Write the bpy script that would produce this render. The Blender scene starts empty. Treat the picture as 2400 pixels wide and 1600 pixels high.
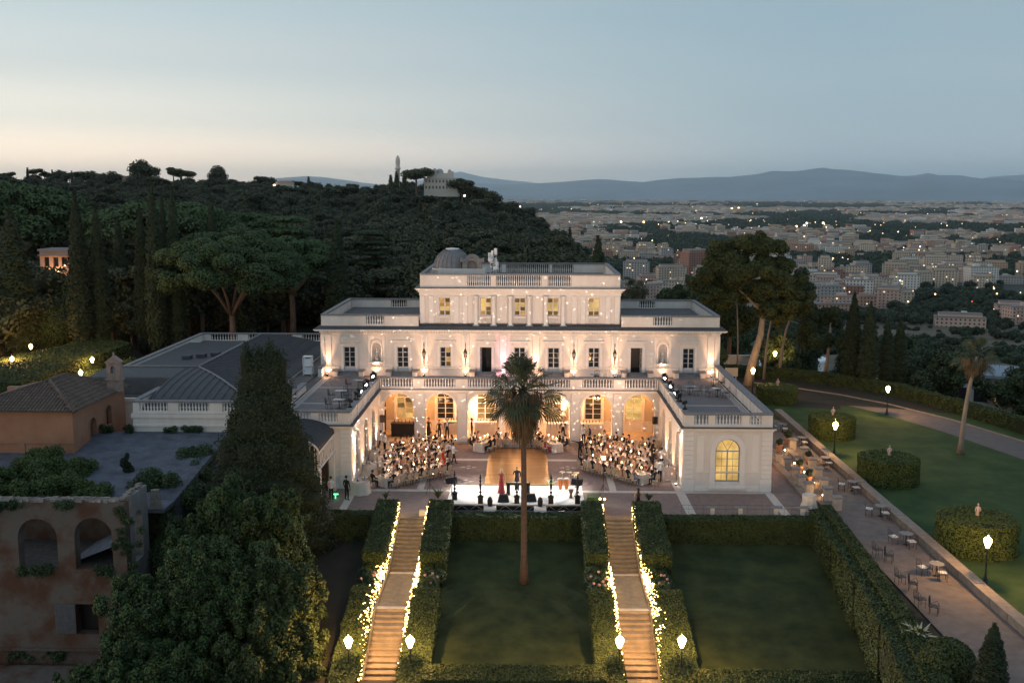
import bpy, math, random
import numpy as np
from mathutils import Matrix, Vector, noise
R = math.radians
sc = bpy.context.scene
COL = sc.collection
rng = random.Random(7)
NR = np.random.RandomState(11)

# ---------------------------------------------------------------- camera
_yaw, _pitch, _roll = R(0.95), R(8.16), R(0.15)
_f = Vector((-math.sin(_yaw)*math.cos(_pitch), math.cos(_yaw)*math.cos(_pitch), -math.sin(_pitch)))
_r = Vector((math.cos(_yaw), math.sin(_yaw), 0)); _u = _r.cross(_f)
_R = math.cos(_roll)*_r + math.sin(_roll)*_u
_U = math.cos(_roll)*_u - math.sin(_roll)*_r
CAMP = Vector((0.85, -73.1, 21.5))
cd = bpy.data.cameras.new('camera'); cd.lens = 36; cd.sensor_width = 36; cd.clip_start = 0.5; cd.clip_end = 150000
cam = bpy.data.objects.new('camera', cd); COL.objects.link(cam)
cam.matrix_world = Matrix(((_R.x, _U.x, -_f.x, CAMP.x), (_R.y, _U.y, -_f.y, CAMP.y), (_R.z, _U.z, -_f.z, CAMP.z), (0, 0, 0, 1)))
sc.camera = cam
def proj(p):
    v = Vector(p)-CAMP; z = v.dot(_f)
    return (1200+2400*v.dot(_R)/z, 800-2400*v.dot(_U)/z) if z > 0 else (1e9, 1e9)
def inview(p, m=60):
    x, y = proj(p); return -m < x < 2400+m and -m < y < 1600+m

# ---------------------------------------------------------------- world: dusk sky
world = bpy.data.worlds.new('World'); sc.world = world; world.use_nodes = True
nt = world.node_tree; N = nt.nodes; L = nt.links
def srgb(c):
    return tuple(((x/255)/12.92 if x/255 <= .04045 else ((x/255+.055)/1.055)**2.4) for x in c)
def wnode(t, **k):
    n = N.new(t)
    for a, b in k.items(): setattr(n, a, b)
    return n
bg = N['Background']
tc = wnode('ShaderNodeTexCoord'); sep = wnode('ShaderNodeSeparateXYZ'); L.new(tc.outputs['Generated'], sep.inputs[0])
def ramp(stops):
    r = wnode('ShaderNodeValToRGB'); cr = r.color_ramp; cr.interpolation = 'EASE'
    cr.elements[0].position = stops[0][0]; cr.elements[0].color = (*srgb(stops[0][1]), 1)
    cr.elements[1].position = stops[-1][0]; cr.elements[1].color = (*srgb(stops[-1][1]), 1)
    for p, c in stops[1:-1]:
        e = cr.elements.new(p); e.color = (*srgb(c), 1)
    L.new(mr.outputs[0], r.inputs[0]); return r
mr = wnode('ShaderNodeMath', operation='MULTIPLY_ADD'); L.new(sep.outputs['Z'], mr.inputs[0]); mr.inputs[1].default_value = 0.5; mr.inputs[2].default_value = 0.5
# position p = .5 + z/2
left = ramp([(0.40, (60, 58, 55)), (0.496, (398, 342, 280)), (0.512, (372, 330, 282)), (0.535, (272, 265, 248)), (0.56, (226, 232, 230)), (0.59, (200, 218, 223)), (0.75, (168, 188, 206)), (1.0, (158, 178, 200))])
right = ramp([(0.40, (48, 52, 56)), (0.496, (214, 228, 233)), (0.512, (190, 208, 216)), (0.545, (168, 191, 201)), (0.59, (154, 181, 195)), (0.75, (146, 170, 194)), (1.0, (158, 178, 200))])
norm = wnode('ShaderNodeVectorMath', operation='DOT_PRODUCT'); L.new(tc.outputs['Generated'], norm.inputs[0])
sdir = Vector((-math.sin(R(88)), math.cos(R(88)), 0)); norm.inputs[1].default_value = sdir
fm = wnode('ShaderNodeMapRange', interpolation_type='SMOOTHSTEP'); L.new(norm.outputs['Value'], fm.inputs[0])
fm.inputs[1].default_value = -0.30; fm.inputs[2].default_value = 0.62; fm.inputs[3].default_value = 0; fm.inputs[4].default_value = 1
mx = wnode('ShaderNodeMix', data_type='RGBA'); L.new(fm.outputs[0], mx.inputs[0]); L.new(right.outputs[0], mx.inputs[6]); L.new(left.outputs[0], mx.inputs[7])
# faint high cloud streaks
mpn = wnode('ShaderNodeMapping'); L.new(tc.outputs['Generated'], mpn.inputs[0]); mpn.inputs['Scale'].default_value = (2.2, 2.2, 14)
cn = wnode('ShaderNodeTexNoise'); cn.inputs['Scale'].default_value = 1.4; cn.inputs['Detail'].default_value = 6; L.new(mpn.outputs[0], cn.inputs[0])
cm = wnode('ShaderNodeMapRange'); L.new(cn.outputs[0], cm.inputs[0]); cm.inputs[1].default_value = .45; cm.inputs[2].default_value = .8; cm.inputs[3].default_value = 0; cm.inputs[4].default_value = .12
mx2 = wnode('ShaderNodeMix', data_type='RGBA'); L.new(cm.outputs[0], mx2.inputs[0]); L.new(mx.outputs[2], mx2.inputs[6]); mx2.inputs[7].default_value = (*srgb((214, 206, 200)), 1)
# a little of the physical twilight sky mixed in
sky = wnode('ShaderNodeTexSky'); sky.sky_type = 'NISHITA'; sky.sun_disc = False; sky.sun_elevation = R(-1); sky.sun_rotation = R(-88)
adds = wnode('ShaderNodeMix', data_type='RGBA', blend_type='ADD'); adds.inputs[0].default_value = 0.03
L.new(mx2.outputs[2], adds.inputs[6]); L.new(sky.outputs[0], adds.inputs[7])
L.new(adds.outputs[2], bg.inputs[0]); bg.inputs[1].default_value = 1.0

# last light of the sunken sun: very weak, very soft
sl = bpy.data.lights.new('sun', 'SUN'); sl.energy = 0.6; sl.angle = R(40); sl.color = (1, .66, .44)
so = bpy.data.objects.new('sun', sl); COL.objects.link(so)
so.rotation_euler = (-sdir - Vector((0, 0, .22))).to_track_quat('-Z', 'Y').to_euler()
vs = sc.view_settings; vs.view_transform = 'Standard'; vs.look = 'None'; vs.exposure = 0.0; vs.gamma = 1
try: vs.use_curve_mapping = False
except Exception: pass
sc.render.engine = 'CYCLES'
cy = sc.cycles; cy.use_denoising = True; cy.max_bounces = 5; cy.diffuse_bounces = 3; cy.glossy_bounces = 2; cy.transmission_bounces = 3
cy.volume_bounces = 1; cy.sample_clamp_indirect = 3.0; cy.caustics_reflective = False; cy.caustics_refractive = False
cy.use_light_tree = True

# ---------------------------------------------------------------- helpers
ORD = ['first','second','third','fourth','fifth','sixth','seventh','eighth','ninth','tenth','eleventh','twelfth','thirteenth','fourteenth','fifteenth','sixteenth','seventeenth','eighteenth','nineteenth']
TENS = ['','','twenty','thirty','forty','fifty','sixty','seventy','eighty','ninety']
TENTH = ['','','twentieth','thirtieth','fortieth','fiftieth','sixtieth','seventieth','eightieth','ninetieth']
def ordw(n):                       # 1-based
    if n < 20: return ORD[n-1]
    t, u = divmod(n, 10)
    if t >= 10: return 'hundred-and-'+ordw(n-100) if n > 100 else 'hundredth'
    return TENTH[t] if u == 0 else TENS[t]+'-'+ORD[u-1]
def props(o, label=None, cat=None, group=None, kind=None):
    if label: o['label'] = label
    if cat: o['category'] = cat
    if group: o['group'] = group
    if kind: o['kind'] = kind
    return o
def thing(name, label, cat, loc=(0, 0, 0), rz=0, group=None):
    o = bpy.data.objects.new(name, None); COL.objects.link(o)
    o.location = loc; o.rotation_euler = (0, 0, rz); o.empty_display_size = .2
    return props(o, label, cat, group)
def link(name, me, parent=None, loc=(0, 0, 0), rz=0, sc_=None):
    o = bpy.data.objects.new(name, me); COL.objects.link(o); o.location = loc; o.rotation_euler = (0, 0, rz)
    if sc_: o.scale = sc_ if hasattr(sc_, '__len__') else (sc_,)*3
    if parent: o.parent = parent
    return o
def copy_tree(o, loc=None, rz=None, label=None, scale=None, group=None, _p=None):
    kids = list(o.children)
    c = o.copy(); COL.objects.link(c)
    if _p is not None: c.parent = _p
    if loc is not None: c.location = loc
    if rz is not None: c.rotation_euler = (0, 0, rz)
    if scale is not None: c.scale = scale if hasattr(scale, '__len__') else (scale,)*3
    if label: c['label'] = label
    if group: c['group'] = group
    for k in kids: copy_tree(k, _p=c)
    return c
class MB:
    def __init__(s, T=None): s.v = []; s.f = []; s.m = []; s.T = T; s.sm = []
    def add(s, vs_, fs, mi=0, smooth=False):
        b = len(s.v)
        if s.T: vs_ = [s.T(*p) for p in vs_]
        s.v.extend([tuple(p) for p in vs_]); s.f.extend([tuple(b+i for i in f) for f in fs]); s.m.extend([mi]*len(fs)); s.sm.extend([smooth]*len(fs))
    def box(s, x0, x1, y0, y1, z0, z1, mi=0):
        s.add([(x0,y0,z0),(x1,y0,z0),(x1,y1,z0),(x0,y1,z0),(x0,y0,z1),(x1,y0,z1),(x1,y1,z1),(x0,y1,z1)],
              [(0,3,2,1),(4,5,6,7),(0,1,5,4),(1,2,6,5),(2,3,7,6),(3,0,4,7)], mi)
    def cbox(s, cx, cy_, z0, w, d, h, rz=0, mi=0, taper=1.0):
        c, n = math.cos(rz), math.sin(rz); P = []
        for z, k in ((z0, 1), (z0+h, taper)):
            for a, b in ((-1,-1),(1,-1),(1,1),(-1,1)):
                x, y = a*w/2*k, b*d/2*k; P.append((cx+x*c-y*n, cy_+x*n+y*c, z))
        s.add(P, [(0,3,2,1),(4,5,6,7),(0,1,5,4),(1,2,6,5),(2,3,7,6),(3,0,4,7)], mi)
    def frustum(s, x0, x1, y0, y1, z0, X0, X1, Y0, Y1, z1, mi=0):
        s.add([(x0,y0,z0),(x1,y0,z0),(x1,y1,z0),(x0,y1,z0),(X0,Y0,z1),(X1,Y0,z1),(X1,Y1,z1),(X0,Y1,z1)],
              [(0,3,2,1),(4,5,6,7),(0,1,5,4),(1,2,6,5),(2,3,7,6),(3,0,4,7)], mi)
    def lathe(s, cx, cy_, prof, n=8, mi=0, smooth=True, a0=0, capb=False, capt=True):
        P = []; F = []
        for r, z in prof:
            for k in range(n):
                a = a0+2*math.pi*k/n; P.append((cx+r*math.cos(a), cy_+r*math.sin(a), z))
        m = len(prof)
        for i in range(m-1):
            for k in range(n):
                k2 = (k+1) % n; F.append((i*n+k, i*n+k2, (i+1)*n+k2, (i+1)*n+k))
        if capt: F.append(tuple((m-1)*n+k for k in range(n)))
        if capb: F.append(tuple(n-1-k for k in range(n)))
        s.add(P, F, mi, smooth)
    def tube(s, pts, rad, n=6, mi=0, smooth=True):
        pts = [Vector(p) for p in pts]
        if not hasattr(rad, '__len__'): rad = [rad]*len(pts)
        P = []; F = []
        for i, p in enumerate(pts):
            d = (pts[min(i+1, len(pts)-1)]-pts[max(i-1, 0)]).normalized()
            a = d.cross(Vector((0, 1, 0))) if abs(d.y) < .9 else d.cross(Vector((1, 0, 0)))
            a.normalize(); b = d.cross(a)
            for k in range(n):
                t = 2*math.pi*k/n; P.append(tuple(p+(a*math.cos(t)+b*math.sin(t))*rad[i]))
        for i in range(len(pts)-1):
            for k in range(n):
                k2 = (k+1) % n; F.append((i*n+k, (i+1)*n+k, (i+1)*n+k2, i*n+k2))
        F.append(tuple(range(n))); F.append(tuple((len(pts)-1)*n+n-1-k for k in range(n)))
        s.add(P, F, mi, smooth)
    def ball(s, cx, cy_, cz, rx, ry=None, rz=None, n=8, m=6, mi=0):
        ry = ry or rx; rz = rz or rx
        P = [(cx, cy_, cz-rz)]; F = []
        for i in range(1, m):
            t = -math.pi/2+math.pi*i/m
            for k in range(n):
                a = 2*math.pi*k/n; P.append((cx+rx*math.cos(t)*math.cos(a), cy_+ry*math.cos(t)*math.sin(a), cz+rz*math.sin(t)))
        P.append((cx, cy_, cz+rz))
        for k in range(n):
            k2 = (k+1) % n; F.append((0, 1+k2, 1+k)); F.append((len(P)-1, 1+(m-2)*n+k, 1+(m-2)*n+k2))
            for i in range(m-2): F.append((1+i*n+k, 1+i*n+k2, 1+(i+1)*n+k2, 1+(i+1)*n+k))
        s.add(P, F, mi, True)
    def wall(s, x0, x1, z0, z1, t, ops=(), mi=0, mr_=None, seg=10):
        """front face y=0, back y=t; openings (cx, w, zb, zt, arch)"""
        mr_ = mi if mr_ is None else mr_
        ops = sorted(ops, key=lambda o: o[0]); x = x0
        def q(a, b, c, d, m=mi): s.add([a, b, c, d], [(0, 1, 2, 3)], m)
        def col(xa, xb, za0, za1, zb0, zb1):      # rectangle between heights za (at xa) and zb (at xb)
            if max(za1-za0, zb1-zb0) < 1e-4: return
            q((xa,0,za0),(xb,0,zb0),(xb,0,zb1),(xa,0,za1)); q((xb,t,zb0),(xa,t,za0),(xa,t,za1),(xb,t,zb1))
        for cx, w, zb, zt, arch in ops:
            l, r = cx-w/2, cx+w/2
            if l > x+1e-4: col(x, l, z0, z1, z0, z1)
            if zb > z0+1e-4:
                col(l, r, z0, zb, z0, zb); q((l,0,zb),(r,0,zb),(r,t,zb),(l,t,zb), mr_)
            if arch:
                zs = zt-w/2; pts = [(cx-w/2*math.cos(math.pi*k/seg), zs+w/2*math.sin(math.pi*k/seg)) for k in range(seg+1)]
                for (xa, za), (xb, zb_) in zip(pts, pts[1:]):
                    col(xa, xb, za, z1, zb_, z1); q((xa,0,za),(xa,t,za),(xb,t,zb_),(xb,0,zb_), mr_)
            else:
                zs = zt; col(l, r, zt, z1, zt, z1); q((l,0,zt),(l,t,zt),(r,t,zt),(r,0,zt), mr_)
            q((l,0,zb),(l,t,zb),(l,t,zs),(l,0,zs), mr_); q((r,0,zb),(r,0,zs),(r,t,zs),(r,t,zb), mr_)
            x = r
        if x < x1-1e-4: col(x, x1, z0, z1, z0, z1)
        q((x0,0,z1),(x1,0,z1),(x1,t,z1),(x0,t,z1)); q((x0,0,z0),(x0,0,z1),(x0,t,z1),(x0,t,z0)); q((x1,0,z0),(x1,t,z0),(x1,t,z1),(x1,0,z1))
    def mesh(s, name, mats):
        me = bpy.data.meshes.new(name); me.from_pydata(s.v, [], s.f)
        for m in (mats if isinstance(mats, (list, tuple)) else [mats]): me.materials.append(m)
        me.polygons.foreach_set('material_index', s.m); me.polygons.foreach_set('use_smooth', s.sm); me.update()
        return me
    def obj(s, name, mats, parent=None, loc=(0, 0, 0), rz=0):
        return link(name, s.mesh(name, mats), parent, loc, rz)
def npmesh(name, V, Fq, mats, mi=None, smooth=False):
    """V (n,3) float, Fq (m,4) int"""
    me = bpy.data.meshes.new(name); me.vertices.add(len(V)); me.vertices.foreach_set('co', np.asarray(V, np.float32).ravel())
    k = Fq.shape[1]; me.loops.add(Fq.size); me.loops.foreach_set('vertex_index', Fq.astype(np.int32).ravel())
    me.polygons.add(len(Fq)); me.polygons.foreach_set('loop_start', np.arange(0, Fq.size, k, dtype=np.int32))
    try: me.polygons.foreach_set('loop_total', np.full(len(Fq), k, np.int32))
    except Exception: pass
    for m in (mats if isinstance(mats, (list, tuple)) else [mats]): me.materials.append(m)
    if mi is not None: me.polygons.foreach_set('material_index', np.asarray(mi, np.int32))
    me.polygons.foreach_set('use_smooth', np.full(len(Fq), smooth)); me.update(calc_edges=True); me.validate(); return me

# ---------------------------------------------------------------- materials
def mat(name, col, rough=.8, var=.25, scale=3.0, bump=.0, bscale=20, metal=0, col2=None, spec=.3, detail=5, obj=True, emit=None, es=0, sampling=None, stretch=None, randv=0, sharp=None):
    m = bpy.data.materials.new(name); m.use_nodes = True; t = m.node_tree; b = t.nodes['Principled BSDF']
    b.inputs['Roughness'].default_value = rough; b.inputs['Metallic'].default_value = metal; b.inputs['Specular IOR Level'].default_value = spec
    if emit is not None:
        b.inputs['Emission Color'].default_value = (*emit, 1); b.inputs['Emission Strength'].default_value = es
        if sampling: m.cycles.emission_sampling = sampling
    tcn = t.nodes.new('ShaderNodeTexCoord'); src = tcn.outputs['Object' if obj else 'Generated']
    if stretch:
        mp = t.nodes.new('ShaderNodeMapping'); mp.inputs['Scale'].default_value = stretch; t.links.new(src, mp.inputs[0]); src = mp.outputs[0]
    if var > 0:
        n = t.nodes.new('ShaderNodeTexNoise'); n.inputs['Scale'].default_value = scale; n.inputs['Detail'].default_value = detail; n.inputs['Roughness'].default_value = .62
        t.links.new(src, n.inputs[0])
        mxn = t.nodes.new('ShaderNodeMix'); mxn.data_type = 'RGBA'
        mp2 = t.nodes.new('ShaderNodeMapRange'); mp2.inputs[1].default_value, mp2.inputs[2].default_value = sharp or (.3, .7); t.links.new(n.outputs[0], mp2.inputs[0]); t.links.new(mp2.outputs[0], mxn.inputs[0])
        c2 = col2 or tuple(c*(1+var) for c in col); c1 = col if col2 else tuple(c*(1-var) for c in col)
        mxn.inputs[6].default_value = (*c1, 1); mxn.inputs[7].default_value = (*c2, 1); out = mxn.outputs[2]
        if randv:
            oi = t.nodes.new('ShaderNodeObjectInfo'); hs = t.nodes.new('ShaderNodeHueSaturation'); mp3 = t.nodes.new('ShaderNodeMapRange')
            mp3.inputs[3].default_value = 1-randv; mp3.inputs[4].default_value = 1+randv; t.links.new(oi.outputs['Random'], mp3.inputs[0]); t.links.new(mp3.outputs[0], hs.inputs['Value']); t.links.new(out, hs.inputs['Color']); out = hs.outputs[0]
        t.links.new(out, b.inputs['Base Color'])
    else: b.inputs['Base Color'].default_value = (*col, 1)
    if bump > 0:
        n2 = t.nodes.new('ShaderNodeTexNoise'); n2.inputs['Scale'].default_value = bscale; n2.inputs['Detail'].default_value = 4; t.links.new(src, n2.inputs[0])
        bp = t.nodes.new('ShaderNodeBump'); bp.inputs['Strength'].default_value = bump; bp.inputs['Distance'].default_value = .05
        t.links.new(n2.outputs[0], bp.inputs['Height']); t.links.new(bp.outputs[0], b.inputs['Normal'])
    return m
def emis(name, col, s, sampling=None, tex=0):
    m = bpy.data.materials.new(name); m.use_nodes = True; t = m.node_tree; t.nodes.clear()
    e = t.nodes.new('ShaderNodeEmission'); e.inputs[0].default_value = (*col, 1); e.inputs[1].default_value = s
    o = t.nodes.new('ShaderNodeOutputMaterial'); t.links.new(e.outputs[0], o.inputs[0])
    if tex:
        tcn = t.nodes.new('ShaderNodeTexCoord'); n = t.nodes.new('ShaderNodeTexNoise'); n.inputs['Scale'].default_value = tex; n.inputs['Detail'].default_value = 3; t.links.new(tcn.outputs['Object'], n.inputs[0])
        m_ = t.nodes.new('ShaderNodeMapRange'); m_.inputs[1].default_value = .35; m_.inputs[2].default_value = .68; m_.inputs[3].default_value = s*.62; m_.inputs[4].default_value = s*1.22; t.links.new(n.outputs[0], m_.inputs[0]); t.links.new(m_.outputs[0], e.inputs[1])
    if sampling: m.cycles.emission_sampling = sampling
    return m
M = dict(
 stucco=mat('white_stucco', (.72, .655, .59), .85, .11, .8, .15, 14, stretch=(1, 1, .3), detail=8),
 stucco_t=mat('trim_stucco', (.78, .725, .665), .8, .05, 2, .1, 20),
 stone=mat('travertine', (.60, .56, .50), .7, .14, 4, .2, 20),
 cap=mat('grey_coping', (.20, .195, .195), .8, .22, 3, .2, 14),
 slate=mat('dark_flashing', (.065, .065, .07), .6, .25, 4),
 roof=mat('flat_roof_felt', (.10, .095, .092), .9, .28, 1.2, .2, 9),
 lead=mat('weathered_lead', (.052, .052, .054), .6, .30, 1.6, .2, 8),
 paver=mat('court_paving', (.205, .148, .130), .8, .18, 2.2, .25, 25),
 paver_l=mat('pale_paving', (.50, .44, .38), .75, .12, 3, .15, 20),
 tile=mat('terrace_tile', (.175, .150, .140), .8, .16, 2.5, .2, 20),
 gravel=mat('drive_gravel', (.165, .135, .12), .95, .22, 1.3, .35, 60),
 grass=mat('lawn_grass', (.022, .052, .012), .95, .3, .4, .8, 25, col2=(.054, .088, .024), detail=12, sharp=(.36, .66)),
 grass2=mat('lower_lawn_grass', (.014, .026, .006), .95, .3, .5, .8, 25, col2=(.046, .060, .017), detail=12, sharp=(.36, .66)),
 soil=mat('dark_soil', (.028, .026, .018), .95, .3, .5, .4, 10),
 hedge=mat('hedge_leaves', (.027, .047, .012), .7, .35, 1.8, 0, col2=(.060, .084, .023)),
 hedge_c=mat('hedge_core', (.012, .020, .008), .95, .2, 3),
 leaf=mat('tree_leaves', (.027, .052, .021), .7, .4, .9, 0, col2=(.056, .086, .034), randv=.25),
 leafy=mat('fresh_leaves', (.042, .078, .020), .65, .4, 1.6, 0, col2=(.085, .120, .032), randv=.2),
 cyp=mat('cypress_leaves', (.018, .030, .014), .8, .35, 1.2, 0, col2=(.034, .050, .022), randv=.25),
 wood_far=mat('wood_leaves', (.034, .046, .024), .85, .4, .03, 0, col2=(.120, .120, .060), detail=3),
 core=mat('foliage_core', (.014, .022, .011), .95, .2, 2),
 pine=mat('pine_needles', (.045, .082, .030), .75, .4, .7, 0, col2=(.085, .125, .045)),
 bark=mat('bark', (.15, .10, .075), .9, .3, 3, .6, 9, stretch=(1, 1, .25)),
 bark_d=mat('palm_bark', (.085, .062, .050), .95, .25, 3, .5, 9, stretch=(1, 1, 2.5)),
 bark_p=mat('pale_bark', (.26, .21, .17), .9, .25, 3, .5, 9, stretch=(1, 1, .3)),
 frond=mat('palm_frond', (.034, .050, .020), .6, .4, 3, 0, col2=(.082, .090, .042)),
 frond_d=mat('dead_frond', (.115, .085, .050), .9, .35, 2, 0),
 black=mat('black_paint', (.010, .010, .011), .45, 0), iron=mat('wrought_iron', (.022, .022, .024), .5, 0),
 wglass=mat('dark_glass', (.018, .022, .028), .08, 0, spec=.6),
 wframe=mat('white_joinery', (.62, .60, .57), .5, 0),
 blue_frame=mat('grey_blue_joinery', (.30, .33, .35), .5, 0),
 terra=mat('orange_plaster', (.30, .145, .085), .9, .18, .8, .25, 6, col2=(.37, .20, .125)),
 terra2=mat('peeling_plaster', (.088, .044, .028), .95, .5, .55, 1.0, 3, col2=(.115, .100, .086), detail=10, sharp=(.40, .58)),
 pantile=mat('clay_pantile', (.125, .092, .072), .9, .3, 2.2, .2, 10, randv=.2),
 clay=mat('terracotta_pot', (.42, .19, .11), .8, .15, 5), rubble=mat('rubble_stone', (.20, .175, .15), .95, .3, 6, .4, 12, randv=.25),
 linen=mat('white_linen', (.62, .55, .47), .85, .05, 4, .1, 8), linen_p=mat('blush_linen', (.72, .56, .48), .85, .05, 4),
 cane=mat('cane_and_pale_wood', (.46, .31, .19), .6, .12, 6), seatpad=mat('cream_seat_pad', (.62, .54, .43), .85, 0),
 plate=mat('porcelain', (.50, .46, .40), .3, 0), flow=mat('pale_flowers', (.52, .40, .29), .8, .3, 30), green=mat('table_greenery', (.10, .15, .05), .8, .3, 20),
 floorw=mat('amber_dance_floor', (.20, .085, .030), .32, .4, .9, 0, col2=(.36, .18, .062), stretch=(.35, 2.4, 1), detail=8),
 stage=mat('white_stage_deck', (.80, .78, .74), .6, .03, 2), skin=mat('skin', (.48, .28, .20), .6, 0),
 hair_d=mat('dark_hair', (.020, .013, .010), .6, 0), hair_b=mat('blond_hair', (.42, .28, .13), .6, 0), hair_g=mat('grey_hair', (.30, .29, .28), .6, 0),
 suit=mat('black_dinner_suit', (.012, .012, .015), .75, 0), navy=mat('navy_suit', (.018, .026, .05), .75, 0), shirt=mat('white_shirt', (.72, .71, .70), .8, 0),
 red=mat('red_dress', (.50, .018, .012), .6, 0), crim=mat('crimson_sequins', (.32, .04, .045), .4, .3, 30), pink=mat('blush_dress', (.55, .30, .24), .7, 0), teal=mat('slate_dress', (.13, .15, .19), .7, 0),
 gold=mat('champagne_dress', (.52, .40, .26), .6, 0), green_d=mat('olive_dress', (.12, .13, .07), .7, 0), rust=mat('rust_dress', (.30, .10, .05), .7, 0),
 steel=mat('brushed_steel', (.38, .38, .38), .4, 0, metal=.7), white=mat('white_enamel', (.72, .73, .73), .4, 0), conga=mat('orange_lacquer', (.62, .20, .05), .35, .1, 5),
 wood=mat('brown_wood', (.14, .075, .04), .6, .25, 6), statue=mat('statue_marble', (.48, .36, .30), .8, .15, 8),
 cushion=mat('white_cushion', (.70, .67, .62), .85, 0), glasst=mat('glass_table_top', (.30, .38, .42), .1, 0, spec=.8),
 curtain=mat('cream_wall_inside', (.62, .50, .36), .85, .08, 3), waxw=mat('candle_wax', (.8, .75, .65), .5, 0),
 kerb=mat('stone_kerb', (.24, .195, .16), .85, .2, 2.5, .3, 15), asphalt=mat('side_road', (.135, .115, .105), .9, .15, 1.5, .2, 30),
 dome=mat('pale_observatory', (.55, .51, .44), .8, .08, .1),
 lampglow=emis('lantern_glow', (1, .66, .28), 26), bulb=emis('fairy_bulb', (1, .64, .22), 15, 'NONE'), flame=emis('candle_flame', (1, .62, .26), 18, 'NONE'),
 lit_y=emis('lit_window_yellow', (1, .62, .19), .85, None, .8), lit_o=emis('lit_window_amber', (1, .52, .16), .6, None, .9), lit_d=emis('dim_window', (.75, .42, .13), .26, None, 1),
 spotlens=emis('spotlight_lens', (1, .97, .92), 30, 'NONE'), uplens=emis('uplight_lens', (1, .80, .55), 25, 'NONE'), greenl=emis('exit_sign_green', (.15, 1, .45), 2.5),
)
def light(name, kind, loc, power, col=(1, .75, .5), aim=None, angle=60, blend=.6, radius=.1, parent=None, size=None):
    l = bpy.data.lights.new(name, kind); l.energy = power; l.color = col
    if kind == 'SPOT': l.spot_size = R(angle); l.spot_blend = blend
    if kind in ('SPOT', 'POINT'): l.shadow_soft_size = radius
    if kind == 'AREA':
        l.shape = 'RECTANGLE'; l.size, l.size_y = size
    o = bpy.data.objects.new(name, l); COL.objects.link(o); o.location = loc
    if aim is not None: o.rotation_euler = (Vector(aim)-Vector(loc)).to_track_quat('-Z', 'Y').to_euler()
    if parent:
        o.parent = parent; o.matrix_parent_inverse = Matrix.Translation(-Vector(parent.location))
    return o
# ================================================================ the ground
def lerp_pts(x, P):
    return float(np.interp(x, [p[0] for p in P], [p[1] for p in P]))
SKY = [(-400, 412), (0, 418), (200, 424), (300, 426), (600, 428), (700, 436), (850, 440), (900, 428), (1000, 435), (1080, 440), (1130, 455), (1180, 478), (1230, 500), (1280, 548), (1340, 600), (1400, 640), (1500, 700)]
D0 = [(-60, 140), (8, 138), (14.5, 123), (20, 117), (26, 103), (32, 96), (60, 90)]
RP = [(0, 0), (10, -2.5), (30, -7), (80, -15), (180, -28), (480, -62), (900, -95), (1e6, -95)]
def lawn_z(y): return -1.3 + (y+4.9)*(2/17.)
def ground_z(x, y):
    dx, dy = x-CAMP.x, y-CAMP.y; D = math.hypot(dx, dy); az = math.degrees(math.atan2(dx, dy))
    if D < 96 or (D < 110 and abs(az) > 0 and y < 30):
        if y > 1.0: return -.06
        if x > 19.6: return -.06
        if x < -13: return -.06 if y > -.2 else max(-7.0, -.06+(y+.2)*1.2)
        return -.10 if y > -3 else lawn_z(y)-.6
    px = 1200+2400*math.tan(R(az+.95))
    w = min(1, max(0, (px-1330)/120.)); w = w*w*(3-2*w)
    right = lerp_pts(D-lerp_pts(az, D0)-2, RP) + (noise.noise(Vector((x*.01, y*.01, 3)))*min(6, max(0, D-150)*.03) if D < 900 else 0)
    ypx = lerp_pts(px, SKY); zr = 21.5 + (452-ypx)/2400.*700 - 9.5
    if D < 150: left_ = -.06
    else:
        left_ = lerp_pts(D, [(150, -.06), (200, 1.5), (400, 1.5+.25*zr), (560, .62*zr), (700, zr), (760, zr-1), (1000, -40), (1500, -95), (1e6, -95)])
        left_ += noise.noise(Vector((x*.012, y*.012, 0)))*min(3, (D-150)*.01)*(1 if D < 1100 else 0)
    return right*w+left_*(1-w)
def terrain():
    azs = np.arange(-48, 48.01, .5); ds = list(np.arange(18, 130, 2.0)); d = 130.
    while d < 62000: ds.append(d); d *= 1.055
    V = []; 
    for d in ds:
        for a in azs:
            x = CAMP.x+d*math.sin(R(a)); y = CAMP.y+d*math.cos(R(a)); V.append((x, y, ground_z(x, y)))
    n = len(azs); i, j = np.meshgrid(np.arange(len(ds)-1), np.arange(n-1), indexing='ij'); b = (i*n+j).ravel()
    F = np.stack([b, b+1, b+n+1, b+n], 1)
    dd = np.array(ds)[i.ravel()]; aa = azs[j.ravel()]; mi = np.where(dd > 1000, 1, np.where((dd > 495) & (dd < 640) & (aa > -6.5) & (aa < .4), 2, np.where((dd > 130) & (aa > 6), 2, 0)))
    F = F[:, ::-1]
    mtown = mat('town_ground', (.075, .070, .065), .95, .35, .004, 0, col2=(.030, .042, .024))
    me = npmesh('ground', V, F, [M['soil'], mtown, mat('dry_grass', (.060, .058, .036), .95, .4, .05, 0, col2=(.135, .105, .07))], mi, True)
    props(link('ground', me), kind='structure')
terrain()
def sheet(name, pts, z, m, th=None, zf=None, sub=None):
    """flat polygon (or thin slab of thickness th)"""
    b = MB(); n = len(pts)
    zz = (lambda p: zf(p[1])) if zf else (lambda p: z)
    V = [(p[0], p[1], zz(p)) for p in pts]; F = [tuple(range(n))]
    if th:
        V += [(p[0], p[1], zz(p)-th) for p in pts]; F += [(i, n+i, n+(i+1) % n, (i+1) % n) for i in range(n)]
    b.add(V, F); return b.obj(name, m)
def rect(x0, x1, y0, y1): return [(x0, y0), (x1, y0), (x1, y1), (x0, y1)]
S = lambda o: props(o, kind='structure')
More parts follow.
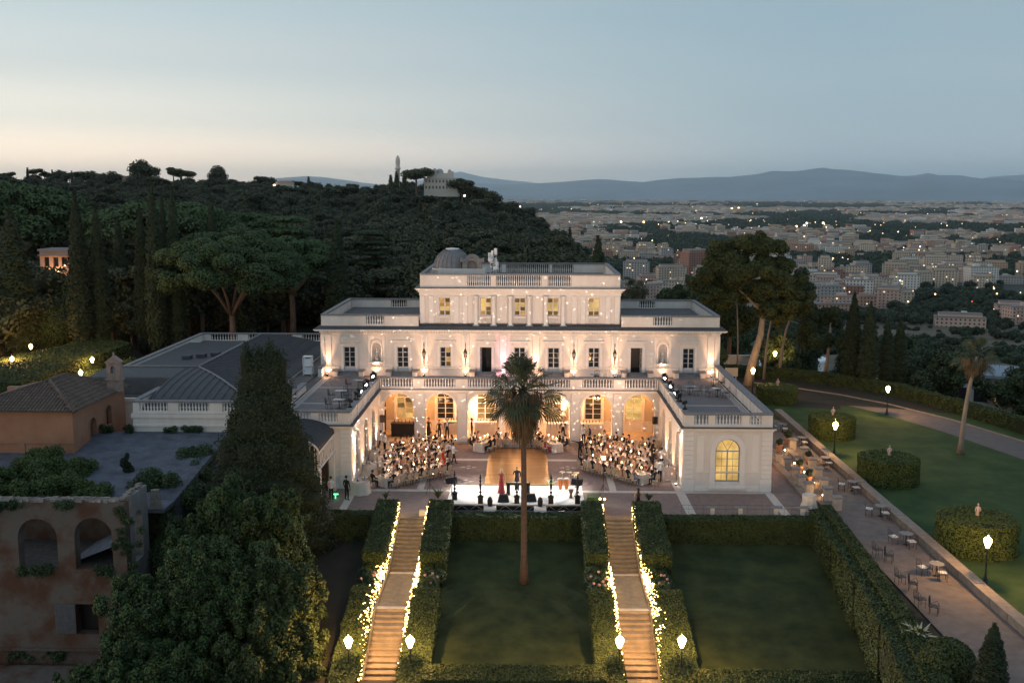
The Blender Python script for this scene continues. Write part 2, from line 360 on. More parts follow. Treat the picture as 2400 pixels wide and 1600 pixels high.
# lawns
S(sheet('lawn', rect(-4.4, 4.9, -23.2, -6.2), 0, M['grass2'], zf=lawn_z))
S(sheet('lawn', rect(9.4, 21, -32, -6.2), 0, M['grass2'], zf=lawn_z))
S(sheet('lawn', rect(-14, -9, -30, -6.2), 0, M['soil'], zf=lawn_z))
S(sheet('lawn', rect(-9.2, 9.5, -40, -23.1), 0, M['soil'], zf=lambda y: lawn_z(y)-.03))
S(sheet('lawn', [(25.9, -50), (70, -50), (70, 14), (50, 22), (44, 35), (36, 44), (31, 47), (19, 48), (19, 26), (25.9, 24)], -.02, M['grass']))
S(sheet('lawn', [(-18.8, 43.2), (19, 43), (19, 62), (-70, 62), (-70, 43.2)], -.03, M['soil']))
# court and terraces
S(sheet('court_paving', rect(-12.3, 12.3, -6.1, 14.2), 0, M['paver'], .3))
S(sheet('court_paving', rect(12.3, 21.0, -6.1, 0), -.003, M['paver'], .3))
S(sheet('court_paving', rect(-19, -12.3, -6.1, 0), -.003, M['paver'], .3))
b = MB()
for x0, x1, y0, y1 in ((-11.6, 11.6, 8.25, 8.85), (-12.2, 18.6, -.62, -.08), (-7.35, -6.85, -.08, 8.25), (6.85, 7.35, -.08, 8.25), (-12.2, -11.65, -.08, 14.1), (11.65, 12.2, -.08, 14.1), (-12.2, -11.65, -6, -.62), (11.65, 12.3, -6, -.62), (18.1, 18.7, -6, -.62)):
    b.add([(x0, y0, .004), (x1, y0, .004), (x1, y1, .004), (x0, y1, .004)], [(0, 1, 2, 3)])
for cx, cyy in ((-3.9, 6.2), (4.0, 6.2), (-3.9, 2.1)):
    for a in range(4):
        c, s_ = math.cos(a*math.pi/2), math.sin(a*math.pi/2); P = [(.32, 0), (.85, -.28) if a % 2 == 0 else (.75, -.25), (1.0, 0), (.75, .25)]
        P = [(.30, -.22), (.72, 0), (.30, .22)]
        k = (1, .8)
        b.add([(cx+(p[0]*c-p[1]*s_)*k[0], cyy+(p[0]*s_+p[1]*c)*k[1], .006) for p in P], [(0, 1, 2)])
S(b.obj('paving_bands', M['paver_l']))
# drive, road, kerbs
S(sheet('drive', [(18.6, 0), (21.4, -.1), (21.4, -60), (25.3, -60), (25.3, 24), (18.6, 30)], .004, M['gravel']))
S(sheet('path', [(18.62, -.1), (20.6, -.1), (20.6, 14), (18.62, 16)], .010, M['paver']))
road_o = [(26, 44.5), (28.5, 43), (30.7, 41), (34.8, 37), (38.3, 32.1), (41.8, 25), (44.6, 16), (46.5, 5), (47.5, -10), (47.8, -30)]
road_i = [(25.5, 41.5), (27.8, 40), (29.8, 37.4), (33, 33), (35.7, 28.4), (39, 20), (41.7, 9.8), (43.3, 0), (44.2, -12), (44.6, -30)]
b = MB()
for i in range(len(road_o)-1):
    b.add([(*road_o[i], -.008), (*road_o[i+1], -.008), (*road_i[i+1], -.008), (*road_i[i], -.008)], [(3, 2, 1, 0)])
S(b.obj('road', M['asphalt']))
b = MB()
def strip(b, pts, w, h, z=0, mi=0):
    for (x0, y0), (x1, y1) in zip(pts, pts[1:]):
        d = Vector((x1-x0, y1-y0)).normalized(); nx, ny = -d.y*w/2, d.x*w/2
        b.add([(x0-nx,y0-ny,z),(x1-nx,y1-ny,z),(x1+nx,y1+ny,z),(x0+nx,y0+ny,z),(x0-nx,y0-ny,z+h),(x1-nx,y1-ny,z+h),(x1+nx,y1+ny,z+h),(x0+nx,y0+ny,z+h)],
              [(0,3,2,1),(4,5,6,7),(0,1,5,4),(1,2,6,5),(2,3,7,6),(3,0,4,7)], mi)
strip(b, road_o, .22, .14, -.05); S(b.obj('road_kerb', M['kerb']))
# long low kerb wall along the drive: stone blocks, each a piece
wk = thing('kerb_wall', 'long low stone wall along the drive beside the big round hedges', 'garden wall', (25.6, -10, 0))
bm_ = MB(); bm_.box(-.3, .3, -.98, .98, 0, .42); bm_.box(-.34, .34, -.99, .99, .42, .50)
kme = bm_.mesh('stone', [M['kerb']])
for i in range(36): link('stone', kme, wk, (NR.uniform(-.02, .02), -34+i*2.0, NR.uniform(-.015, .015)))
# ================================================================ the villa
villa = thing('villa', 'white neoclassical villa with two arcaded wings round a lit dinner court', 'villa', (0, 14.2, 0))
VO = Vector((0, 14.2, 0))
def vpart(b, name, mats, parent=None, **k):
    """mesh given in world coordinates -> part of villa"""
    b.v = [(x-VO.x, y-VO.y, z-VO.z) for x, y, z in b.v]
    return b.obj(name, mats, parent or villa)
def split_parts(b, name, mats, fn=None):
    """every box of b becomes a part of its own"""
    fn = fn or vpart; par = list(range(len(b.v)))
    def root(i):
        while par[i] != i: par[i] = par[par[i]]; i = par[i]
        return i
    for f in b.f:
        r0 = root(f[0])
        for i in f[1:]: par[root(i)] = r0
    isl = {}
    for f, m, s_ in zip(b.f, b.m, b.sm): isl.setdefault(root(f[0]), []).append((f, m, s_))
    for fs in isl.values():
        idx = sorted({i for f, _, _ in fs for i in f}); mp = {i: k for k, i in enumerate(idx)}; q = MB(); q.v = [b.v[i] for i in idx]; q.f = [tuple(mp[i] for i in f) for f, _, _ in fs]; q.m = [m for _, m, _ in fs]; q.sm = [s_ for _, _, s_ in fs]
        fn(q, name, mats)
def Tx(ox, oy, oz=0, rz=0):
    c, s = round(math.cos(rz), 9), round(math.sin(rz), 9)
    return lambda x, y, z: (ox+x*c-y*s, oy+x*s+y*c, oz+z)
ARCH = [(-10.45, 2.7), (-6.75, 2.7), (-3.1, 2.7), (0, 2.4), (3.1, 2.7), (6.75, 2.7), (10.45, 2.7)]
TF = 4.65                                    # terrace floor
# arcade front wall
b = MB(Tx(0, 14.2)); b.wall(-12.2, 12.2, 0, 4.5, .6, [(x, w, 0, 4.38, True) for x, w in ARCH], seg=14)
vpart(b, 'arcade_wall', M['stucco'])
b = MB()
for (xa, wa), (xb, wb) in zip(ARCH, ARCH[1:]):            # impost capitals, pier bases, flat pilasters between the arches
    l, r_ = xa+wa/2, xb-wb/2
    b.box(l-.06, r_+.06, 14.12, 14.86, 2.92, 3.06); b.box(l-.05, r_+.05, 14.11, 14.87, 0, .35)
    if r_-l > .8: b.box((l+r_)/2-.36, (l+r_)/2+.36, 14.1, 14.2, .35, 4.45)
for x in (-11.9, 11.9): b.box(x-.25, x+.25, 14.12, 14.86, 2.92, 3.06)
split_parts(b, 'impost', M['stucco_t']); b = MB()
for x, w in ARCH:                                     # archivolt
    b = MB()
    zs = 4.38-w/2
    for k in range(14):
        a0, a1 = math.pi*k/14, math.pi*(k+1)/14
        P = []
        for rr in (w/2+.002, w/2+.20):
            for a in (a0, a1):
                P.append((x-rr*math.cos(a), zs+rr*math.sin(a)))
        if P[3][1] > 4.48 or P[2][1] > 4.48: P[2] = (P[2][0], min(P[2][1], 4.48)); P[3] = (P[3][0], min(P[3][1], 4.48))
        b.add([(P[0][0], 14.15, P[0][1]), (P[1][0], 14.15, P[1][1]), (P[3][0], 14.15, P[3][1]), (P[2][0], 14.15, P[2][1])], [(0, 1, 2, 3)])
        b.add([(P[2][0], 14.15, P[2][1]), (P[3][0], 14.15, P[3][1]), (P[3][0], 14.2, P[3][1]), (P[2][0], 14.2, P[2][1])], [(0, 1, 2, 3)])
    vpart(b, 'archivolt', M['stucco_t'])
# arcade room
b = MB(); b.box(-12.2, 12.2, 14.0, 18.6, -.3, .14); vpart(b, 'arcade_floor', mat('arcade_floor_stone', (.52, .40, .28), .6, .12, 2))
b = MB(); b.box(-12.2, 12.2, 14.8, 21.5, 4.42, 4.60); vpart(b, 'arcade_ceiling', M['stucco'])
b = MB(Tx(0, 18.6)); b.wall(-12.2, 12.2, .14, 4.42, .5, [(x, 1.55, 1.15 if abs(x) > 1 else .2, 3.95, True) for x, w in ARCH])
vpart(b, 'arcade_back_wall', mat('warm_room_stucco', (.62, .50, .36), .85, .06, 1.5))
b = MB()
for x, w in ARCH:
    b.box(x-.98, x-.80, 18.52, 18.6, .14, 3.2); b.box(x+.80, x+.98, 18.52, 18.6, .14, 3.2)
b.box(-12.2, 12.2, 18.55, 18.6, .14, .95); b.box(-12.2, 12.2, 18.53, 18.6, .95, 1.03)
vpart(b, 'arcade_wainscot', M['stucco_t'])
def window(parent_fn, cx, y, zb, zt, w, cols, rows, pane_m, frame_m=None, arch=False, rz=0, ox=0, oy=0, name='window', frame=.07, dep=.06, glassname='pane', mix=None, split=True):
    """joinery frame with separate panes; faces -y in its own frame"""
    T = Tx(ox, oy, 0, rz); fm = frame_m or M['wframe']; b = MB(T)
    l, r_ = cx-w/2, cx+w/2; zs = zt-w/2 if arch else zt
    b.box(l, l+frame, y, y+dep, zb, zs); b.box(r_-frame, r_, y, y+dep, zb, zs); b.box(l+frame, r_-frame, y, y+dep, zb, zb+frame)
    b.box(l+frame, r_-frame, y, y+dep, zs-frame, zs)
    b.box(cx-frame*.6, cx+frame*.6, y-.01, y+dep, zb+frame, zs-frame)
    ix0, ix1 = l+frame, r_-frame; iz0, iz1 = zb+frame, zs-frame; t = .025
    for c in range(1, cols):
        x = ix0+(ix1-ix0)*c/cols
        if abs(x-cx) > .05: b.box(x-t/2, x+t/2, y+.005, y+dep-.01, iz0, iz1)
    for r in range(1, rows):
        z = iz0+(iz1-iz0)*r/rows; b.box(ix0, ix1, y+.006, y+dep-.012, z-t*.7, z+t*.7)
    if arch:
        rr = w/2; n = 10
        for k in range(n):
            a0, a1 = math.pi*k/n, math.pi*(k+1)/n
            P = [(cx-q*math.cos(a), zs+q*math.sin(a)) for q in (rr-frame, rr) for a in (a0, a1)]
            b.add([(p[0], y, p[1]) for p in (P[0], P[1], P[3], P[2])], [(0, 1, 2, 3)])
        for a in (R(60), R(120)):
            b.tube([(cx, y+.02, zs), (cx+(rr-.03)*math.cos(a), y+.02, zs+(rr-.03)*math.sin(a))], .02, 4)
    wo = vpart(b, name, fm) if parent_fn is vpart else parent_fn(b, name, fm)
    # panes
    yy = y+dep*.7
    def addp(P, m):
        q = MB(T); q.add([(p[0], yy, p[1]) for p in P], [tuple(range(len(P)))])
        if parent_fn is vpart: o = vpart(q, glassname, m, villa)
        else: o = parent_fn(q, glassname, m)
        o.parent = wo; o.location = (0, 0, 0)
    k = 0
    for c in range(cols):
        for r in range(rows):
            x0 = ix0+(ix1-ix0)*c/cols; x1 = ix0+(ix1-ix0)*(c+1)/cols; z0 = iz0+(iz1-iz0)*r/rows; z1 = iz0+(iz1-iz0)*(r+1)/rows
            m = pane_m if mix is None else mix[(c*rows+r) % len(mix)]
            addp([(x0, z0), (x1, z0), (x1, z1), (x0, z1)], m)
    if arch:
        addp([(cx-(w/2-.01)*math.cos(math.pi*k/12), zs+(w/2-.01)*math.sin(math.pi*k/12)) for k in range(13)][::-1], pane_m if mix is None else mix[0])
    return wo
LY, LO, LD, GL = M['lit_y'], M['lit_o'], M['lit_d'], M['wglass']
amix = [[LO, LO, LD, LO, LY, LO, LO, LD], [GL], [LO, LO, LO, LO, LD, LO, LO], [LD], [LO, LY, LO], [GL, GL, GL, LD], [LY]]
for i, (x, w) in enumerate(ARCH):
    window(vpart, x, 18.72, 1.15 if abs(x) > 1 else .2, 3.95, 1.55, 2, 4, LO, arch=True, mix=amix[i])
# wings ------------------------------------------------------------
def wing(s):
    # front wall
    x0, x1 = (12.2, 18.6) if s > 0 else (-18.6, -12.2)
    c = 15.42*s
    ops = [(c, 1.8, .70, 3.92, True)] if s > 0 else [(c-.2, 1.9, 0.0, 3.2, False)]
    b = MB(Tx(0, 0)); b.wall(x0, x1, -.3, 4.5, .5, ops, seg=16)
    b2 = MB(Tx(12.2*s, 0 if s < 0 else 14.2, 0, R(90) if s < 0 else R(-90)))      # inner wall facing the court
    iops = [(y_, 1.7, .35, 3.75, True) for y_ in (3.2, 7.2, 11.2)]
    if s > 0: iops = [(14.2-a, w_, zb, zt, ar) for a, w_, zb, zt, ar in iops]
    # local x runs along depth; local +y must point out of the court
    b2.T = (lambda x, y, z: (12.2+y, 14.2-x, z)) if s > 0 else (lambda x, y, z: (-12.2-y, x, z))
    b2.wall(.52 if s < 0 else 0, 14.2 if s < 0 else 13.68, 0, 4.5, .5, iops, seg=12)
    b3 = MB(); xx = 18.1 if s > 0 else -18.6
    b3.box(xx, xx+.5, .5, 21.5, -.3, 4.5)
    vpart(b, 'wing_wall', M['stucco']); vpart(b2, 'wing_wall', M['stucco']); vpart(b3, 'wing_wall', M['stucco'])
    # quoins and string courses on the front
    b = MB()
    for e in (x0, x1):
        for k in range(10):
            z = .95+k*.355; a = e if e == x0 else e-.72
            b.box(a-.035 if e == x0 else a, a+.72 if e == x0 else a+.755, -.05, -.002, z, z+.335)
            o = e-.04 if e == x0 else e+.002
        b.box(e-.05 if e == x0 else e-.8, e+.8 if e == x0 else e+.05, -.07, -.002, 0, .92)
    split_parts(b, 'quoin', M['stucco_t'])
    b = MB()
    b.box(x0+.85, x1-.85, -.03, -.002, .0, .42); b.box(x0+.85, x1-.85, -.045, -.002, 1.42, 1.50)
    if s > 0:
        bA = MB()
        for k in range(16):
            a0, a1 = math.pi*k/16, math.pi*(k+1)/16; zs = 3.92-.9
            P = [(c-q*math.cos(a), zs+q*math.sin(a)) for q in (.905, 1.28) for a in (a0, a1)]
            bA.add([(p[0], -.06, p[1]) for p in (P[0], P[1], P[3], P[2])], [(0, 1, 2, 3)])
            bA.add([(P[2][0], -.06, P[2][1]), (P[3][0], -.06, P[3][1]), (P[3][0], 0, P[3][1]), (P[2][0], 0, P[2][1])], [(0, 1, 2, 3)])
        vpart(bA, 'window_arch', M['stucco_t'])
        b.box(c-1.28, c-.905, -.06, -.002, .45, 3.02); b.box(c+.905, c+1.28, -.06, -.002, .45, 3.02)
        b.box(c-1.45, c+1.45, -.22, -.002, .22, .34); b.box(c-1.35, c+1.35, -.12, -.004, .34, .45)
        for xa in (-2.25, 1.75): b.box(c+xa, c+xa+.5, -.035, -.002, 1.5, 4.2)
    split_parts(b, 'window_surround', M['stucco_t'])
    # panes on the inner wall
    for i, y_ in enumerate((3.2, 7.2, 11.2)):
        def pf(bb, name, m, T=b2.T): return vpart(bb, name, m)
        lx = y_ if s < 0 else 14.2-y_
        T = b2.T; bb = MB(T); w_ = 1.7
        bb.box(lx-w_/2, lx-w_/2+.09, .18, .24, .35, 2.9); bb.box(lx+w_/2-.09, lx+w_/2, .18, .24, .35, 2.9); bb.box(lx-.05, lx+.05, .18, .24, .35, 2.9)
        for z in (.35, 1.0, 1.65, 2.3, 2.85): bb.box(lx-w_/2, lx+w_/2, .19, .235, z, z+.05)
        wo = vpart(bb, 'window', M['wframe'] if s > 0 else M['blue_frame'])
        q = MB(T); q.add([(lx-.85, .24, .35), (lx+.85, .24, .35), (lx+.85, .24, 2.9)]+[(lx+.85*math.cos(math.pi*k/10), .24, 2.9+.85*math.sin(math.pi*k/10)) for k in range(1, 10)]+[(lx-.85, .24, 2.9)], [tuple(range(13))])
        po = vpart(q, 'pane', (M['lit_o'] if i != 1 else M['lit_y']) if s > 0 else M['lit_d'] if i else GL); po.parent = wo
    # cornice between wall and parapet (dark flashing line on top)
    b = MB(); b4 = MB()
    def ring(bb, off, z0, z1):                # U-shaped course round the wing
        X0, X1 = x0, x1
        bb.box(X0-off, X1+off, -off, .5, z0, z1)                      # front
        if s > 0:
            bb.box(X0-off, X0+.5, .5, 14.2+off*0, z0, z1); bb.box(X1-.5, X1+off, .5, 21.5, z0, z1)
        else:
            bb.box(X1-.5, X1+off, .5, 14.2, z0, z1); bb.box(X0-off, X0+.5, .5, 21.5, z0, z1)
    ring(b, .10, 4.5, 4.62); ring(b, .24, 4.62, 4.74); ring(b4, .30, 4.745, 4.80)
    vpart(b, 'cornice', M['stucco_t']); vpart(b4, 'flashing', M['slate'])
    # terrace floor
    b = MB(); b.box(x0+.4, x1-.4, .4, 21.5, 4.35, TF); vpart(b, 'terrace_floor', M['tile'])
    b = MB()
    for y0, y1 in ((8.2, 8.6), (15.1, 15.5), (2.0, 2.25)): b.box(x0+.55, x1-.55, y0, y1, TF, TF+.006)
    b.box((x1-1.0) if s > 0 else x0+.55, (x1-.55) if s > 0 else x0+1.0, 2.26, 21, TF+.001, TF+.007)
    split_parts(b, 'terrace_band', mat('terrace_band_stone'+('a' if s > 0 else 'b'), (.36, .33, .31), .8, .1, 3))
wing(1); wing(-1)
# front window of the right wing: fanlight and two leaves, brightly lit
window(vpart, 15.42, .16, .72, 3.92, 1.8, 4, 4, LY, arch=True, frame_m=M['blue_frame'], frame=.08)
# centre cornice over the arcade and its terrace floor
b = MB(); b.box(-12.0, 12.0, 14.1, 14.8, 4.5, 4.62); b.box(-11.96, 11.96, 13.96, 14.8, 4.62, 4.74); vpart(b, 'cornice', M['stucco_t'])
b = MB(); b.box(-11.9, 11.9, 13.9, 14.6, 4.745, 4.80); vpart(b, 'flashing', M['slate'])
b = MB(); b.box(-12.6, 12.6, 14.6, 21.5, 4.601, TF); vpart(b, 'terrace_floor', M['tile'])
# parapets with balusters -----------------------------------------
def bal_mesh(h, r=.062):
    b = MB(); z = lambda k: k*h
    b.lathe(0, 0, [(r*1.15, 0), (r*1.15, z(.10)), (r*.55, z(.16)), (r*1.25, z(.36)), (r*.60, z(.62)), (r*.5, z(.84)), (r*1.1, z(.90)), (r*1.1, z(1))], 6, capt=False)
    return b.mesh('baluster', [M['stucco_t']])
BAL = {}
def parapet(a, c, z0, z1, segs=(), th=.34, sp=.245, parent=None, owner=None, panel=True, capw=.06, capm=None, br=.062, vfn=None):
    """a,c ends (x,y) in world; segs: intervals along it that are balustrade. front = right side of a->c is (dy,-dx)"""
    vfn = vfn or vpart; Lg = math.hypot(c[0]-a[0], c[1]-a[1]); rz = math.atan2(c[1]-a[1], c[0]-a[0]); T = Tx(a[0], a[1], 0, rz)
    b = MB(T); zb, zt = z0+.17, z1-.13
    b.box(0, Lg, -th/2, th/2, z0, zb); x = 0
    for s0, s1 in list(segs)+[(Lg, Lg)]:
        if s0-x > .02:
            b.box(x, s0, -th/2+.02, th/2-.02, zb, zt)
            if panel and s0-x > 1.2:
                for sgn in (-1, 1):
                    y0, y1 = (sgn*(th/2-.02), sgn*(th/2+.005)); ya, yb = min(y0, y1), max(y0, y1)
                    for u0, u1, w0, w1 in ((x+.12, s0-.12, zb+.06, zb+.10), (x+.12, s0-.12, zt-.10, zt-.06), (x+.12, x+.16, zb+.10, zt-.10), (s0-.16, s0-.12, zb+.10, zt-.10)):
                        b.box(u0, u1, ya, yb, w0, w1)
        x = s1
    po = vfn(b, 'balustrade' if segs else 'parapet', M['stucco'])
    b = MB(T); b.box(-capw*.5, Lg+capw*.5, -th/2-capw, th/2+capw, zt, z1)
    o = vfn(b, 'coping', capm or M['cap']); 
    key = (round(zt-zb, 2), br)
    if key not in BAL: BAL[key] = bal_mesh(zt-zb, br)
    for s0, s1 in segs:
        n = max(1, int(round((s1-s0)/sp)))
        for k in range(n):
            p = T(s0+(k+.5)*(s1-s0)/n, 0, zb); link('baluster', BAL[key], po, tuple(Vector(p)-(VO if vfn is vpart else vfn.origin)))
    return po
# centre: front rail of the terrace
cs = [(-11.95, -9.2), (-8.2, -5.5), (-4.42, -1.75), (-1.2, 1.2), (1.75, 4.42), (5.5, 8.2), (9.2, 11.95)]
parapet((-12.05, 14.3), (12.05, 14.3), 4.8, 5.82, [(p+12.05, q+12.05) for p, q in cs], panel=False)
# wings
for s in (1, -1):
    xa, xb = (12.37, 18.43) if s > 0 else (-18.43, -12.37)
    if s > 0: parapet((12.2, .17), (18.6, .17), 4.8, 5.82, [(.72, 1.75), (2.25, 4.15), (4.72, 5.6)], panel=False)
    else: parapet((-18.6, .17), (-12.2, .17), 4.8, 5.82, [(.7, 1.7), (2.1, 3.5), (4.1, 5.5)], panel=False)
    parapet((12.37*s, .36), (12.37*s, 14.12), 4.8, 5.82, [], th=.34) if s < 0 else parapet((12.37, .36), (12.37, 14.12), 4.8, 5.82, [], th=.34)
    if s > 0:
        for k in range(5): pass
        parapet((18.40, .36), (18.40, 21.45), 4.8, 5.82, [], th=.38, capw=.10)
    else:
        parapet((-18.40, 3.0), (-18.40, 13.0), 4.8, 5.5, [], th=.36); parapet((-18.40, 19.6), (-18.40, 21.45), 4.8, 5.7, [], th=.36)
# posts along the wing side parapets
b = MB()
for s in (1, -1):
    for k in range(6):
        y = .5+k*2.65; b.box(12.37*s-.22, 12.37*s+.22, y, y+.45, 4.8, 5.69)
for k in range(8):
    y = .5+k*2.7; b.box(18.40-.235, 18.40+.235, y, y+.5, 4.8, 5.69)
split_parts(b, 'parapet_post', M['stucco'])
# main floor ---------------------------------------------------------
XD = [-15.95, -10.95, -3.17, 3.17, 10.9, 15.75]; XW = [-6.93, 0, 6.93]; XN = [-13.42, 13.35]
ops = [(x, 1.08, 4.98, 7.36, False) for x in XD]+[(x, 1.04, 5.5, 7.38, False) for x in XW]+[(x, .86, 5.95, 7.75, True) for x in XN]
b = MB(Tx(0, 21.5)); b.wall(-18.6, 18.6, 4.3, 8.7, .5, ops, seg=12); vpart(b, 'main_wall', M['stucco'])
b = MB(); b.box(-18.6, -18.1, 22.0, 36.4, -.3, 8.7); b.box(18.1, 18.6, 22.0, 36.4, -.3, 8.7); b.box(-18.1, 18.1, 36, 36.4, -.3, 8.7)
split_parts(b, 'main_wall', M['stucco'])
b = MB(); b.box(-18.0, 18.0, 22.02, 35.9, 8.5, 9.50); vpart(b, 'main_roof', M['roof'])
b = MB()                                                # plinth band, pilasters, frieze
dx = sorted(XD); x = -18.64
for d in dx+[19.3]:
    e = d-.95 if d < 19 else 18.64
    b.box(x, e, 21.40, 21.498, TF, 5.40); b.box(x, e, 21.35, 21.498, 5.40, 5.50); x = d+.95
PIL = [-17.95, -13.42, -8.92, -5.05, -1.53, 1.53, 5.05, 8.85, 13.35, 17.8]
for p in PIL:
    w = .62 if abs(p) not in (13.42, 13.35) else 1.5
    if w < 1:
        b.box(p-w/2, p+w/2, 21.42, 21.498, 5.5, 8.35); b.box(p-w/2-.06, p+w/2+.06, 21.38, 21.498, 8.35, 8.5)
        b.box(p-w/2-.06, p+w/2+.06, 21.30, 21.40, TF, 5.36)
    else:
        for q in (-.80, .62): b.box(p+q, p+q+.18, 21.46, 21.498, 5.5, 8.4)
b.box(-18.62, 18.62, 21.44, 21.498, 8.5, 8.68)
for x0_, x1_ in ((-18.64, -18.2), (18.2, 18.64)): b.box(x0_, x1_, 21.42, 21.498, 5.5, 8.5)
# raised wall panels
edges = sorted([(x, .98) for x in XD]+[(x, .95) for x in XW]+[(x, .88) for x in XN]+[(p, .42) for p in PIL if abs(p) not in (13.42, 13.35)])
split_parts(b, 'pilaster', M['stucco_t'])
b = MB()                                                # door and window surrounds with hoods
for x, zb, w in [(x, TF, 1.08) for x in XD]+[(x, 5.5, 1.04) for x in XW]:
    b.box(x-w/2-.24, x-w/2, 21.41, 21.498, zb, 7.42); b.box(x+w/2, x+w/2+.24, 21.41, 21.498, zb, 7.42); b.box(x-w/2-.24, x+w/2+.24, 21.41, 21.498, 7.42, 7.62)
    b.box(x-w/2-.14, x+w/2+.14, 21.44, 21.498, 7.62, 7.84); b.box(x-w/2-.36, x+w/2+.36, 21.24, 21.498, 7.86, 7.94); b.box(x-w/2-.42, x+w/2+.42, 21.16, 21.498, 7.94, 8.02)
    if zb > 5: b.box(x-w/2-.3, x+w/2+.3, 21.30, 21.498, 5.40, 5.50)
    vpart(b, 'window_surround', M['stucco_t']); b = MB()
for x in XN:
    for k in range(12):
        a0, a1 = math.pi*k/12, math.pi*(k+1)/12; zs = 7.75-.43
        P = [(x-q*math.cos(a), zs+q*math.sin(a)) for q in (.432, .53) for a in (a0, a1)]
        b.add([(p[0], 21.45, p[1]) for p in (P[0], P[1], P[3], P[2])], [(0, 1, 2, 3)])
    b.box(x-.53, x-.432, 21.45, 21.498, 5.95, zs); b.box(x+.432, x+.53, 21.45, 21.498, 5.95, zs)
    b.box(x-.6, x+.6, 21.28, 21.498, 5.84, 5.94); b.frustum(x-.25, x+.25, 21.44, 21.498, 5.66, x-.42, x+.42, 21.34, 21.498, 5.84)
    vpart(b, 'niche_surround', M['stucco_t']); b = MB()

# niche backs and the busts in them
b = MB()
for x in XN:
    for k in range(8):
        a0, a1 = math.pi*k/8, math.pi*(k+1)/8
        X0, Y0, X1, Y1 = x-.43*math.cos(a0), 21.62+.38*math.sin(a0), x-.43*math.cos(a1), 21.62+.38*math.sin(a1)
        b.add([(X0, Y0, 5.95), (X1, Y1, 5.95), (X1, Y1, 7.8), (X0, Y0, 7.8)], [(0, 1, 2, 3)])
vpart(b, 'niche', M['stucco_t'])
def statue(loc, h, label, group=None, m=None, rz=0, bust=False):
    t = thing('statue', label, 'statue', loc, rz, group); b = MB(); k = h
    if bust: b.lathe(0, 0, [(.14*k, 0), (.12*k, .1*k), (.07*k, .14*k), (.07*k, .28*k)], 8); b.tube([(0, 0, .26*k), (0, 0, .5*k), (0, 0, .66*k)], [.20*k, .24*k, .09*k], 8); b.ball(0, -.02*k, .82*k, .12*k, .13*k, .17*k)
    else:
        b.lathe(0, 0, [(.17*k, 0), (.17*k, .05*k)], 8); b.tube([(.02*k, 0, .04*k), (-.02*k, .01*k, .3*k), (0, 0, .5*k), (.01*k, 0, .72*k), (0, 0, .80*k)], [.13*k, .11*k, .10*k, .13*k, .05*k], 8)
        b.ball(0, -.01*k, .90*k, .06*k, .065*k, .085*k); b.tube([(.12*k, 0, .72*k), (.17*k, -.03*k, .55*k), (.08*k, -.10*k, .48*k)], [.04*k, .035*k, .025*k], 6); b.tube([(-.12*k, 0, .72*k), (-.18*k, 0, .56*k), (-.15*k, -.06*k, .40*k)], [.04*k, .035*k, .025*k], 6)
    b.obj('figure', m or M['statue'], t); return t
statue((XN[0], 21.72, 5.95), 1.35, 'marble figure in the round-headed wall niche nearest the grey-roofed annex', 'niche figures', M['stone'])
statue((XN[1], 21.72, 5.95), 1.35, 'marble figure in the round-headed wall niche on the garden side', 'niche figures', M['stone'])
# doors: grey-white french doors, some standing open
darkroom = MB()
darkroom.box(-17.9, 17.9, 22.6, 22.62, 4.8, 7.9); vpart(darkroom, 'room_dark_sheet', M['black'])  # black colour stands in for the unlit rooms behind the doors
for i, x in enumerate(XD):
    op = i in (2, 4)
    if not op:
        window(vpart, x, 21.62, 5.42, 7.36, 1.08, 2, 4, GL, name='door', frame=.07)
        b = MB(); b.box(x-.54, x+.54, 21.62, 21.68, 4.98, 5.42); b.box(x-.46, x-.06, 21.60, 21.619, 5.06, 5.34); b.box(x+.06, x+.46, 21.60, 21.619, 5.06, 5.34); vpart(b, 'door_panel', M['wframe'])
    else:
        side = -1 if i == 2 else 1
        T = Tx(x+side*.52, 21.66, 0, R(180-78) if side > 0 else R(78)); b = MB(T)      # leaf swung inwards
        w = .52
        b.box(0, .06, -.02, .02, 4.98, 7.34); b.box(w-.06, w, -.02, .02, 4.98, 7.34)
        for z0, z1 in ((4.98, 5.45), (7.26, 7.34), (5.9, 5.95), (6.38, 6.43), (6.84, 6.89)): b.box(.06, w-.06, -.02, .02, z0, z1)
        vpart(b, 'open_door', M['wframe'])
    b = MB(); 
    for k, (yy, zz) in enumerate(((20.35, .15), (20.70, .30), (21.05, .45))):
        b.box(x-.98+.0*k, x+.98, yy, 21.40, TF+zz-.15, TF+zz-.001*k)
    b.box(x-.98-.3, x+1.28, 20.12, 21.40, TF, TF+.05); split_parts(b, 'step', M['cap'])
    b = MB()
    for q in (-1, 1):
        b.box(x+q*1.22-.22, x+q*1.22+.22, 20.45, 21.38, TF+.04, TF+.52); 
    split_parts(b, 'step_pedestal', M['stucco'])
    b = MB()
    for q in (-1, 1): b.box(x+q*1.22-.30, x+q*1.22+.30, 20.38, 21.39, TF+.52, TF+.62)
    split_parts(b, 'step_cap', mat('warm_coping%d' % i, (.30, .235, .20), .8, .15, 4))
window(vpart, XW[0], 21.62, 5.5, 7.38, 1.04, 2, 4, GL, mix=[GL, GL, GL, GL, LD, LO, GL, LO])
window(vpart, XW[1], 21.62, 5.5, 7.38, 1.04, 2, 4, GL); window(vpart, XW[2], 21.62, 5.5, 7.38, 1.04, 2, 4, GL)
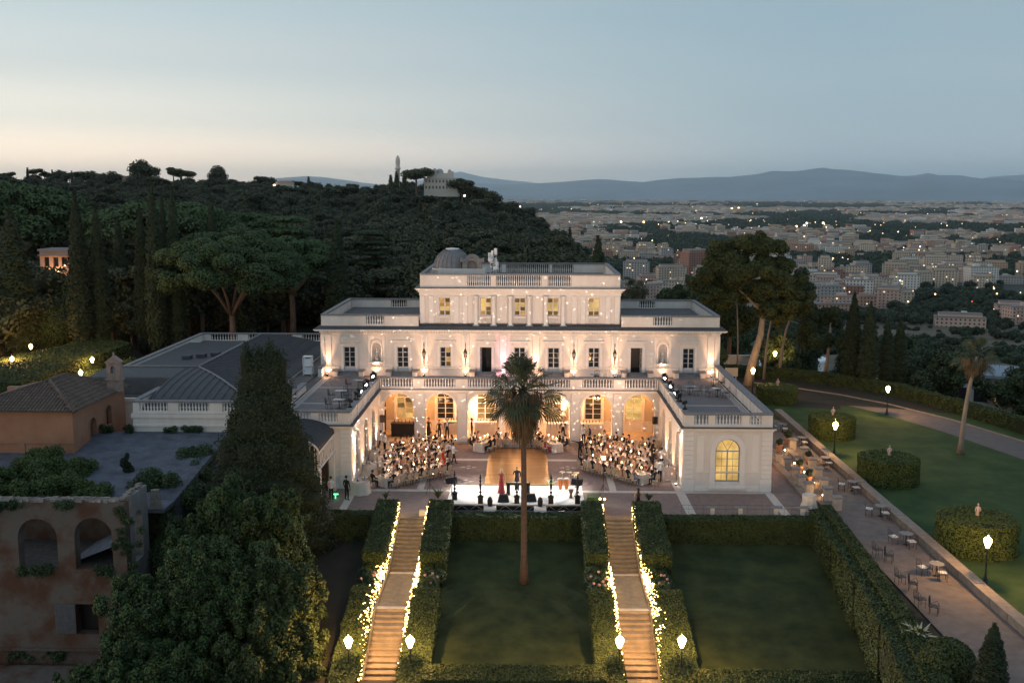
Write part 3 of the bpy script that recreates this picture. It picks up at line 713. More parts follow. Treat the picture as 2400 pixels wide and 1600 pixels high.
# main cornice: stepped courses, dentils, dark lead slope
def course(x0, x1, y0, y1, z0, z1, off, b): b.box(x0-off, x1+off, y0-off, y1+off, z0, z1)
b = MB(); course(-18.6, 18.6, 21.5, 36.4, 8.70, 8.80, .12, b); course(-18.6, 18.6, 21.5, 36.4, 8.88, 8.97, .50, b); course(-18.6, 18.6, 21.5, 36.4, 8.97, 9.06, .60, b)
vpart(b, 'main_cornice', M['stucco_t'])
b = MB(); b.box(-18.55, 18.55, 21.40, 36.3, 8.801, 8.879); vpart(b, 'cornice_bed', M['stucco'])
dm = MB(); dm.box(-.075, .075, -.22, 0, 0, .13); dme = dm.mesh('dentil', [M['stucco_t']])
db = MB()
for k in range(150): 
    x = -18.5+k*.2483; db.box(x-.07, x+.07, 21.04, 21.38, 8.745, 8.879)
vpart(db, 'dentils', M['stucco_t'])['kind'] = 'stuff'
b = MB(); b.frustum(-19.22, 19.22, 20.88, 37.0, 9.062, -18.72, 18.72, 21.38, 36.5, 9.33); vpart(b, 'lead_slope', M['slate'])
parapet((-18.55, 21.62), (-9.45, 21.62), 9.335, 10.42, [(4.2, 5.9)], th=.30)
parapet((9.45, 21.62), (18.55, 21.62), 9.335, 10.42, [(2.95, 4.7)], th=.30)
parapet((-18.38, 21.8), (-18.38, 36.2), 9.335, 10.42, [], th=.30); parapet((18.38, 21.8), (18.38, 36.2), 9.335, 10.42, [], th=.30)
parapet((-18.55, 36.25), (-9.45, 36.25), 9.335, 10.42, [(4.6, 6.3)], th=.30)
parapet((9.45, 36.25), (18.55, 36.25), 9.335, 10.42, [(3.2, 4.9)], th=.30)
b = MB(); b.box(-11.2, -9.6, 24.5, 26, 9.5, 9.85); b.box(9.6, 10.6, 24, 25.4, 9.5, 9.8); vpart(b, 'roof_hatch', M['stucco'])
# attic storey -------------------------------------------------------
XA = [-7.05, -3.2, 0, 3.1, 6.92]
b = MB(Tx(0, 22.35)); b.wall(-9.4, 9.4, 9.30, 12.15, .45, [(x, 1.06, 10.22, 11.95, False) for x in XA]); vpart(b, 'attic_wall', M['stucco'])
b = MB(); b.box(-9.4, -8.95, 22.8, 38.2, 9.3, 12.15); b.box(8.95, 9.4, 22.8, 38.2, 9.3, 12.15); b.box(-8.95, 8.95, 37.8, 38.2, 9.3, 12.15); split_parts(b, 'attic_wall', M['stucco'])
b = MB(); b.box(-8.8, 8.8, 22.9, 37.7, 12.3, 13.15); vpart(b, 'attic_roof', M['roof'])
b = MB(); course(-9.4, 9.4, 22.35, 38.2, 12.15, 12.45, .04, b); course(-9.4, 9.4, 22.35, 38.2, 12.45, 12.62, .15, b); course(-9.4, 9.4, 22.35, 38.2, 12.62, 12.74, .32, b); course(-9.4, 9.4, 22.35, 38.2, 12.74, 12.82, .42, b)
vpart(b, 'attic_cornice', M['stucco_t'])
b = MB(); course(-9.4, 9.4, 22.35, 38.2, 12.822, 12.87, .44, b); vpart(b, 'flashing', M['slate'])
b = MB()
for x in (-9.15, -8.3, -5.95, -5.15, 5.1, 5.9, 8.25, 9.1):
    b.box(x-.22, x+.22, 22.26, 22.348, 9.33, 12.1)
for x in (-6.2, 6.05): pass
b.box(-9.5, -5.0, 22.20, 22.348, 9.33, 9.42); b.box(5.0, 9.5, 22.20, 22.348, 9.33, 9.42)
for x in XA:
    b.box(x-.60, x+.60, 22.24, 22.348, 12.0, 12.12); b.box(x-.58, x+.58, 22.26, 22.348, 10.12, 10.22)
split_parts(b, 'attic_pilaster', M['stucco_t'])
b = MB()
cols_ = [-4.1, -2.45, -.88, .88, 2.42, 4.05]
for x in cols_:
    b.lathe(x, 22.17, [(.24, 9.42), (.24, 9.5), (.19, 9.56), (.19, 10.5), (.165, 11.85), (.22, 11.95), (.24, 12.12)], 12); b.box(x-.30, x+.30, 21.86, 22.34, 9.335, 9.42)
split_parts(b, 'attic_column', M['stucco_t'])
b = MB()
for x in XA:                                            # little rail under each attic window
    b.box(x-.52, x+.52, 22.22, 22.34, 10.04, 10.11); b.box(x-.52, x+.52, 22.22, 22.34, 9.42, 9.50)
    for k in range(8): xx = x-.455+k*.13; b.box(xx-.03, xx+.03, 22.25, 22.32, 9.50, 10.04)
vpart(b, 'window_rail', M['stucco_t'])
am = [[LD, LY, LO, LO, LD, LY, LO, LD], [LO, LY, LY, LY, LD, LD, LY, LD], [LD, LY, LY, LD, LO, LD, LY, LD], [LD, LY, LY, LD, LD, LY, LY, LO], [LD, LY, LY, LO, LD, LY, LY, LY]]
for x, m_ in zip(XA, am): window(vpart, x, 22.47, 10.24, 11.93, 1.06, 2, 4, LY, mix=m_)
parapet((-9.35, 22.45), (9.35, 22.45), 12.875, 14.18, [(4.42, 6.6), (7.1, 11.35), (11.95, 14.15)], th=.30, sp=.205, br=.052)
parapet((-9.35, 38.05), (9.35, 38.05), 12.875, 14.18, [(6.0, 7.2), (7.7, 12.4), (12.7, 15.0)], th=.30, sp=.215, br=.052)
parapet((-9.2, 22.65), (-9.2, 37.9), 12.875, 14.18, [], th=.30); parapet((9.2, 22.65), (9.2, 37.9), 12.875, 14.18, [], th=.30)
# dome with ribs, drum and round-headed dormer
b = MB(); b.lathe(-6.75, 28.5, [(1.9, 12.9), (1.9, 14.1), (2.05, 14.15), (2.05, 14.27)], 24, smooth=False); b.box(-8.0, -3.4, 26.1, 28.0, 13.1, 14.35); vpart(b, 'dome_drum', M['stucco'])
b = MB(); b.lathe(-6.75, 28.5, [(1.88*math.cos(t), 14.27+1.95*math.sin(t)) for t in [R(a) for a in (0, 12, 24, 36, 48, 60, 70)]], 24); dome = vpart(b, 'dome', mat('dome_lead', (.20, .19, .19), .5, .2, 2))
b = MB()
for k in range(24):
    a = 2*math.pi*k/24
    b.tube([(-6.75+1.90*math.cos(t)*math.cos(a), 28.5+1.90*math.cos(t)*math.sin(a), 14.28+1.97*math.sin(t)) for t in [R(q) for q in (0, 20, 40, 60, 70)]], .035, 4)
split_parts(b, 'dome_rib', M['cap'])
b = MB(); b.lathe(-6.75, 28.5, [(.68, 16.05), (.68, 16.21), (.05, 16.27)], 16); vpart(b, 'dome_cap', M['white'])
b = MB(Tx(-4.7, 26.4)); b.wall(-.95, .95, 13.1, 15.35, .8, [(0, .95, 13.15, 15.15, True)], seg=10); b.box(-1.15, -.45, -.1, .9, 15.0, 15.35); b.box(.45, 1.15, -.1, .9, 15.0, 15.35)
for k in range(10):
    a0, a1 = math.pi*k/10, math.pi*(k+1)/10
    P = [(-q*math.cos(a), 14.95+q*math.sin(a)) for q in (.48, .78) for a in (a0, a1)]
    b.add([(p[0], -.06, p[1]) for p in (P[0], P[1], P[3], P[2])], [(0, 1, 2, 3)]); b.add([(P[2][0], -.06, P[2][1]), (P[3][0], -.06, P[3][1]), (P[3][0], .85, P[3][1]), (P[2][0], .85, P[2][1])], [(0, 1, 2, 3)])
b.add([(-.48, .4, 13.1), (.48, .4, 13.1), (.48, .4, 15.2), (-.48, .4, 15.2)], [(0, 1, 2, 3)])
vpart(b, 'dormer', mat('dormer_render', (.27, .24, .225), .9, .15, 3))
# rooftop mast with radio panels
t = thing('antenna_mast', 'white lattice aerial mast with panel antennas on the attic roof', 'antenna', (-2.65, 26.6, 13.15))
b = MB()
for x, y in ((-.28, -.28), (.28, -.28), (.28, .28), (-.28, .28)): b.tube([(x, y, 0), (x, y, 2.3)], .035, 4)
for k in range(6):
    z = .2+k*.4; s_ = 1 if k % 2 else -1
    b.tube([(-.28*s_, -.28, z), (.28*s_, -.28, z+.38)], .02, 4); b.tube([(.28, -.28*s_, z), (.28, .28*s_, z+.38)], .02, 4)
    b.box(-.3, .3, -.3, .3, z-.015, z+.015)
b.tube([(0, 0, 2.2), (0, 0, 3.0)], .04, 5); b.obj('mast', M['white'], t)
for k in range(7):
    b = MB(); a = k*.9; x, y, z = .38*math.cos(a), .38*math.sin(a), 1.25+.22*k
    b.cbox(x, y, z, .26, .16, .62, a); b.tube([(0, 0, z+.3), (x, y, z+.3)], .02, 4); b.obj('panel_antenna', M['white'], t)
for k in range(2):
    b = MB(); b.lathe(0, 0, [(.28, 0), (.24, .12)], 10); o = b.obj('dish', M['white'], t, (-.25+.5*k, -.35, 2.1-.9*k)); o.rotation_euler = (R(90), 0, .4)
# wall lanterns on brackets
lan = None
for i, (x, lab) in enumerate(zip((-8.92, -5.05, 5.05, 8.85), ('on the pilaster two bays from the annex side', 'on the pilaster just annex-side of the open dark door', 'on the pilaster behind the palm crown, garden side', 'on the garden-side pilaster next to the half-open door'))):
    if lan is None:
        lan = thing('wall_lantern', '', 'lantern', (x, 21.05, 6.0), 0, 'wrought iron wall lanterns')
        b = MB(); b.lathe(0, 0, [(.02, -.15), (.06, 0), (.05, .12), (.14, .55), (.17, .60)], 6); b.lathe(0, 0, [(.20, .92), (.16, 1.0), (.10, 1.2), (.03, 1.3), (.03, 1.6), (.05, 1.62), (.01, 1.9)], 6)
        for k in range(6): a = k*math.pi/3; b.tube([(.15*math.cos(a), .15*math.sin(a), .58), (.19*math.cos(a), .19*math.sin(a), .94)], .012, 4)
        b.tube([(0, .33, -.3), (0, .25, .1), (0, .05, -.1)], .025, 4); b.obj('bracket', mat('bronze', (.10, .055, .035), .45, .2, 9), lan)
        b = MB(); b.lathe(0, 0, [(.13, .6), (.17, .92)], 6); b.obj('glass', mat('milky_glass', (.55, .50, .44), .2, 0), lan); lan['label'] = 'bronze wall lantern '+lab
    else: copy_tree(lan, (x, 21.05, 6.0), label='bronze wall lantern '+lab)
# uplights at the foot of the main wall
up = None
WARM = (1, .56, .31)
names = ['at the villa corner beside the annex stairs', 'under the annex-side niche', 'under the outer annex-side wall lantern', 'under the inner annex-side wall lantern', 'behind the palm, annex side of the middle window', 'behind the palm, garden side of the middle window', 'under the inner garden-side wall lantern', 'under the outer garden-side wall lantern', 'under the garden-side niche', 'at the villa corner above the garden lawn']
for i, (x, lab) in enumerate(zip(PIL, names)):
    if up is None:
        up = thing('uplight', '', 'uplight', (x, 20.75, TF), 0, 'uplights along the villa wall')
        b = MB(); b.lathe(0, 0, [(.10, 0), (.10, .03), (.04, .04), (.04, .08), (.09, .10), (.12, .24)], 8, capt=False); b.obj('housing', M['black'], up)
        b = MB(); b.lathe(0, 0, [(.10, .21), (.01, .22)], 8); b.obj('lens', M['uplens'], up); o = up
    else: o = copy_tree(up, (x, 20.75, TF))
    o['label'] = 'small black uplight '+lab
    c = (1, .40, .50) if i == 4 else WARM
    light('uplight_beam', 'SPOT', (x, 20.95, TF+.28), 950, c, aim=(x, 21.36, 8.9), angle=46, blend=.85, radius=.05)
    light('uplight_spill', 'POINT', (x, 20.1, TF+.6), 45, c, radius=.10)
    light('uplight_spill', 'SPOT', (x, 20.98, TF+.26), 55, c, aim=(x, 21.35, TF+.75), angle=95, blend=1, radius=.05)
# ================================================================ annex, porch, chapel, ruin
def partfn(t):
    o0 = Vector(t.location)
    def fn(b, name, mats, parent=None):
        b.v = [(x-o0.x, y-o0.y, z-o0.z) for x, y, z in b.v]
        return b.obj(name, mats, parent or t)
    fn.origin = o0; return fn
annex = thing('annex', 'long low annex with curved dark lead roof and pale balustrade beside the villa', 'building', (-28, 22, 0))
ap = partfn(annex)
b = MB(); b.box(-29.6, -18.9, 3.6, 9.6, -.3, 4.45); ap(b, 'wall', M['stucco']); b = MB(); b.box(-36.6, -18.9, 9.6, 42.4, -.3, 4.45); ap(b, 'wall', M['stucco'])
b = MB(); b.box(-29.7, -18.8, 3.5, 9.5, 4.45, 4.75); ap(b, 'cornice', M['stucco']); b = MB(); b.box(-36.7, -18.8, 9.5, 42.5, 4.45, 4.75); ap(b, 'cornice', M['stucco'])
b = MB(); b.box(-29.6, -18.9, 3.52, 3.6, 3.75, 3.9); ap(b, 'string_course', M['stucco'])
b = MB(); b.box(-29.4, -18.9, 3.9, 9.9, 4.755, 4.895); b.box(-36.3, -18.9, 9.9, 42.2, 4.76, 4.9); ap(b, 'flat_roof', M['roof'])
E0x, E1x, E0y, E1y = -36.0, -20.6, 4.7, 36.5
def vault_z(x, y):
    d = min(E1x-x, (y-E0y)*.73); d = max(0, min(d, 7.5)); return 5.05+1.40*math.sin(math.pi/2*(d/7.5)**.75)
nx, ny = 40, 70; V = []; F = []
for j in range(ny+1):
    for i in range(nx+1):
        x = E0x+(E1x-E0x)*i/nx; y = E0y+(E1y-E0y)*j/ny; z = vault_z(x, y)
        if x < -28.2 and y > 15.2: z = 5.5
        if x < -29.2 and y < 10.2: z = 4.6
        V.append((x, y, z))
for j in range(ny):
    for i in range(nx):
        a = j*(nx+1)+i
        if not (V[a][0] < -29.5 and V[a][1] < 9.75): F.append((a, a+1, a+nx+2, a+nx+1))
b = MB(); b.add(V, F, 0, True); ap(b, 'vault_roof', M['lead'])
b = MB(); b.box(-29.3, E1x+.15, E0y-.15, E0y, 4.9, 5.08); b.box(E1x, E1x+.15, E0y, E1y, 4.9, 5.08); ap(b, 'gutter', M['cap'])
def seam(pts, n='roof_seam'):
    b = MB(); b.tube(pts, .07, 4, smooth=False); return ap(b, n, M['slate'])
for k in range(12):
    x = -28.9+k*.69
    ym = min(14.97, E0y+(E1x-x)/.73) if x > -28.1 else 14.97
    seam([(x, E0y+(ym-E0y)*q/6, vault_z(x, E0y+(ym-E0y)*q/6)+.03) for q in range(7)])
for k in range(40):
    y = 5.5+k*.8; xm = max(-28.1, E1x-(y-E0y)*.73); 
    if y < 36.4: seam([(E1x+(xm-E1x)*q/6, y, vault_z(E1x+(xm-E1x)*q/6, y)+.03) for q in range(7)])
b = MB(); b.tube([(E1x-d, E0y+d/.73, vault_z(E1x-d, E0y+d/.73)+.05) for d in (0, 1.2, 2.5, 4, 5.5, 7.4)], .10, 5); b.tube([(-28.1, 15.0, 6.50), (-28.1, 36.5, 6.50)], .12, 5); b.tube([(-28.1, 15.0, 6.50), (-36, 15.0, 6.50)], .12, 5)
ap(b, 'ridge_roll', M['cap'])
b = MB(); b.box(-34.5, -28.8, 17.5, 20.5, 5.52, 5.58); ap(b, 'roof_patch', mat('pale_roof_sheet', (.36, .36, .37), .7, .15, 2))
b = MB()
for k in range(4): b.box(-33+k*1.1, -32.2+k*1.1, 25+k, 25.9+k, 5.5, 5.85)
split_parts(b, 'roof_duct', M['slate'], ap)
parapet((-29.55, 3.72), (-18.9, 3.72), 4.77, 5.78, [(.5, 2.7), (3.5, 5.9), (6.9, 9.0), (9.6, 10.4)], vfn=ap, panel=False)
parapet((-36.5, 42.3), (-18.9, 42.3), 4.77, 5.78, [(1.0, 4.1), (5.3, 10.4), (11.5, 15.6)], vfn=ap, panel=False, sp=.30)
parapet((-29.45, 3.95), (-29.45, 9.4), 4.77, 5.78, [], vfn=ap)
parapet((-36.45, 9.9), (-36.45, 42.1), 4.77, 5.78, [], vfn=ap)
b = MB(); b.box(-36.9, -36.6, 9.8, 42, .2, 1.0); ap(b, 'plinth', M['stone'])
# white cabinet on the annex roof
t = thing('roof_cabinet', 'white enamelled air conditioning rack on the annex roof beside the villa wall', 'cabinet', (-19.6, 20.2, 4.9))
b = MB(); 
for x in (-.38, .38):
    for y in (-.3, .3): b.box(x-.04, x+.04, y-.04, y+.04, 0, 1.75)
for z in (.1, .85, 1.7): b.box(-.42, .42, -.34, .34, z, z+.07)
b.obj('rack', M['white'], t); b = MB(); b.box(-.3, .3, -.25, .25, .17, .7); b.box(-.3, .25, -.25, .25, .92, 1.5); b.obj('unit', M['white'], t)
# porch with segmental lead vault
porch = thing('porch', 'barrel-roofed porch with lattice side at the wing corner by the conifer', 'porch', (-15.6, -2, 0)); pp = partfn(porch)
b = MB(); prof = []; n = 14
for k in range(n+1):
    a = math.pi*k/n; prof.append((-16.0-2.65*math.cos(a), 4.2+1.05*math.sin(a)))
for (xa, za), (xb, zb) in zip(prof, prof[1:]):
    b.add([(xa, -5.8, za), (xb, -5.8, zb), (xb, -.06, zb), (xa, -.06, za)], [(0, 1, 2, 3)], 0, True); b.add([(xa, -5.8, za-.08), (xb, -5.8, zb-.08), (xb, -.06, zb-.08), (xa, -.06, za-.08)], [(3, 2, 1, 0)])
pp(b, 'vault_roof', M['lead'])
for k in range(14):
    y = -5.75+k*.43; b = MB(); b.tube([(x, y, z+.02) for x, z in prof], .035, 4); pp(b, 'roof_seam', M['slate'])
for nm_, fx_ in (('court_lattice', lambda u, z: (-13.42, u, z)), ):
    b = MB(); 
    b.box(-13.50, -13.32, -5.85, -.06, 4.08, 4.2); b.box(-13.48, -13.36, -5.85, -.06, 2.85, 2.97)
    for k in range(13): y = -5.8+k*.475; b.box(-13.46, -13.40, y-.03, y+.03, 2.97, 4.08)
    for k in range(4):
        yc = -5.1+k*1.4; b.tube([(-13.43, yc+.42*math.cos(2*math.pi*q/10), 3.5+.42*math.sin(2*math.pi*q/10)) for q in range(11)], .035, 4)
    pp(b, nm_, M['stucco_t'])
b = MB(); b.box(-18.65, -13.35, -5.86, -5.76, 2.85, 3.0); b.tube([(x, -5.82, z) for x, z in prof], .07, 5)
for k in range(1, n): xa, za = prof[k]; b.box(xa-.03, xa+.03, -5.84, -5.78, 3.0, za)
pp(b, 'gable_lattice', M['stucco_t'])
for x, y in ((-18.5, -5.6), (-13.5, -5.45), (-13.5, -.35)):
    b = MB(); b.box(x-.20, x+.20, y-.28, y+.28, -.01, 2.85); b.box(x-.28, x+.28, y-.36, y+.36, -.01, .35); pp(b, 'pier', M['stucco'])
b = MB(); b.box(-18.6, -13.9, -.12, -.05, 0, 2.9); pp(b, 'back_wall', M['wood'])
t = thing('exit_light', 'small green emergency light glowing beside the porch', 'light', (-12.9, -2.5, 0))
b = MB(); b.box(-.2, .2, -.05, .05, .28, .35); b.box(-.03, .03, -.03, .03, 0, .28); b.obj('lamp', M['greenl'], t)
light('exit_glow', 'POINT', (-12.9, -2.8, .5), 2.5, (.2, 1, .5))
# chapel ---------------------------------------------------------------
chapel = thing('chapel', 'small orange plastered chapel with pantiled hip roof and bellcote', 'chapel', (-36, 3.5, 2)); cp = partfn(chapel)
b = MB(Tx(-32.1, -1.2, 0, R(90))); b.T = lambda x, y, z: (-32.1-y, -1.2+x, z); b.wall(0, 9.6, 1.6, 5.95, .4, [(3.35, 1.15, 2.05, 4.75, True), (6.3, 1.0, 3.5, 5.1, True)], seg=10)
cp(b, 'wall', M['terra'])
b = MB(); b.box(-41.5, -32.502, -1.2, -.8, 1.6, 5.95); b.box(-41.5, -32.502, 8.0, 8.4, 1.6, 5.95); b.box(-41.6, -32.05, -1.27, -1.2, 3.55, 3.68)
for x in (-40.5, -38.2, -35.9, -33.4): b.box(x-.22, x+.22, -1.25, -1.2, 1.6, 3.55)
split_parts(b, 'wall', M['terra'], cp)
b = MB(); b.T = lambda x, y, z: (-32.1-y, -1.2+x, z)
for c, w, zb, zs in ((3.35, 1.15, 2.05, 4.17), (6.3, 1.0, 3.5, 4.6)):
    if c > 5: cp(b, 'surround', M['terra']); b = MB(); b.T = lambda x, y, z: (-32.1-y, -1.2+x, z)
    b.box(c-w/2-.16, c-w/2, -.04, 0, zb, zs); b.box(c+w/2, c+w/2+.16, -.04, 0, zb, zs)
    for k in range(10):
        a0, a1 = math.pi*k/10, math.pi*(k+1)/10; P = [(c-q*math.cos(a), zs+q*math.sin(a)) for q in (w/2, w/2+.16) for a in (a0, a1)]
        b.add([(p[0], -.04, p[1]) for p in (P[0], P[1], P[3], P[2])], [(0, 1, 2, 3)])
cp(b, 'surround', M['terra']); b = MB(); b.T = lambda x, y, z: (-32.1-y, -1.2+x, z); b.box(6.3-.7, 6.3+.7, -.12, 0, 3.38, 3.5); cp(b, 'window_sill', M['terra'])
b = MB(); b.T = lambda x, y, z: (-32.1-y, -1.2+x, z); b.box(2.7, 4.0, .3, .34, 2.05, 4.8); cp(b, 'door', M['wood'])
b = MB(); b.T = lambda x, y, z: (-32.1-y, -1.2+x, z); b.box(5.7, 6.9, .3, .34, 3.5, 5.2); cp(b, 'pane', M['wglass'])
for k in range(3):
    b = MB(); b.T = lambda x, y, z: (-32.1-y, -1.2+x, z); b.box(6.02+k*.28, 6.06+k*.28, .22, .27, 3.5, 5.1); cp(b, 'window_bar', M['iron'])
# hip roof: ridge runs along y from the front hip to the bellcote
ex0, ex1, ey0, ey1, ez, rz_, rx = -40.6, -31.7, -1.65, 8.7, 5.95, 7.45, -35.4
ry0, ry1 = 2.6, 5.2
b = MB(); b.add([(ex0,ey0,ez),(ex1,ey0,ez),(ex1,ey1,ez),(ex0,ey1,ez),(rx,ry0,rz_),(rx,ry1,rz_)], [(0,1,4),(1,2,5,4),(2,3,5),(3,0,4,5),(0,3,2,1)]); cp(b, 'roof', M['pantile'])
def cover_tiles():
    """barrel tiles on the two slopes the photo shows, one short half-round tile after another"""
    tb = MB(); n = 5
    tl = .50
    P = []
    for e, sx in ((0, 1.0), (tl, .8)):
        for k in range(n): a = math.pi*k/(n-1); P.append((.105*sx*math.cos(a), e, .085*sx*math.sin(a)+.01+.02*(1 if e == 0 else 0)))
    tb.add(P, [(k, k+1, n+k+1, n+k) for k in range(n-1)], 0, True); me = tb.mesh('roof_tile', [M['pantile']])
    slopes = [(Vector((ex0, ey0, ez)), Vector((ex1, ey0, ez)), Vector((rx, ry0, rz_)), None), (Vector((ex1, ey0, ez)), Vector((ex1, ey1, ez)), Vector((rx, ry0, rz_)), Vector((rx, ry1, rz_)))]
    V = []; F = []; base = np.array(P); cnt = 0
    for A, B, Cc, Dd in slopes:
        u = (B-A).normalized(); Lw = (B-A).length; nrm = u.cross(Cc-A).normalized(); 
        if nrm.z < 0: nrm = -nrm
        up_ = nrm.cross(u); 
        if up_.z < 0: up_ = -up_
        ca = (Cc-A).dot(u); H_ = (Cc-A).dot(up_); da = (Dd-A).dot(u) if Dd else ca
        k = 0
        while k*.27 < Lw:
            s_ = k*.27+.13; h = 0
            while True:
                # is the tile start inside the polygon
                lo = ca*h/H_; hi = Lw-(Lw-da)*h/H_
                if h > H_-.2: break
                if lo-.05 < s_ < hi+.05:
                    o = A+u*s_+up_*h+nrm*.015
                    m_ = Matrix((u, up_, nrm)).transposed()
                    if cnt < 300:
                        ob = link('roof_tile', me, chapel); ob.matrix_local = Matrix.Translation(o-cp.origin) @ m_.to_4x4(); cnt += 1
                    else:
                        q = len(V)
                        for p in base: V.append(tuple(o+m_ @ Vector(p)-cp.origin))
                        F.extend([(q+i, q+i+1, q+n+i+1, q+n+i) for i in range(n-1)])
                h += .42
            k += 1
    if V: props(link('roof_tiles', npmesh('roof_tiles', V, np.array(F), M['pantile'], smooth=True), chapel), kind='stuff')
cover_tiles()
b = MB(); b.tube([(ex1, ey0, ez+.05), (rx, ry0, rz_+.08)], .12, 6); b.tube([(rx, ry0, rz_+.08), (rx, ry1, rz_+.08)], .12, 6); b.tube([(rx, ry1, rz_+.08), (ex1, ey1, ez+.05)], .12, 6); b.tube([(ex0, ey0, ez+.05), (rx, ry0, rz_+.08)], .12, 6); cp(b, 'ridge_tiles', M['pantile'])
b = MB(Tx(-31.9, 5.9)); b.wall(-.55, .55, 6.0, 8.3, .55, [(0, .42, 7.45, 8.05, True)], seg=8); b.box(-.65, .65, -.08, .63, 6.9, 7.05); b.box(-.6, .6, -.05, .6, 8.28, 8.38)
b.add([(-.6, -.05, 8.38), (.6, -.05, 8.38), (0, -.05, 8.85), (-.6, .6, 8.38), (.6, .6, 8.38), (0, .6, 8.85)], [(0, 1, 2), (3, 5, 4), (0, 2, 5, 3), (1, 4, 5, 2)]); b.lathe(0, .27, [(.12, 8.8), (.05, 8.9), (.1, 9.0), (.02, 9.15)], 6)
cp(b, 'bellcote', mat('bellcote_stone', (.27, .20, .165), .9, .25, 3))
# ruin --------------------------------------------------------------------
ruin = thing('ruin', 'derelict plastered arcade building with peeling orange walls', 'ruin', (-27, -12, 0)); rp = partfn(ruin)
rub = M['terra2']
b = MB(Tx(0, -15)); b.wall(-41, -23.0, -1.6, 3.45, .7, [(-36.6, 2.3, -.7, 2.4, True), (-32.45, 2.3, -.7, 2.4, True), (-28.3, 2.35, -.70, 2.42, True), (-24.95, 2.25, -.70, 2.5, True)], seg=12); rp(b, 'front_wall', rub)
b = MB(Tx(0, -15)); b.wall(-41, -23.0, -9, -1.601, .7, [(-25.6, 1.35, -4.75, -2.85, False), (-34, 1.3, -4.9, -2.9, False)]); rp(b, 'front_wall', rub)
b = MB(); b.T = lambda x, y, z: (-23.0-y, -15+x, z); b.wall(.72, 3.6, -9, 3.5, .6, [(2.0, 1.35, -.7, 2.35, True)], seg=10); rp(b, 'side_wall', mat('grey_ruin_plaster', (.21, .20, .19), .95, .3, 1, .5, 6))
b = MB(); b.box(-41, -23.7, -14.28, -2, -.95, -.72); rp(b, 'inner_floor', mat('dark_rubble', (.07, .065, .06), .95, .4, 3, .6, 8))
b = MB(); b.box(-41, -24, -9.6, -9.2, -.72, 2.0); rp(b, 'inner_wall', rub)
b = MB(); b.add([(-41, -9.2, 1.9), (-22, -9.2, 1.9), (-22, 3.45, 3.38), (-41, 3.45, 3.38), (-41, -9.2, 1.6), (-22, -9.2, 1.6), (-22, 3.45, 3.0), (-41, 3.45, 3.0)], [(0, 1, 2, 3), (0, 4, 5, 1), (1, 5, 6, 2), (2, 6, 7, 3), (3, 7, 4, 0)]); b.box(-22.6, -22.0, -9.1, 3.4, -6, 1.62); b.box(-30, -22.0, -11.3, -9.21, 1.65, 1.88); split_parts(b, 'roof_terrace', mat('blue_grey_felt', (.085, .095, .115), .85, .35, 1.2, .3, 6), rp)
b = MB()
for k in range(16): 
    z0 = -.7+k*.0; x = -25.9+k*.13
b.add([(-27, -14.2, -.7), (-23.8, -14.2, .6), (-23.8, -10, .9), (-27, -10, -.7)], [(0, 1, 2, 3)]); rp(b, 'fallen_roof_slab', mat('blue_rubble', (.11, .125, .15), .9, .4, 3, .6, 8))
b = MB(Tx(-26.9, -15.04)); b.box(-.62, .62, 0, .05, -4.7, -2.9); b.box(-.55, .55, -.02, 0, -3.85, -3.78); 
for k in range(14): b.box(-.55, .55, -.025, 0, -4.6+k*.12, -4.55+k*.12)
rp(b, 'shutter', mat('grey_shutter', (.085, .09, .10), .7, .2, 4))
b = MB(); b.box(-41, -22.9, -15.2, -15.0, -5.75, -5.6); b.box(-41, -23.5, -20, -15.3, -9, -6.6); split_parts(b, 'lower_ledge', rub, rp)
b = MB(); b.box(-26.3, -24.9, -14.2, -14.15, -4.8, -2.8); b.box(-35, -33, -14.2, -14.15, -5, -2.8); split_parts(b, 'opening_dark_sheet', M['black'], rp)  # black sheets stand in for the darkness inside the wall openings
rs = []
for k in range(3):
    b = MB(); b.cbox(0, 0, 0, .42, .34, .13, 0, taper=.85); me = b.mesh('coping_stone', [M['rubble']]); q = np.zeros(len(me.vertices)*3)
    me.vertices.foreach_get('co', q); q += NR.uniform(-.035, .035, q.shape); me.vertices.foreach_set('co', q); rs.append(me)
for row in range(3):
    for k in range(46):
        if rng.random() < .12: continue
        o = link('coping_stone', rs[k % 3], ruin, (-40.9+k*.39+row*.13+27, -15+.12+row*.24+12, 3.42+rng.uniform(0, .07)), rng.uniform(-.4, .4)); o.rotation_euler[0] = rng.uniform(-.15, .15)
for k in range(10):
    o = link('coping_stone', rs[k % 3], ruin, (-23.3+27+rng.uniform(-.15, .15), -14.6+k*.33+12, 3.48+rng.uniform(0, .06)), rng.uniform(1.2, 1.9))
# two small posts of the ruin top and a broken wall stub
b = MB(); b.cbox(-22.6, -11.1, 1.9, .7, .5, 1.2, .3, taper=.7); rp(b, 'wall_stub', M['rubble'])
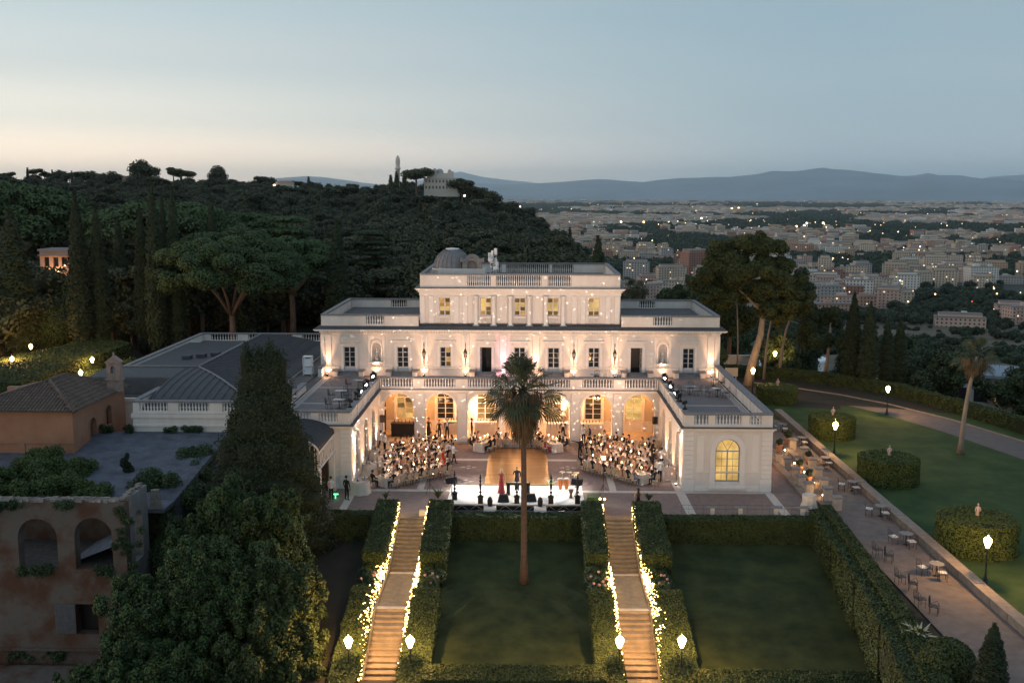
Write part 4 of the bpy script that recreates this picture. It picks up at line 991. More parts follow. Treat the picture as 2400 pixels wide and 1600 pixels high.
# ================================================================ foliage tools
def leaf_quads(P, Nn, size, jit=.5, aspect=1.6):
    """P (n,3) points, Nn (n,3) normals -> quads"""
    n = len(P); nr = Nn+NR.normal(0, jit, (n, 3)); nr /= np.linalg.norm(nr, axis=1, keepdims=True)+1e-9
    a = np.cross(nr, NR.normal(0, 1, (n, 3))); a /= np.linalg.norm(a, axis=1, keepdims=True)+1e-9; b_ = np.cross(nr, a)
    s = size*(.6+.8*NR.rand(n, 1)); a *= s; b_ *= s/aspect
    V = np.stack([P-a*.5, P-b_*.5, P+a*.5, P+b_*.5], 1).reshape(-1, 3); F = np.arange(n*4).reshape(-1, 4); return V, F
def shell_pts(C, Rr, n, up=.15, inner=.78):
    """n points on the ellipsoid shells with centres C (k,3), radii Rr (k,3)"""
    k = len(C); w = (Rr[:, 0]*Rr[:, 2])**1.0; idx = NR.choice(k, n, p=w/w.sum())
    d = NR.normal(0, 1, (n, 3)); d[:, 2] += up; d /= np.linalg.norm(d, axis=1, keepdims=True)
    r = inner+(1.04-inner)*NR.rand(n, 1)**.6
    return C[idx]+d*Rr[idx]*r, d/Rr[idx]*Rr[idx].mean(1, keepdims=True)
def ico(sub=1):
    import bmesh
    bm = bmesh.new(); bmesh.ops.create_icosphere(bm, subdivisions=sub, radius=1); V = np.array([v.co[:] for v in bm.verts]); F = np.array([[v.index for v in f.verts] for f in bm.faces]); bm.free(); return V, F
ICO1 = ico(1); ICO2 = ico(2)
def crown_mesh(name, C, Rr, n, size, mats, up=.2, jit=.6, inner=.78, core=.8, aspect=1.6):
    C = np.array(C, float); Rr = np.array(Rr, float)
    if Rr.ndim == 1: Rr = np.repeat(Rr[:, None], 3, 1)
    P, Nn = shell_pts(C, Rr, n, up, inner); V, F = leaf_quads(P, Nn, size, jit, aspect)
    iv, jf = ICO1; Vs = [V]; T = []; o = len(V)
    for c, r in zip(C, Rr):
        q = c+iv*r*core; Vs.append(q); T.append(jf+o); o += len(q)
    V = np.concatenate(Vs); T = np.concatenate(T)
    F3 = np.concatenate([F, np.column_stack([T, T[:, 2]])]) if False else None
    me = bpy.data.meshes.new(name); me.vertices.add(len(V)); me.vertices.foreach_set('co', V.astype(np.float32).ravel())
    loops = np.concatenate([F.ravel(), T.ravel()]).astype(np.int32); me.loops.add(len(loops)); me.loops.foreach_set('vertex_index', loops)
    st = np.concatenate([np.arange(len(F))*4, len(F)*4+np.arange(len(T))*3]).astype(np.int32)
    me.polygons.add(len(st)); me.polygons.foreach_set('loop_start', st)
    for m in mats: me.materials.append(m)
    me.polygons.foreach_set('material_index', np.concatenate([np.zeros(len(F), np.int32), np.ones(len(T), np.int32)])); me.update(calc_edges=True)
    return me
def hedge_box(name, label, corners_top, bottoms, n, size=.13, cat='hedge', group=None, mats=None, bulge=.06):
    """clipped hedge: a prism from base polygon (bottoms) to the top polygon (corners_top), leaves over its faces.
    corners_top/bottoms: lists of 3-D points in order round the hedge"""
    mats = mats or [M['hedge'], M['hedge_c']]
    ct = [Vector(p) for p in corners_top]; cb = [Vector(p) for p in bottoms]; c0 = sum(cb, Vector())/len(cb); m = len(ct)
    quads = [(ct[0], ct[1], ct[2], ct[3])] if m == 4 else []
    if m > 4:
        cc = sum(ct, Vector())/m; quads += [(ct[i], ct[(i+1) % m], cc, cc) for i in range(m)]
    quads += [(cb[i], cb[(i+1) % m], ct[(i+1) % m], ct[i]) for i in range(m)]
    ar = [((q[1]-q[0]).cross(q[2]-q[0]).length+(q[2]-q[0]).cross(q[3]-q[0]).length)/2 for q in quads]; tot = sum(ar)
    Ps, Ns = [], []
    mid = (sum(ct, Vector())+sum(cb, Vector()))/(2*m)
    for q, a in zip(quads, ar):
        k = int(n*a/tot); 
        if k < 1: continue
        u, v = NR.rand(k, 1), NR.rand(k, 1); Q = [np.array(x) for x in q]
        p = (1-u)*(1-v)*Q[0]+u*(1-v)*Q[1]+u*v*Q[2]+(1-u)*v*Q[3]
        nn = np.array((q[1]-q[0]).cross(q[2]-q[0])); nn = nn/(np.linalg.norm(nn)+1e-9)
        if np.dot(nn, (Q[0]+Q[1]+Q[2]+Q[3])/4-np.array(mid)) < 0: nn = -nn
        wob = np.array([noise.noise(Vector(x)*1.3)*bulge*1.5 for x in p])[:, None]
        Ps.append(p+nn*(wob+NR.uniform(-.04, .05, (k, 1)))); Ns.append(np.repeat(nn[None], k, 0))
    P = np.concatenate(Ps)-np.array(c0); Nn = np.concatenate(Ns); V, F = leaf_quads(P, Nn, size, .55)
    o = thing(name, label, cat, tuple(c0), 0, group)
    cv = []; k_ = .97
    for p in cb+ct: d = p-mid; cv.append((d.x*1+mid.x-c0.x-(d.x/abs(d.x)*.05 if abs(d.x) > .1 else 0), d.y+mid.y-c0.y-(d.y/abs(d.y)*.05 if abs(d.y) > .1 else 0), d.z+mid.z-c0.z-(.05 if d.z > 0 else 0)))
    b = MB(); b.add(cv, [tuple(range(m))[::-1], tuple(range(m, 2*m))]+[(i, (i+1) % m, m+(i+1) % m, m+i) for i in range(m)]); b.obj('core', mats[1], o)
    link('foliage', npmesh('foliage', V, F, mats[0]), o); return o
# ================================================================ garden stairs and their hedges
LAND = [(-6.35, 0.0), (-12.55, -1.8), (-17.7, -1.8), (-23.2, -4.05), (-30, -4.1)]
def st_z(y): return float(np.interp(-y, [-p[0] for p in LAND], [p[1] for p in LAND]))
mstep = mat('stair_stone', (.215, .172, .130), .85, .22, 2.5, .25, 18)
for s in (-1, 1):
    t = thing('garden_stairs', 'long stone garden stair edged with fairy lights, %s side of the palm' % ('annex' if s < 0 else 'lit-window'), 'stairs', (6.88*s, -6.1, 0)); w = .86
    def stp(y0, y1, z, h=.16, nm='step'):
        b = MB(); b.box(-w, w, y0+6.1, y1+6.1, z-h-.05, z-.045); b.box(-w-.0, w+.0, y0+6.1-.04, y1+6.1, z-.045, z); b.obj(nm, mstep, t)
    stp(-6.75, -6.1, 0, .2, 'threshold')
    for k in range(13): stp(-7.2-k*.4125, -6.75-k*.4125, -.1384*(k+1))
    stp(-17.8, -12.1, -1.80, .2, 'landing')
    b = MB(); b.box(-w, w, -17.75+6.1, -17.45+6.1, -1.799, -1.78); b.box(-w, w, -12.35+6.1, -12.1+6.1, -1.799, -1.78); b.obj('landing_edge', M['paver_l'], t)
    for k in range(14): stp(-18.21-k*.39, -17.8-k*.39, -1.8-.16*(k+1))
    stp(-30, -23.2, -4.05, .2, 'landing')
    for sd in (-1, 1):
        x0 = s*6.88+sd*.88; pts = []
        b = MB(); 
        for ya, yb in ((-6.2, -12.3), (-12.3, -17.75), (-17.75, -23.2)):
            za, zb = st_z(ya), st_z(yb); xx0, xx1 = sorted((sd*.87, sd*1.0))
            b.add([(xx0, ya+6.1, za-.4), (xx1, ya+6.1, za-.4), (xx1, yb+6.1, zb-.4), (xx0, yb+6.1, zb-.4), (xx0, ya+6.1, za+.12), (xx1, ya+6.1, za+.12), (xx1, yb+6.1, zb+.12), (xx0, yb+6.1, zb+.12)], [(0,3,2,1),(4,5,6,7),(0,1,5,4),(1,2,6,5),(2,3,7,6),(3,0,4,7)])
        b.obj('side_wall', mstep, t)
HR = dict(outL=(-9.35, -7.95), inL=(-5.85, -4.25), inR=(4.45, 5.85), outR=(7.9, 9.75))
nm = dict(outL='annex side of the annex-side stair', inL='palm side of the annex-side stair', inR='palm side of the lit-window-side stair', outR='outer side of the lit-window-side stair')
for key, (x0, x1) in HR.items():
    z0, z1 = .95, .15
    hedge_box('hedge', 'tall clipped hedge at the head of the garden stairs, '+nm[key], [(x0, -5.7, z0), (x1, -5.7, z0), (x1, -12.4, z1-.55), (x0, -12.4, z1-.55)], [(x0, -5.7, -.2), (x1, -5.7, -.2), (x1, -12.4, -2.2), (x0, -12.4, -2.2)], 14000, .11, group='stair hedges')
    hedge_box('hedge', 'low clipped hedge beside the lower stair flight, '+nm[key], [(x0, -16.2, -1.15), (x1, -16.2, -1.15), (x1+.05, -24, -3.2), (x0-.05, -24, -3.2)], [(x0, -16.2, -2.7), (x1, -16.2, -2.7), (x1+.05, -24, -4.3), (x0-.05, -24, -4.3)], 14000, .11, group='lower stair hedges')
    # shrub with pink roses beside the landing
    t = thing('rose_bush', 'rose shrub with pale blooms by the landing, '+nm[key], 'bush', ((x0+x1)/2, -14.3, -2.2), 0, 'rose bushes by the landings')
    C = [(NR.uniform(-.55, .55), NR.uniform(-1.5, 1.5), NR.uniform(.3, .75)) for _ in range(12)]; Rr = NR.uniform(.3, .55, 12)
    link('foliage', crown_mesh('foliage', C, Rr, 4200, .12, [M['leaf'], M['core']]), t)
    for k in range(7):
        b = MB(); b.ball(0, 0, 0, .09, n=6, m=4); b.obj('bloom', M['pink'], t, (NR.uniform(-.5, .5), NR.uniform(-1.2, .6), NR.uniform(.9, 1.15)))
# terrace-edge hedges and the hedges at the foot of the lawns
hedge_box('hedge', 'clipped hedge in front of the white stage, above the middle lawn', [(-4.3, -5.75, .12), (4.5, -5.75, .12), (4.5, -6.9, .08), (-4.3, -6.9, .08)], [(-4.3, -5.75, -.3), (4.5, -5.75, -.3), (4.5, -6.9, -1.6), (-4.3, -6.9, -1.6)], 18000, .11)
hedge_box('hedge', 'clipped hedge along the terrace edge above the right-hand lawn', [(9.7, -6.05, .12), (20.7, -6.05, .12), (20.7, -7.1, .08), (9.7, -7.1, .08)], [(9.7, -6.05, -.3), (20.7, -6.05, -.3), (20.7, -7.1, -1.7), (9.7, -7.1, -1.7)], 24000, .11)
hedge_box('hedge', 'dark clipped hedge under the porch, between big tree and stair', [(-15.5, -6.1, .30), (-9.3, -6.1, .30), (-9.3, -7.1, .25), (-15.5, -7.1, .25)], [(-15.5, -6.1, -.3), (-9.3, -6.1, -.3), (-9.3, -7.1, -1.7), (-15.5, -7.1, -1.7)], 12000, .11)
hedge_box('hedge', 'low clipped hedge across the foot of the middle lawn', [(-4.5, -22.6, -2.75), (4.9, -22.6, -2.75), (4.9, -24.2, -2.85), (-4.5, -24.2, -2.85)], [(-4.5, -22.6, -3.8), (4.9, -22.6, -3.8), (4.9, -24.2, -4), (-4.5, -24.2, -4)], 22000, .10)
hedge_box('hedge', 'low clipped hedge across the foot of the right-hand lawn', [(9.6, -22.9, -2.75), (18.6, -22.9, -2.75), (18.6, -24.5, -2.85), (9.6, -24.5, -2.85)], [(9.6, -22.9, -3.8), (18.6, -22.9, -3.8), (18.6, -24.5, -4), (9.6, -24.5, -4)], 22000, .10)
# long two-step hedge between right lawn and drive
rh = [(-5.2, 20.75, 21.5), (-12, 20.35, 21.1), (-18, 19.9, 20.75), (-24, 19.3, 20.2), (-31, 18.2, 19.3)]
for i, ((ya, a0, a1), (yb, b0, b1)) in enumerate(zip(rh, rh[1:])):
    hedge_box('hedge', '%s stretch of the high hedge between right-hand lawn and drive, from the villa' % ORD[i], [(a0, ya, .62), (a1, ya, .62), (b1, yb, .62), (b0, yb, .62)], [(a0, ya, -1.8), (a1, ya, -.1), (b1, yb, -.1), (b0, yb, -3.8)], 14000, .12, group='drive hedge')
    hedge_box('hedge', '%s stretch of the lower lit ledge of the drive hedge, from the villa' % ORD[i], [(a0-.75, ya-.1, .36), (a0-.02, ya-.1, .42), (b0-.02, yb, .42), (b0-.85, yb, .36)], [(a0-.7, ya-.1, -2.0), (a0-.02, ya-.1, -1.8), (b0-.02, yb, -3.6), (b0-.8, yb, -3.8)], 9000, .12, group='drive hedge ledge', mats=[M['hedge'], M['hedge_c']])
# big round clipped hedges on the lawn with a small statue in each
mrh = mat('round_hedge_leaves', (.045, .075, .016), .7, .4, 1.2, 0, col2=(.10, .125, .028))
for i, (x, y, r, h, lab) in enumerate(((27.0, 33.3, 2.1, 1.6, 'behind the villa wing, farthest'), (28.2, 17.6, 2.0, 1.85, 'behind the second garden lamp'), (28.15, 2.9, 2.2, 1.95, 'darkest one, above the long grass slope'), (28.4, -12.0, 2.35, 2.0, 'next to the nearest garden lamp'))):
    m = 22; top = [(x+r*math.cos(2*math.pi*k/m), y+r*math.sin(2*math.pi*k/m), h) for k in range(m)]; bot = [(p[0], p[1], -.05) for p in top]
    hedge_box('round_hedge', 'big round clipped drum hedge, '+lab, top, bot, 15000, .12, group='round hedges', mats=[mrh, M['hedge_c']])
    statue((x+.1, y+.2, h-.1), .95, 'small pale statue standing in the round hedge, '+lab, 'lawn statues')
# hedge beyond the curving road
bh = [(19.5, 49), (26, 48.5), (31.8, 46.4), (36.5, 42.3), (41.0, 36.8), (44.0, 28), (46.8, 18.6), (48.6, 8), (49.5, -6), (49.8, -24)]
for i, ((xa, ya), (xb, yb)) in enumerate(zip(bh, bh[1:])):
    d = Vector((xb-xa, yb-ya)).normalized(); nx, ny = -d.y*.6, d.x*.6
    hedge_box('hedge', '%s stretch of the dark boundary hedge beyond the curving road, counted from the villa' % ORD[i], [(xa-nx, ya-ny, 1.25), (xb-nx, yb-ny, 1.25), (xb+nx, yb+ny, 1.25), (xa+nx, ya+ny, 1.25)], [(xa-nx, ya-ny, -.3), (xb-nx, yb-ny, -.3), (xb+nx, yb+ny, -.8), (xa+nx, ya+ny, -.8)], 8000, .17, group='boundary hedge')
# left park hedge, lit by the lamps
hedge_box('hedge', 'thick bright-topped hedge beside the two glowing lamps in the park', [(-66, 34, 1.9), (-52.0, 31, 1.9), (-50.0, 56, 2.6), (-56, 60, 2.6)], [(-66, 34, -.1), (-52.0, 31, -.1), (-50.0, 56, -.1), (-56, 60, -.1)], 30000, .22)
for x, y, r, lab in ((-50.2, 26.5, 1.1, 'small round bush left of the chapel roof'), (-46.8, 37.5, 1.6, 'lamp-lit bush behind the chapel'), (-44.6, 42, 1.7, 'bush behind the chapel bellcote'), (-42, 47, 1.6, 'dark bush at the annex back corner'), (-64, 66, 4.5, 'tall lamp-lit shrub at the picture edge')):
    t = thing('bush', lab, 'bush', (x, y, 0)); C = NR.normal(0, r*.4, (10, 3)); C[:, 2] = np.abs(C[:, 2])+r*.5
    link('foliage', crown_mesh('foliage', C, NR.uniform(r*.4, r*.65, 10), int(2600*max(1, r*r*.6)), .14, [M['leafy'], M['core']]), t)
# ================================================================ lamps
lamp = thing('street_lamp', '', 'street lamp', (26.3, -18.15, 0), 0, 'lanterns on cast iron posts')
b = MB(); b.lathe(0, 0, [(.20, 0), (.20, .10), (.13, .16), (.10, .45), (.065, .55), (.045, .9), (.04, 1.9), (.05, 1.95), (.035, 2.0), (.035, 2.12)], 8); b.lathe(0, 0, [(.13, 2.12), (.14, 2.16), (.04, 2.20)], 8); b.obj('post', M['iron'], lamp)
b = MB(); b.lathe(0, 0, [(.09, 2.24), (.22, 2.60), (.24, 2.66), (.13, 2.82)], 8, capb=True); gl_ = b.obj('lantern', M['lampglow'], lamp)
b = MB(); b.lathe(0, 0, [(.12, 2.80), (.06, 2.88), (.015, 2.96)], 8); b.lathe(0, 0, [(.04, 2.20), (.07, 2.26)], 8); b.obj('cap', M['iron'], lamp)
LAMPS = [(26.3, -18.15, 0, 'beside the nearest round hedge on the lawn', 230), (26.4, 10.7, 0, 'before the second round hedge', 230), (36.4, 27.1, 0, 'on the inner verge of the curving road', 200), (25.3, 37.3, 0, 'by the big pine trunk', 190), (31.4, 53.0, -.5, 'farthest, behind the pine', 80),
 (-8.5, -22.5, -4.2, 'outer annex side at the foot of the stairs', 230), (-5.27, -22.5, -4.15, 'palm side at the foot of the annex-side stair', 230), (5.66, -22.5, -4.05, 'palm side at the foot of the garden-side stair', 230), (8.88, -22.5, -4.0, 'outer garden side at the foot of the stairs', 230),
 (-62.0, 53.7, -.2, 'in the park behind the thick hedge', 330), (-59.4, 43.8, -.2, 'in the park nearest the picture edge', 380), (-49.9, 43.6, -.2, 'behind the chapel bellcote', 260), (-47.4, 34.8, -.2, 'just above the chapel roof', 160)]
for i, (x, y, z, lab, pw) in enumerate(LAMPS):
    if i: copy_tree(lamp, (x, y, z), label='glowing lantern on an iron post, '+lab)
    else: lamp['label'] = 'glowing lantern on an iron post, '+lab
    light('lamp_light', 'POINT', (x, y, z+3.12), pw*4.4, (1, .52, .17), radius=.12)
# ================================================================ fairy lights on the stair hedges
def strings(x, side, dens, spread, lab):
    t = thing('fairy_lights', lab, 'light string', (x, -6, 0), 0, 'fairy light garlands'); bl, bf = [], []; iv, jf = ICO1
    npt = int(dens); pts = []
    for k in range(npt):
        y = -5.8-17.6*rng.random()
        base = st_z(y); dx = abs(rng.gauss(0, spread))*side; h = .12+rng.random()*.75*max(.25, 1-abs(dx)*.6)
        if y < -12.4 and rng.random() < .3: h *= .5
        clump = noise.noise(Vector((x, y*.6, 0))); 
        if clump < -.25 and rng.random() < .6: continue
        pts.append((x+dx, y, base+h))
    o = 0
    for p in pts:
        r = rng.uniform(.022, .040); bl.append(np.array([p[0]-x, p[1]+6, p[2]])+iv[:]*r); bf.append(jf+o); o += len(iv)
    me = npmesh('bulbs', np.concatenate(bl), np.concatenate(bf), M['bulb']); props(link('bulbs', me, t), kind='stuff')
    b = MB(); pts.sort(key=lambda p: -p[1]); b.tube([(p[0]-x, p[1]+6, p[2]) for p in pts[::6]], .006, 3); b.obj('wire', M['iron'], t)
    for k in range(12):
        y = -6.3-k*1.45
        light('string_glow', 'POINT', (x-side*.24, y, st_z(y)+.75), 4.6*dens/520, (1, .58, .22), radius=.12)
strings(-7.85, -1, 980, .30, 'dense fairy light garland over the hedge, outer side of the annex-side stair')
strings(-5.95, 1, 620, .10, 'thin fairy light garland, palm side of the annex-side stair')
strings(5.92, -1, 600, .10, 'thin fairy light garland, palm side of the garden-side stair')
strings(7.85, 1, 900, .28, 'dense fairy light garland over the hedge, outer side of the garden-side stair')
# ================================================================ right terrace: low walls, pedestals, pots, tables
t = thing('low_wall', 'low stone kerb wall beside the villa wing, inner one of two', 'garden wall', (20.8, 5, 0)); bm_ = MB(); bm_.box(-.28, .28, -.98, .98, 0, .22); kb = bm_.mesh('stone', [M['kerb']])
for k in range(9): link('stone', kb, t, (NR.uniform(-.02, .02), -7.5+k*2.0, 0))
t2 = thing('low_wall', 'low stone kerb wall, outer one of two, lined with small lights', 'garden wall', (22.9, 8, 0)); t2.rotation_euler = (0, 0, R(-2))
for k in range(8): link('stone', kb, t2, (NR.uniform(-.02, .02), -8+k*2.0, 0))
ped = thing('pedestal', '', 'pedestal', (21.15, 8.0, 0), 0, 'stone pedestals by the wing'); b = MB(); b.box(-.26, .26, -.26, .26, 0, .85); b.obj('block', mat('pedestal_stone', (.42, .37, .31), .8, .2, 3), ped); b = MB(); b.box(-.34, .34, -.34, .34, .85, .97); b.obj('cap', M['cap'], ped)
PP = [(21.15, 8.0), (21.35, 6.3), (21.3, 3.2), (21.15, 1.1), (21.2, -.8), (23.4, 12.6), (23.6, 9.6), (23.3, 6.1), (23.0, 3.3), (22.6, .4), (22.2, -2.0), (22.2, -4.3)]
for i, (x, y) in enumerate(PP):
    lab = 'pale stone pedestal, %s from the back in the %s row beside the wing' % (ORD[i if i < 5 else i-5], 'inner' if i < 5 else 'outer')
    if i: copy_tree(ped, (x, y, 0), label=lab)
    else: ped['label'] = lab
pot = None
for i, (x, y, z) in enumerate([(21.15, 8.0, .97), (23.3, 13.6, 0), (20.6, 10.5, 0), (22.1, 5.2, 0), (23.5, 7.9, 0), (22.0, 2.2, 0), (19.6, 12.5, 0), (20.9, 12.2, 0)]):
    lab = 'terracotta pot with a small shrub ' + ['standing on a pedestal', 'tallest, at the back of the outer row', 'by the wing wall', 'between the two pedestal rows', 'in the outer row', 'in shadow before the barrel table', 'far back by the wing wall', 'far back by the inner row'][i]
    if pot is None:
        pot = thing('flower_pot', lab, 'flower pot', (x, y, z), 0, 'terracotta pots'); b = MB(); b.lathe(0, 0, [(.16, 0), (.27, .48), (.31, .50), (.31, .56)], 10); b.obj('pot', M['clay'], pot)
        C = [(0, 0, .75), (.12, .1, .9), (-.14, 0, .85), (0, -.1, 1.0)]; link('shrub', crown_mesh('shrub', C, np.array([.22, .18, .18, .16]), 500, .09, [M['leaf'], M['core']]), pot)
    else: copy_tree(pot, (x, y, z), label=lab, scale=1.35 if i == 1 else 1)
for i, (x, y) in enumerate([(22.5, 11.5), (22.2, 7.2), (22.3, 4.6), (22.2, 1.5), (22.0, -1.6)]):
    t = thing('tea_light', 'small glowing ground light, %s from the back between the pedestals' % ORD[i], 'light', (x, y, 0), 0, 'ground lights'); b = MB(); b.ball(0, 0, .25, .07, n=8, m=6); b.obj('globe', M['flame'], t); b = MB(); b.lathe(0, 0, [(.06, 0), (.02, .04), (.02, .2)], 6); b.obj('stem', M['iron'], t)
    light('ground_glow', 'POINT', (x, y, .5), 34, (1, .55, .22), radius=.08)
light('ground_glow', 'POINT', (19.4, 6, 1.4), 70, (1, .55, .28), radius=.1)
# barrel table with white cloth
t = thing('cocktail_table', 'round table under a gathered white cloth at the terrace corner', 'table', (20.3, -4.2, 0)); b = MB(); n = 32
P = []; 
for z, r, am_ in ((1.05, .48, 0), (1.0, .50, .01), (.5, .46, .03), (0, .62, .07)):
    for k in range(n): a = 2*math.pi*k/n; rr = r+am_*math.sin(a*8); P.append((rr*math.cos(a), rr*math.sin(a), z))
b.add(P, [(i*n+k, i*n+(k+1) % n, (i+1)*n+(k+1) % n, (i+1)*n+k) for i in range(3) for k in range(n)]+[tuple(range(n))], 0, True); b.obj('cloth', M['linen'], t)
# posts with iron rail along the terrace edge
for i, x in enumerate((13.4, 15.3, 17.7, 19.5)):
    t = thing('rail_post', 'short white stone post of the terrace rail, %s from the stair' % ORD[i], 'post', (x, -5.55, 0), 0, 'terrace rail posts'); b = MB(); b.box(-.12, .12, -.12, .12, 0, .5); b.obj('post', M['stone'], t); b = MB(); b.box(-.42, .42, -.2, .2, .5, .56); b.obj('cap', M['cap'], t)
t = thing('iron_rail', 'thin iron rail linking the posts at the terrace edge', 'railing', (16.3, -5.45, 0)); b = MB(); b.tube([(-5, 0, .62), (4, 0, .62)], .009, 4); b.tube([(-5, 0, .35), (4, 0, .35)], .009, 4)
for k in range(19): b.tube([(-5+k*.5, 0, 0), (-5+k*.5, 0, .62)], .006, 4)
b.obj('rail', M['iron'], t)
# iron garden furniture
def chair_iron(cush, z=0):
    t = thing('iron_chair', '', 'chair', (0, 0, 0)); b = MB()
    for x in (-.21, .21):
        for y in (-.2, .2): b.tube([(x, y, 0), (x, y, .44)], .014, 4)
    b.box(-.24, .24, -.24, .24, .43, .45); b.obj('frame', M['iron'], t)
    b = MB(); b.tube([(-.22, .23, .45), (-.22, .27, .9), (0, .28, .98), (.22, .27, .9), (.22, .23, .45)], .014, 4)
    for x in (-.12, -.04, .04, .12): b.tube([(x, .24, .45), (x, .27, .93)], .008, 4)
    b.tube([(-.25, .2, .45), (-.27, -.1, .66), (-.25, -.2, .44)], .012, 4); b.tube([(.25, .2, .45), (.27, -.1, .66), (.25, -.2, .44)], .012, 4); b.obj('backrest', M['iron'], t)
    if cush: b = MB(); b.box(-.22, .22, -.22, .22, .452, .52); b.obj('cushion', M['cushion'], t)
    return t
def table_iron(glass, r=.42):
    t = thing('iron_table', '', 'table', (0, 0, 0)); b = MB(); b.lathe(0, 0, [(.25, 0), (.03, .06), (.03, .70), (r*.8, .705)], 10)
    b.obj('pedestal', M['iron'], t)
    b = MB(); b.box(-r*1.1, r*1.1, -r*.8, r*.8, .71, .735) if glass else b.lathe(0, 0, [(r, .71), (r, .735)], 14, smooth=False, capb=True); b.obj('tabletop', M['glasst'] if glass else M['cap'], t); return t
ic, icd = chair_iron(True), chair_iron(False); itb, itg = table_iron(False), table_iron(True); used = set()
def put(proto, loc, rz, lab, group):
    if id(proto) not in used: used.add(id(proto)); proto.location = loc; proto.rotation_euler = (0, 0, rz); proto['label'] = lab; proto['group'] = group; return proto
    return copy_tree(proto, loc, rz, lab, group=group)
KT = [(24.2, 19.4), (24.6, 14.2), (24.7, 7.3), (24.7, .4), (24.75, -5.6), (24.4, -11.3), (24.2, -16.6)]
for i, (x, y) in enumerate(KT):
    w_ = ORD[i]; put(itb, (x, y, 0), 0, 'small round iron table by the kerb wall, %s from the back' % w_, 'kerb-side tables')
    for j, (dx, dy, a, side) in enumerate(((-.75, .1, R(90), 'drive'), (.05, -.8, R(180), 'near'), (.25, .8, 0, 'far'))[:3 if i != 4 else 2]):
        put(ic, (x+dx, y+dy, 0), a+rng.uniform(-.3, .3), 'iron chair with white cushion, %s side of the %s kerb-wall table' % (side, w_), 'cushioned kerb-side chairs')
HT = [(21.9, -14.0), (21.7, -18.4), (21.6, -21.6)]
for i, (x, y) in enumerate(HT):
    for j, (dx, dy, a) in enumerate(((0, .5, R(100)), (.35, -.5, R(60)))):
        put(icd, (x+dx, y+dy, 0), a, 'bare dark iron chair, %s one of the %s pair along the high hedge' % (('far', 'near')[j], ORD[i]), 'bare iron chairs by the hedge')
TT = [(-14.2, 6.5, 'nearest, glass-topped, annex-side roof terrace'), (-14.7, 10.2, 'middle, glass-topped, annex-side roof terrace'), (-14.1, 15.0, 'farthest, annex-side roof terrace'), (14.6, 13.0, 'palest-topped, garden-side roof terrace'), (16.8, 12.2, 'beside the outer parapet, garden-side roof terrace'), (17.3, 17.0, 'by the corner uplight, garden-side roof terrace'), (6.9, 18.6, 'in front of the villa middle window, garden side'), (8.9, 18.4, 'under the outer wall lantern, garden side')]
for i, (x, y, lab) in enumerate(TT):
    put(itg, (x, y, TF), rng.uniform(-.2, .2), 'iron table, '+lab, 'roof terrace tables')
    for j, a in enumerate((0.2, 2.3, 4.2)[:3 if i < 5 else 2]):
        put(icd, (x+.85*math.sin(a), y+.75*math.cos(a), TF), -a, '%s bare iron chair round the table %s' % (ORD[j], lab), 'roof terrace chairs')
# ================================================================ dinner court
# amber dance floor: planks laid across, rounded far end
fl = thing('dance_floor', 'amber lacquered dance floor with rounded end between the dinner tables', 'dance floor', (0, 0, 0))
y = 1.3; k = 0
while y < 12.0:
    h = .34; yc = y+h/2
    hw = 2.42 if yc < 9.3 else 2.42*math.sqrt(max(0.02, 1-((yc-9.3)/3.3)**2.2))
    b = MB(); b.box(-hw, hw, y+.006, y+h-.006, .01, .05+.001*(k % 3)); b.obj('plank', M['floorw'], fl); y += h; k += 1
b = MB(); b.box(-2.5, 2.5, 1.18, 1.3, .01, .052); b.obj('edge_strip', mat('brass_edge', (.45, .30, .10), .4, .1, 5), fl)
# ---- stage
st = thing('stage', 'low white stage platform on aluminium trusses facing the dance floor', 'stage', (0, -2.9, 0)); SZ = .5
for i in range(5):
    for j in range(2):
        b = MB(); b.box(-4.75+i*1.9+.006, -4.75+(i+1)*1.9-.006, -2.25+j*2.25+.006, -2.25+(j+1)*2.25-.006, SZ-.06, SZ); b.obj('deck_panel', M['stage'], st)
b = MB(); b.box(-4.7, 4.7, -2.2, 2.2, .02, SZ-.07); b.obj('skirt', M['black'], st)
b = MB()
for k in range(19):
    x = -4.7+k*.5; 
    if k < 18: b.tube([(x, -2.3, .03 if k % 2 else SZ-.1), (x+.5, -2.3, SZ-.1 if k % 2 else .03)], .018, 4)
b.tube([(-4.7, -2.3, .04), (4.6, -2.3, .04)], .022, 4); b.tube([(-4.7, -2.3, SZ-.09), (4.6, -2.3, SZ-.09)], .022, 4); b.obj('truss', M['steel'], st)
# ---- furniture prototypes
cp_ = thing('banquet_chair', '', 'chair', (0, 0, 0)); b = MB(); b.lathe(0, 0, [(.19, .40), (.225, .42), (.225, .45)], 12, smooth=False, capb=True); b.obj('seat_frame', M['cane'], cp_)
b = MB(); b.lathe(0, 0, [(.215, .45), (.21, .49), (.12, .51)], 12); b.obj('seat', M['seatpad'], cp_)
b = MB(); n = 16; ring_ = [(.205*math.cos(2*math.pi*k/n), .20+.05*(math.sin(2*math.pi*k/n)*.5+.5), .74+.235*math.sin(2*math.pi*k/n)) for k in range(n+1)]; b.tube(ring_, .022, 5)
b.tube([(-.10, .20, .44), (-.11, .205, .55)], .016, 4); b.tube([(.10, .20, .44), (.11, .205, .55)], .016, 4); b.obj('back_frame', M['cane'], cp_)
b = MB(); b.add([(p[0]*.93, p[1], .74+(p[2]-.74)*.93) for p in ring_[:-1]], [tuple(range(n))]); b.obj('backrest', mat('woven_cane', (.52, .38, .25), .8, .2, 60), cp_)
lgs = []
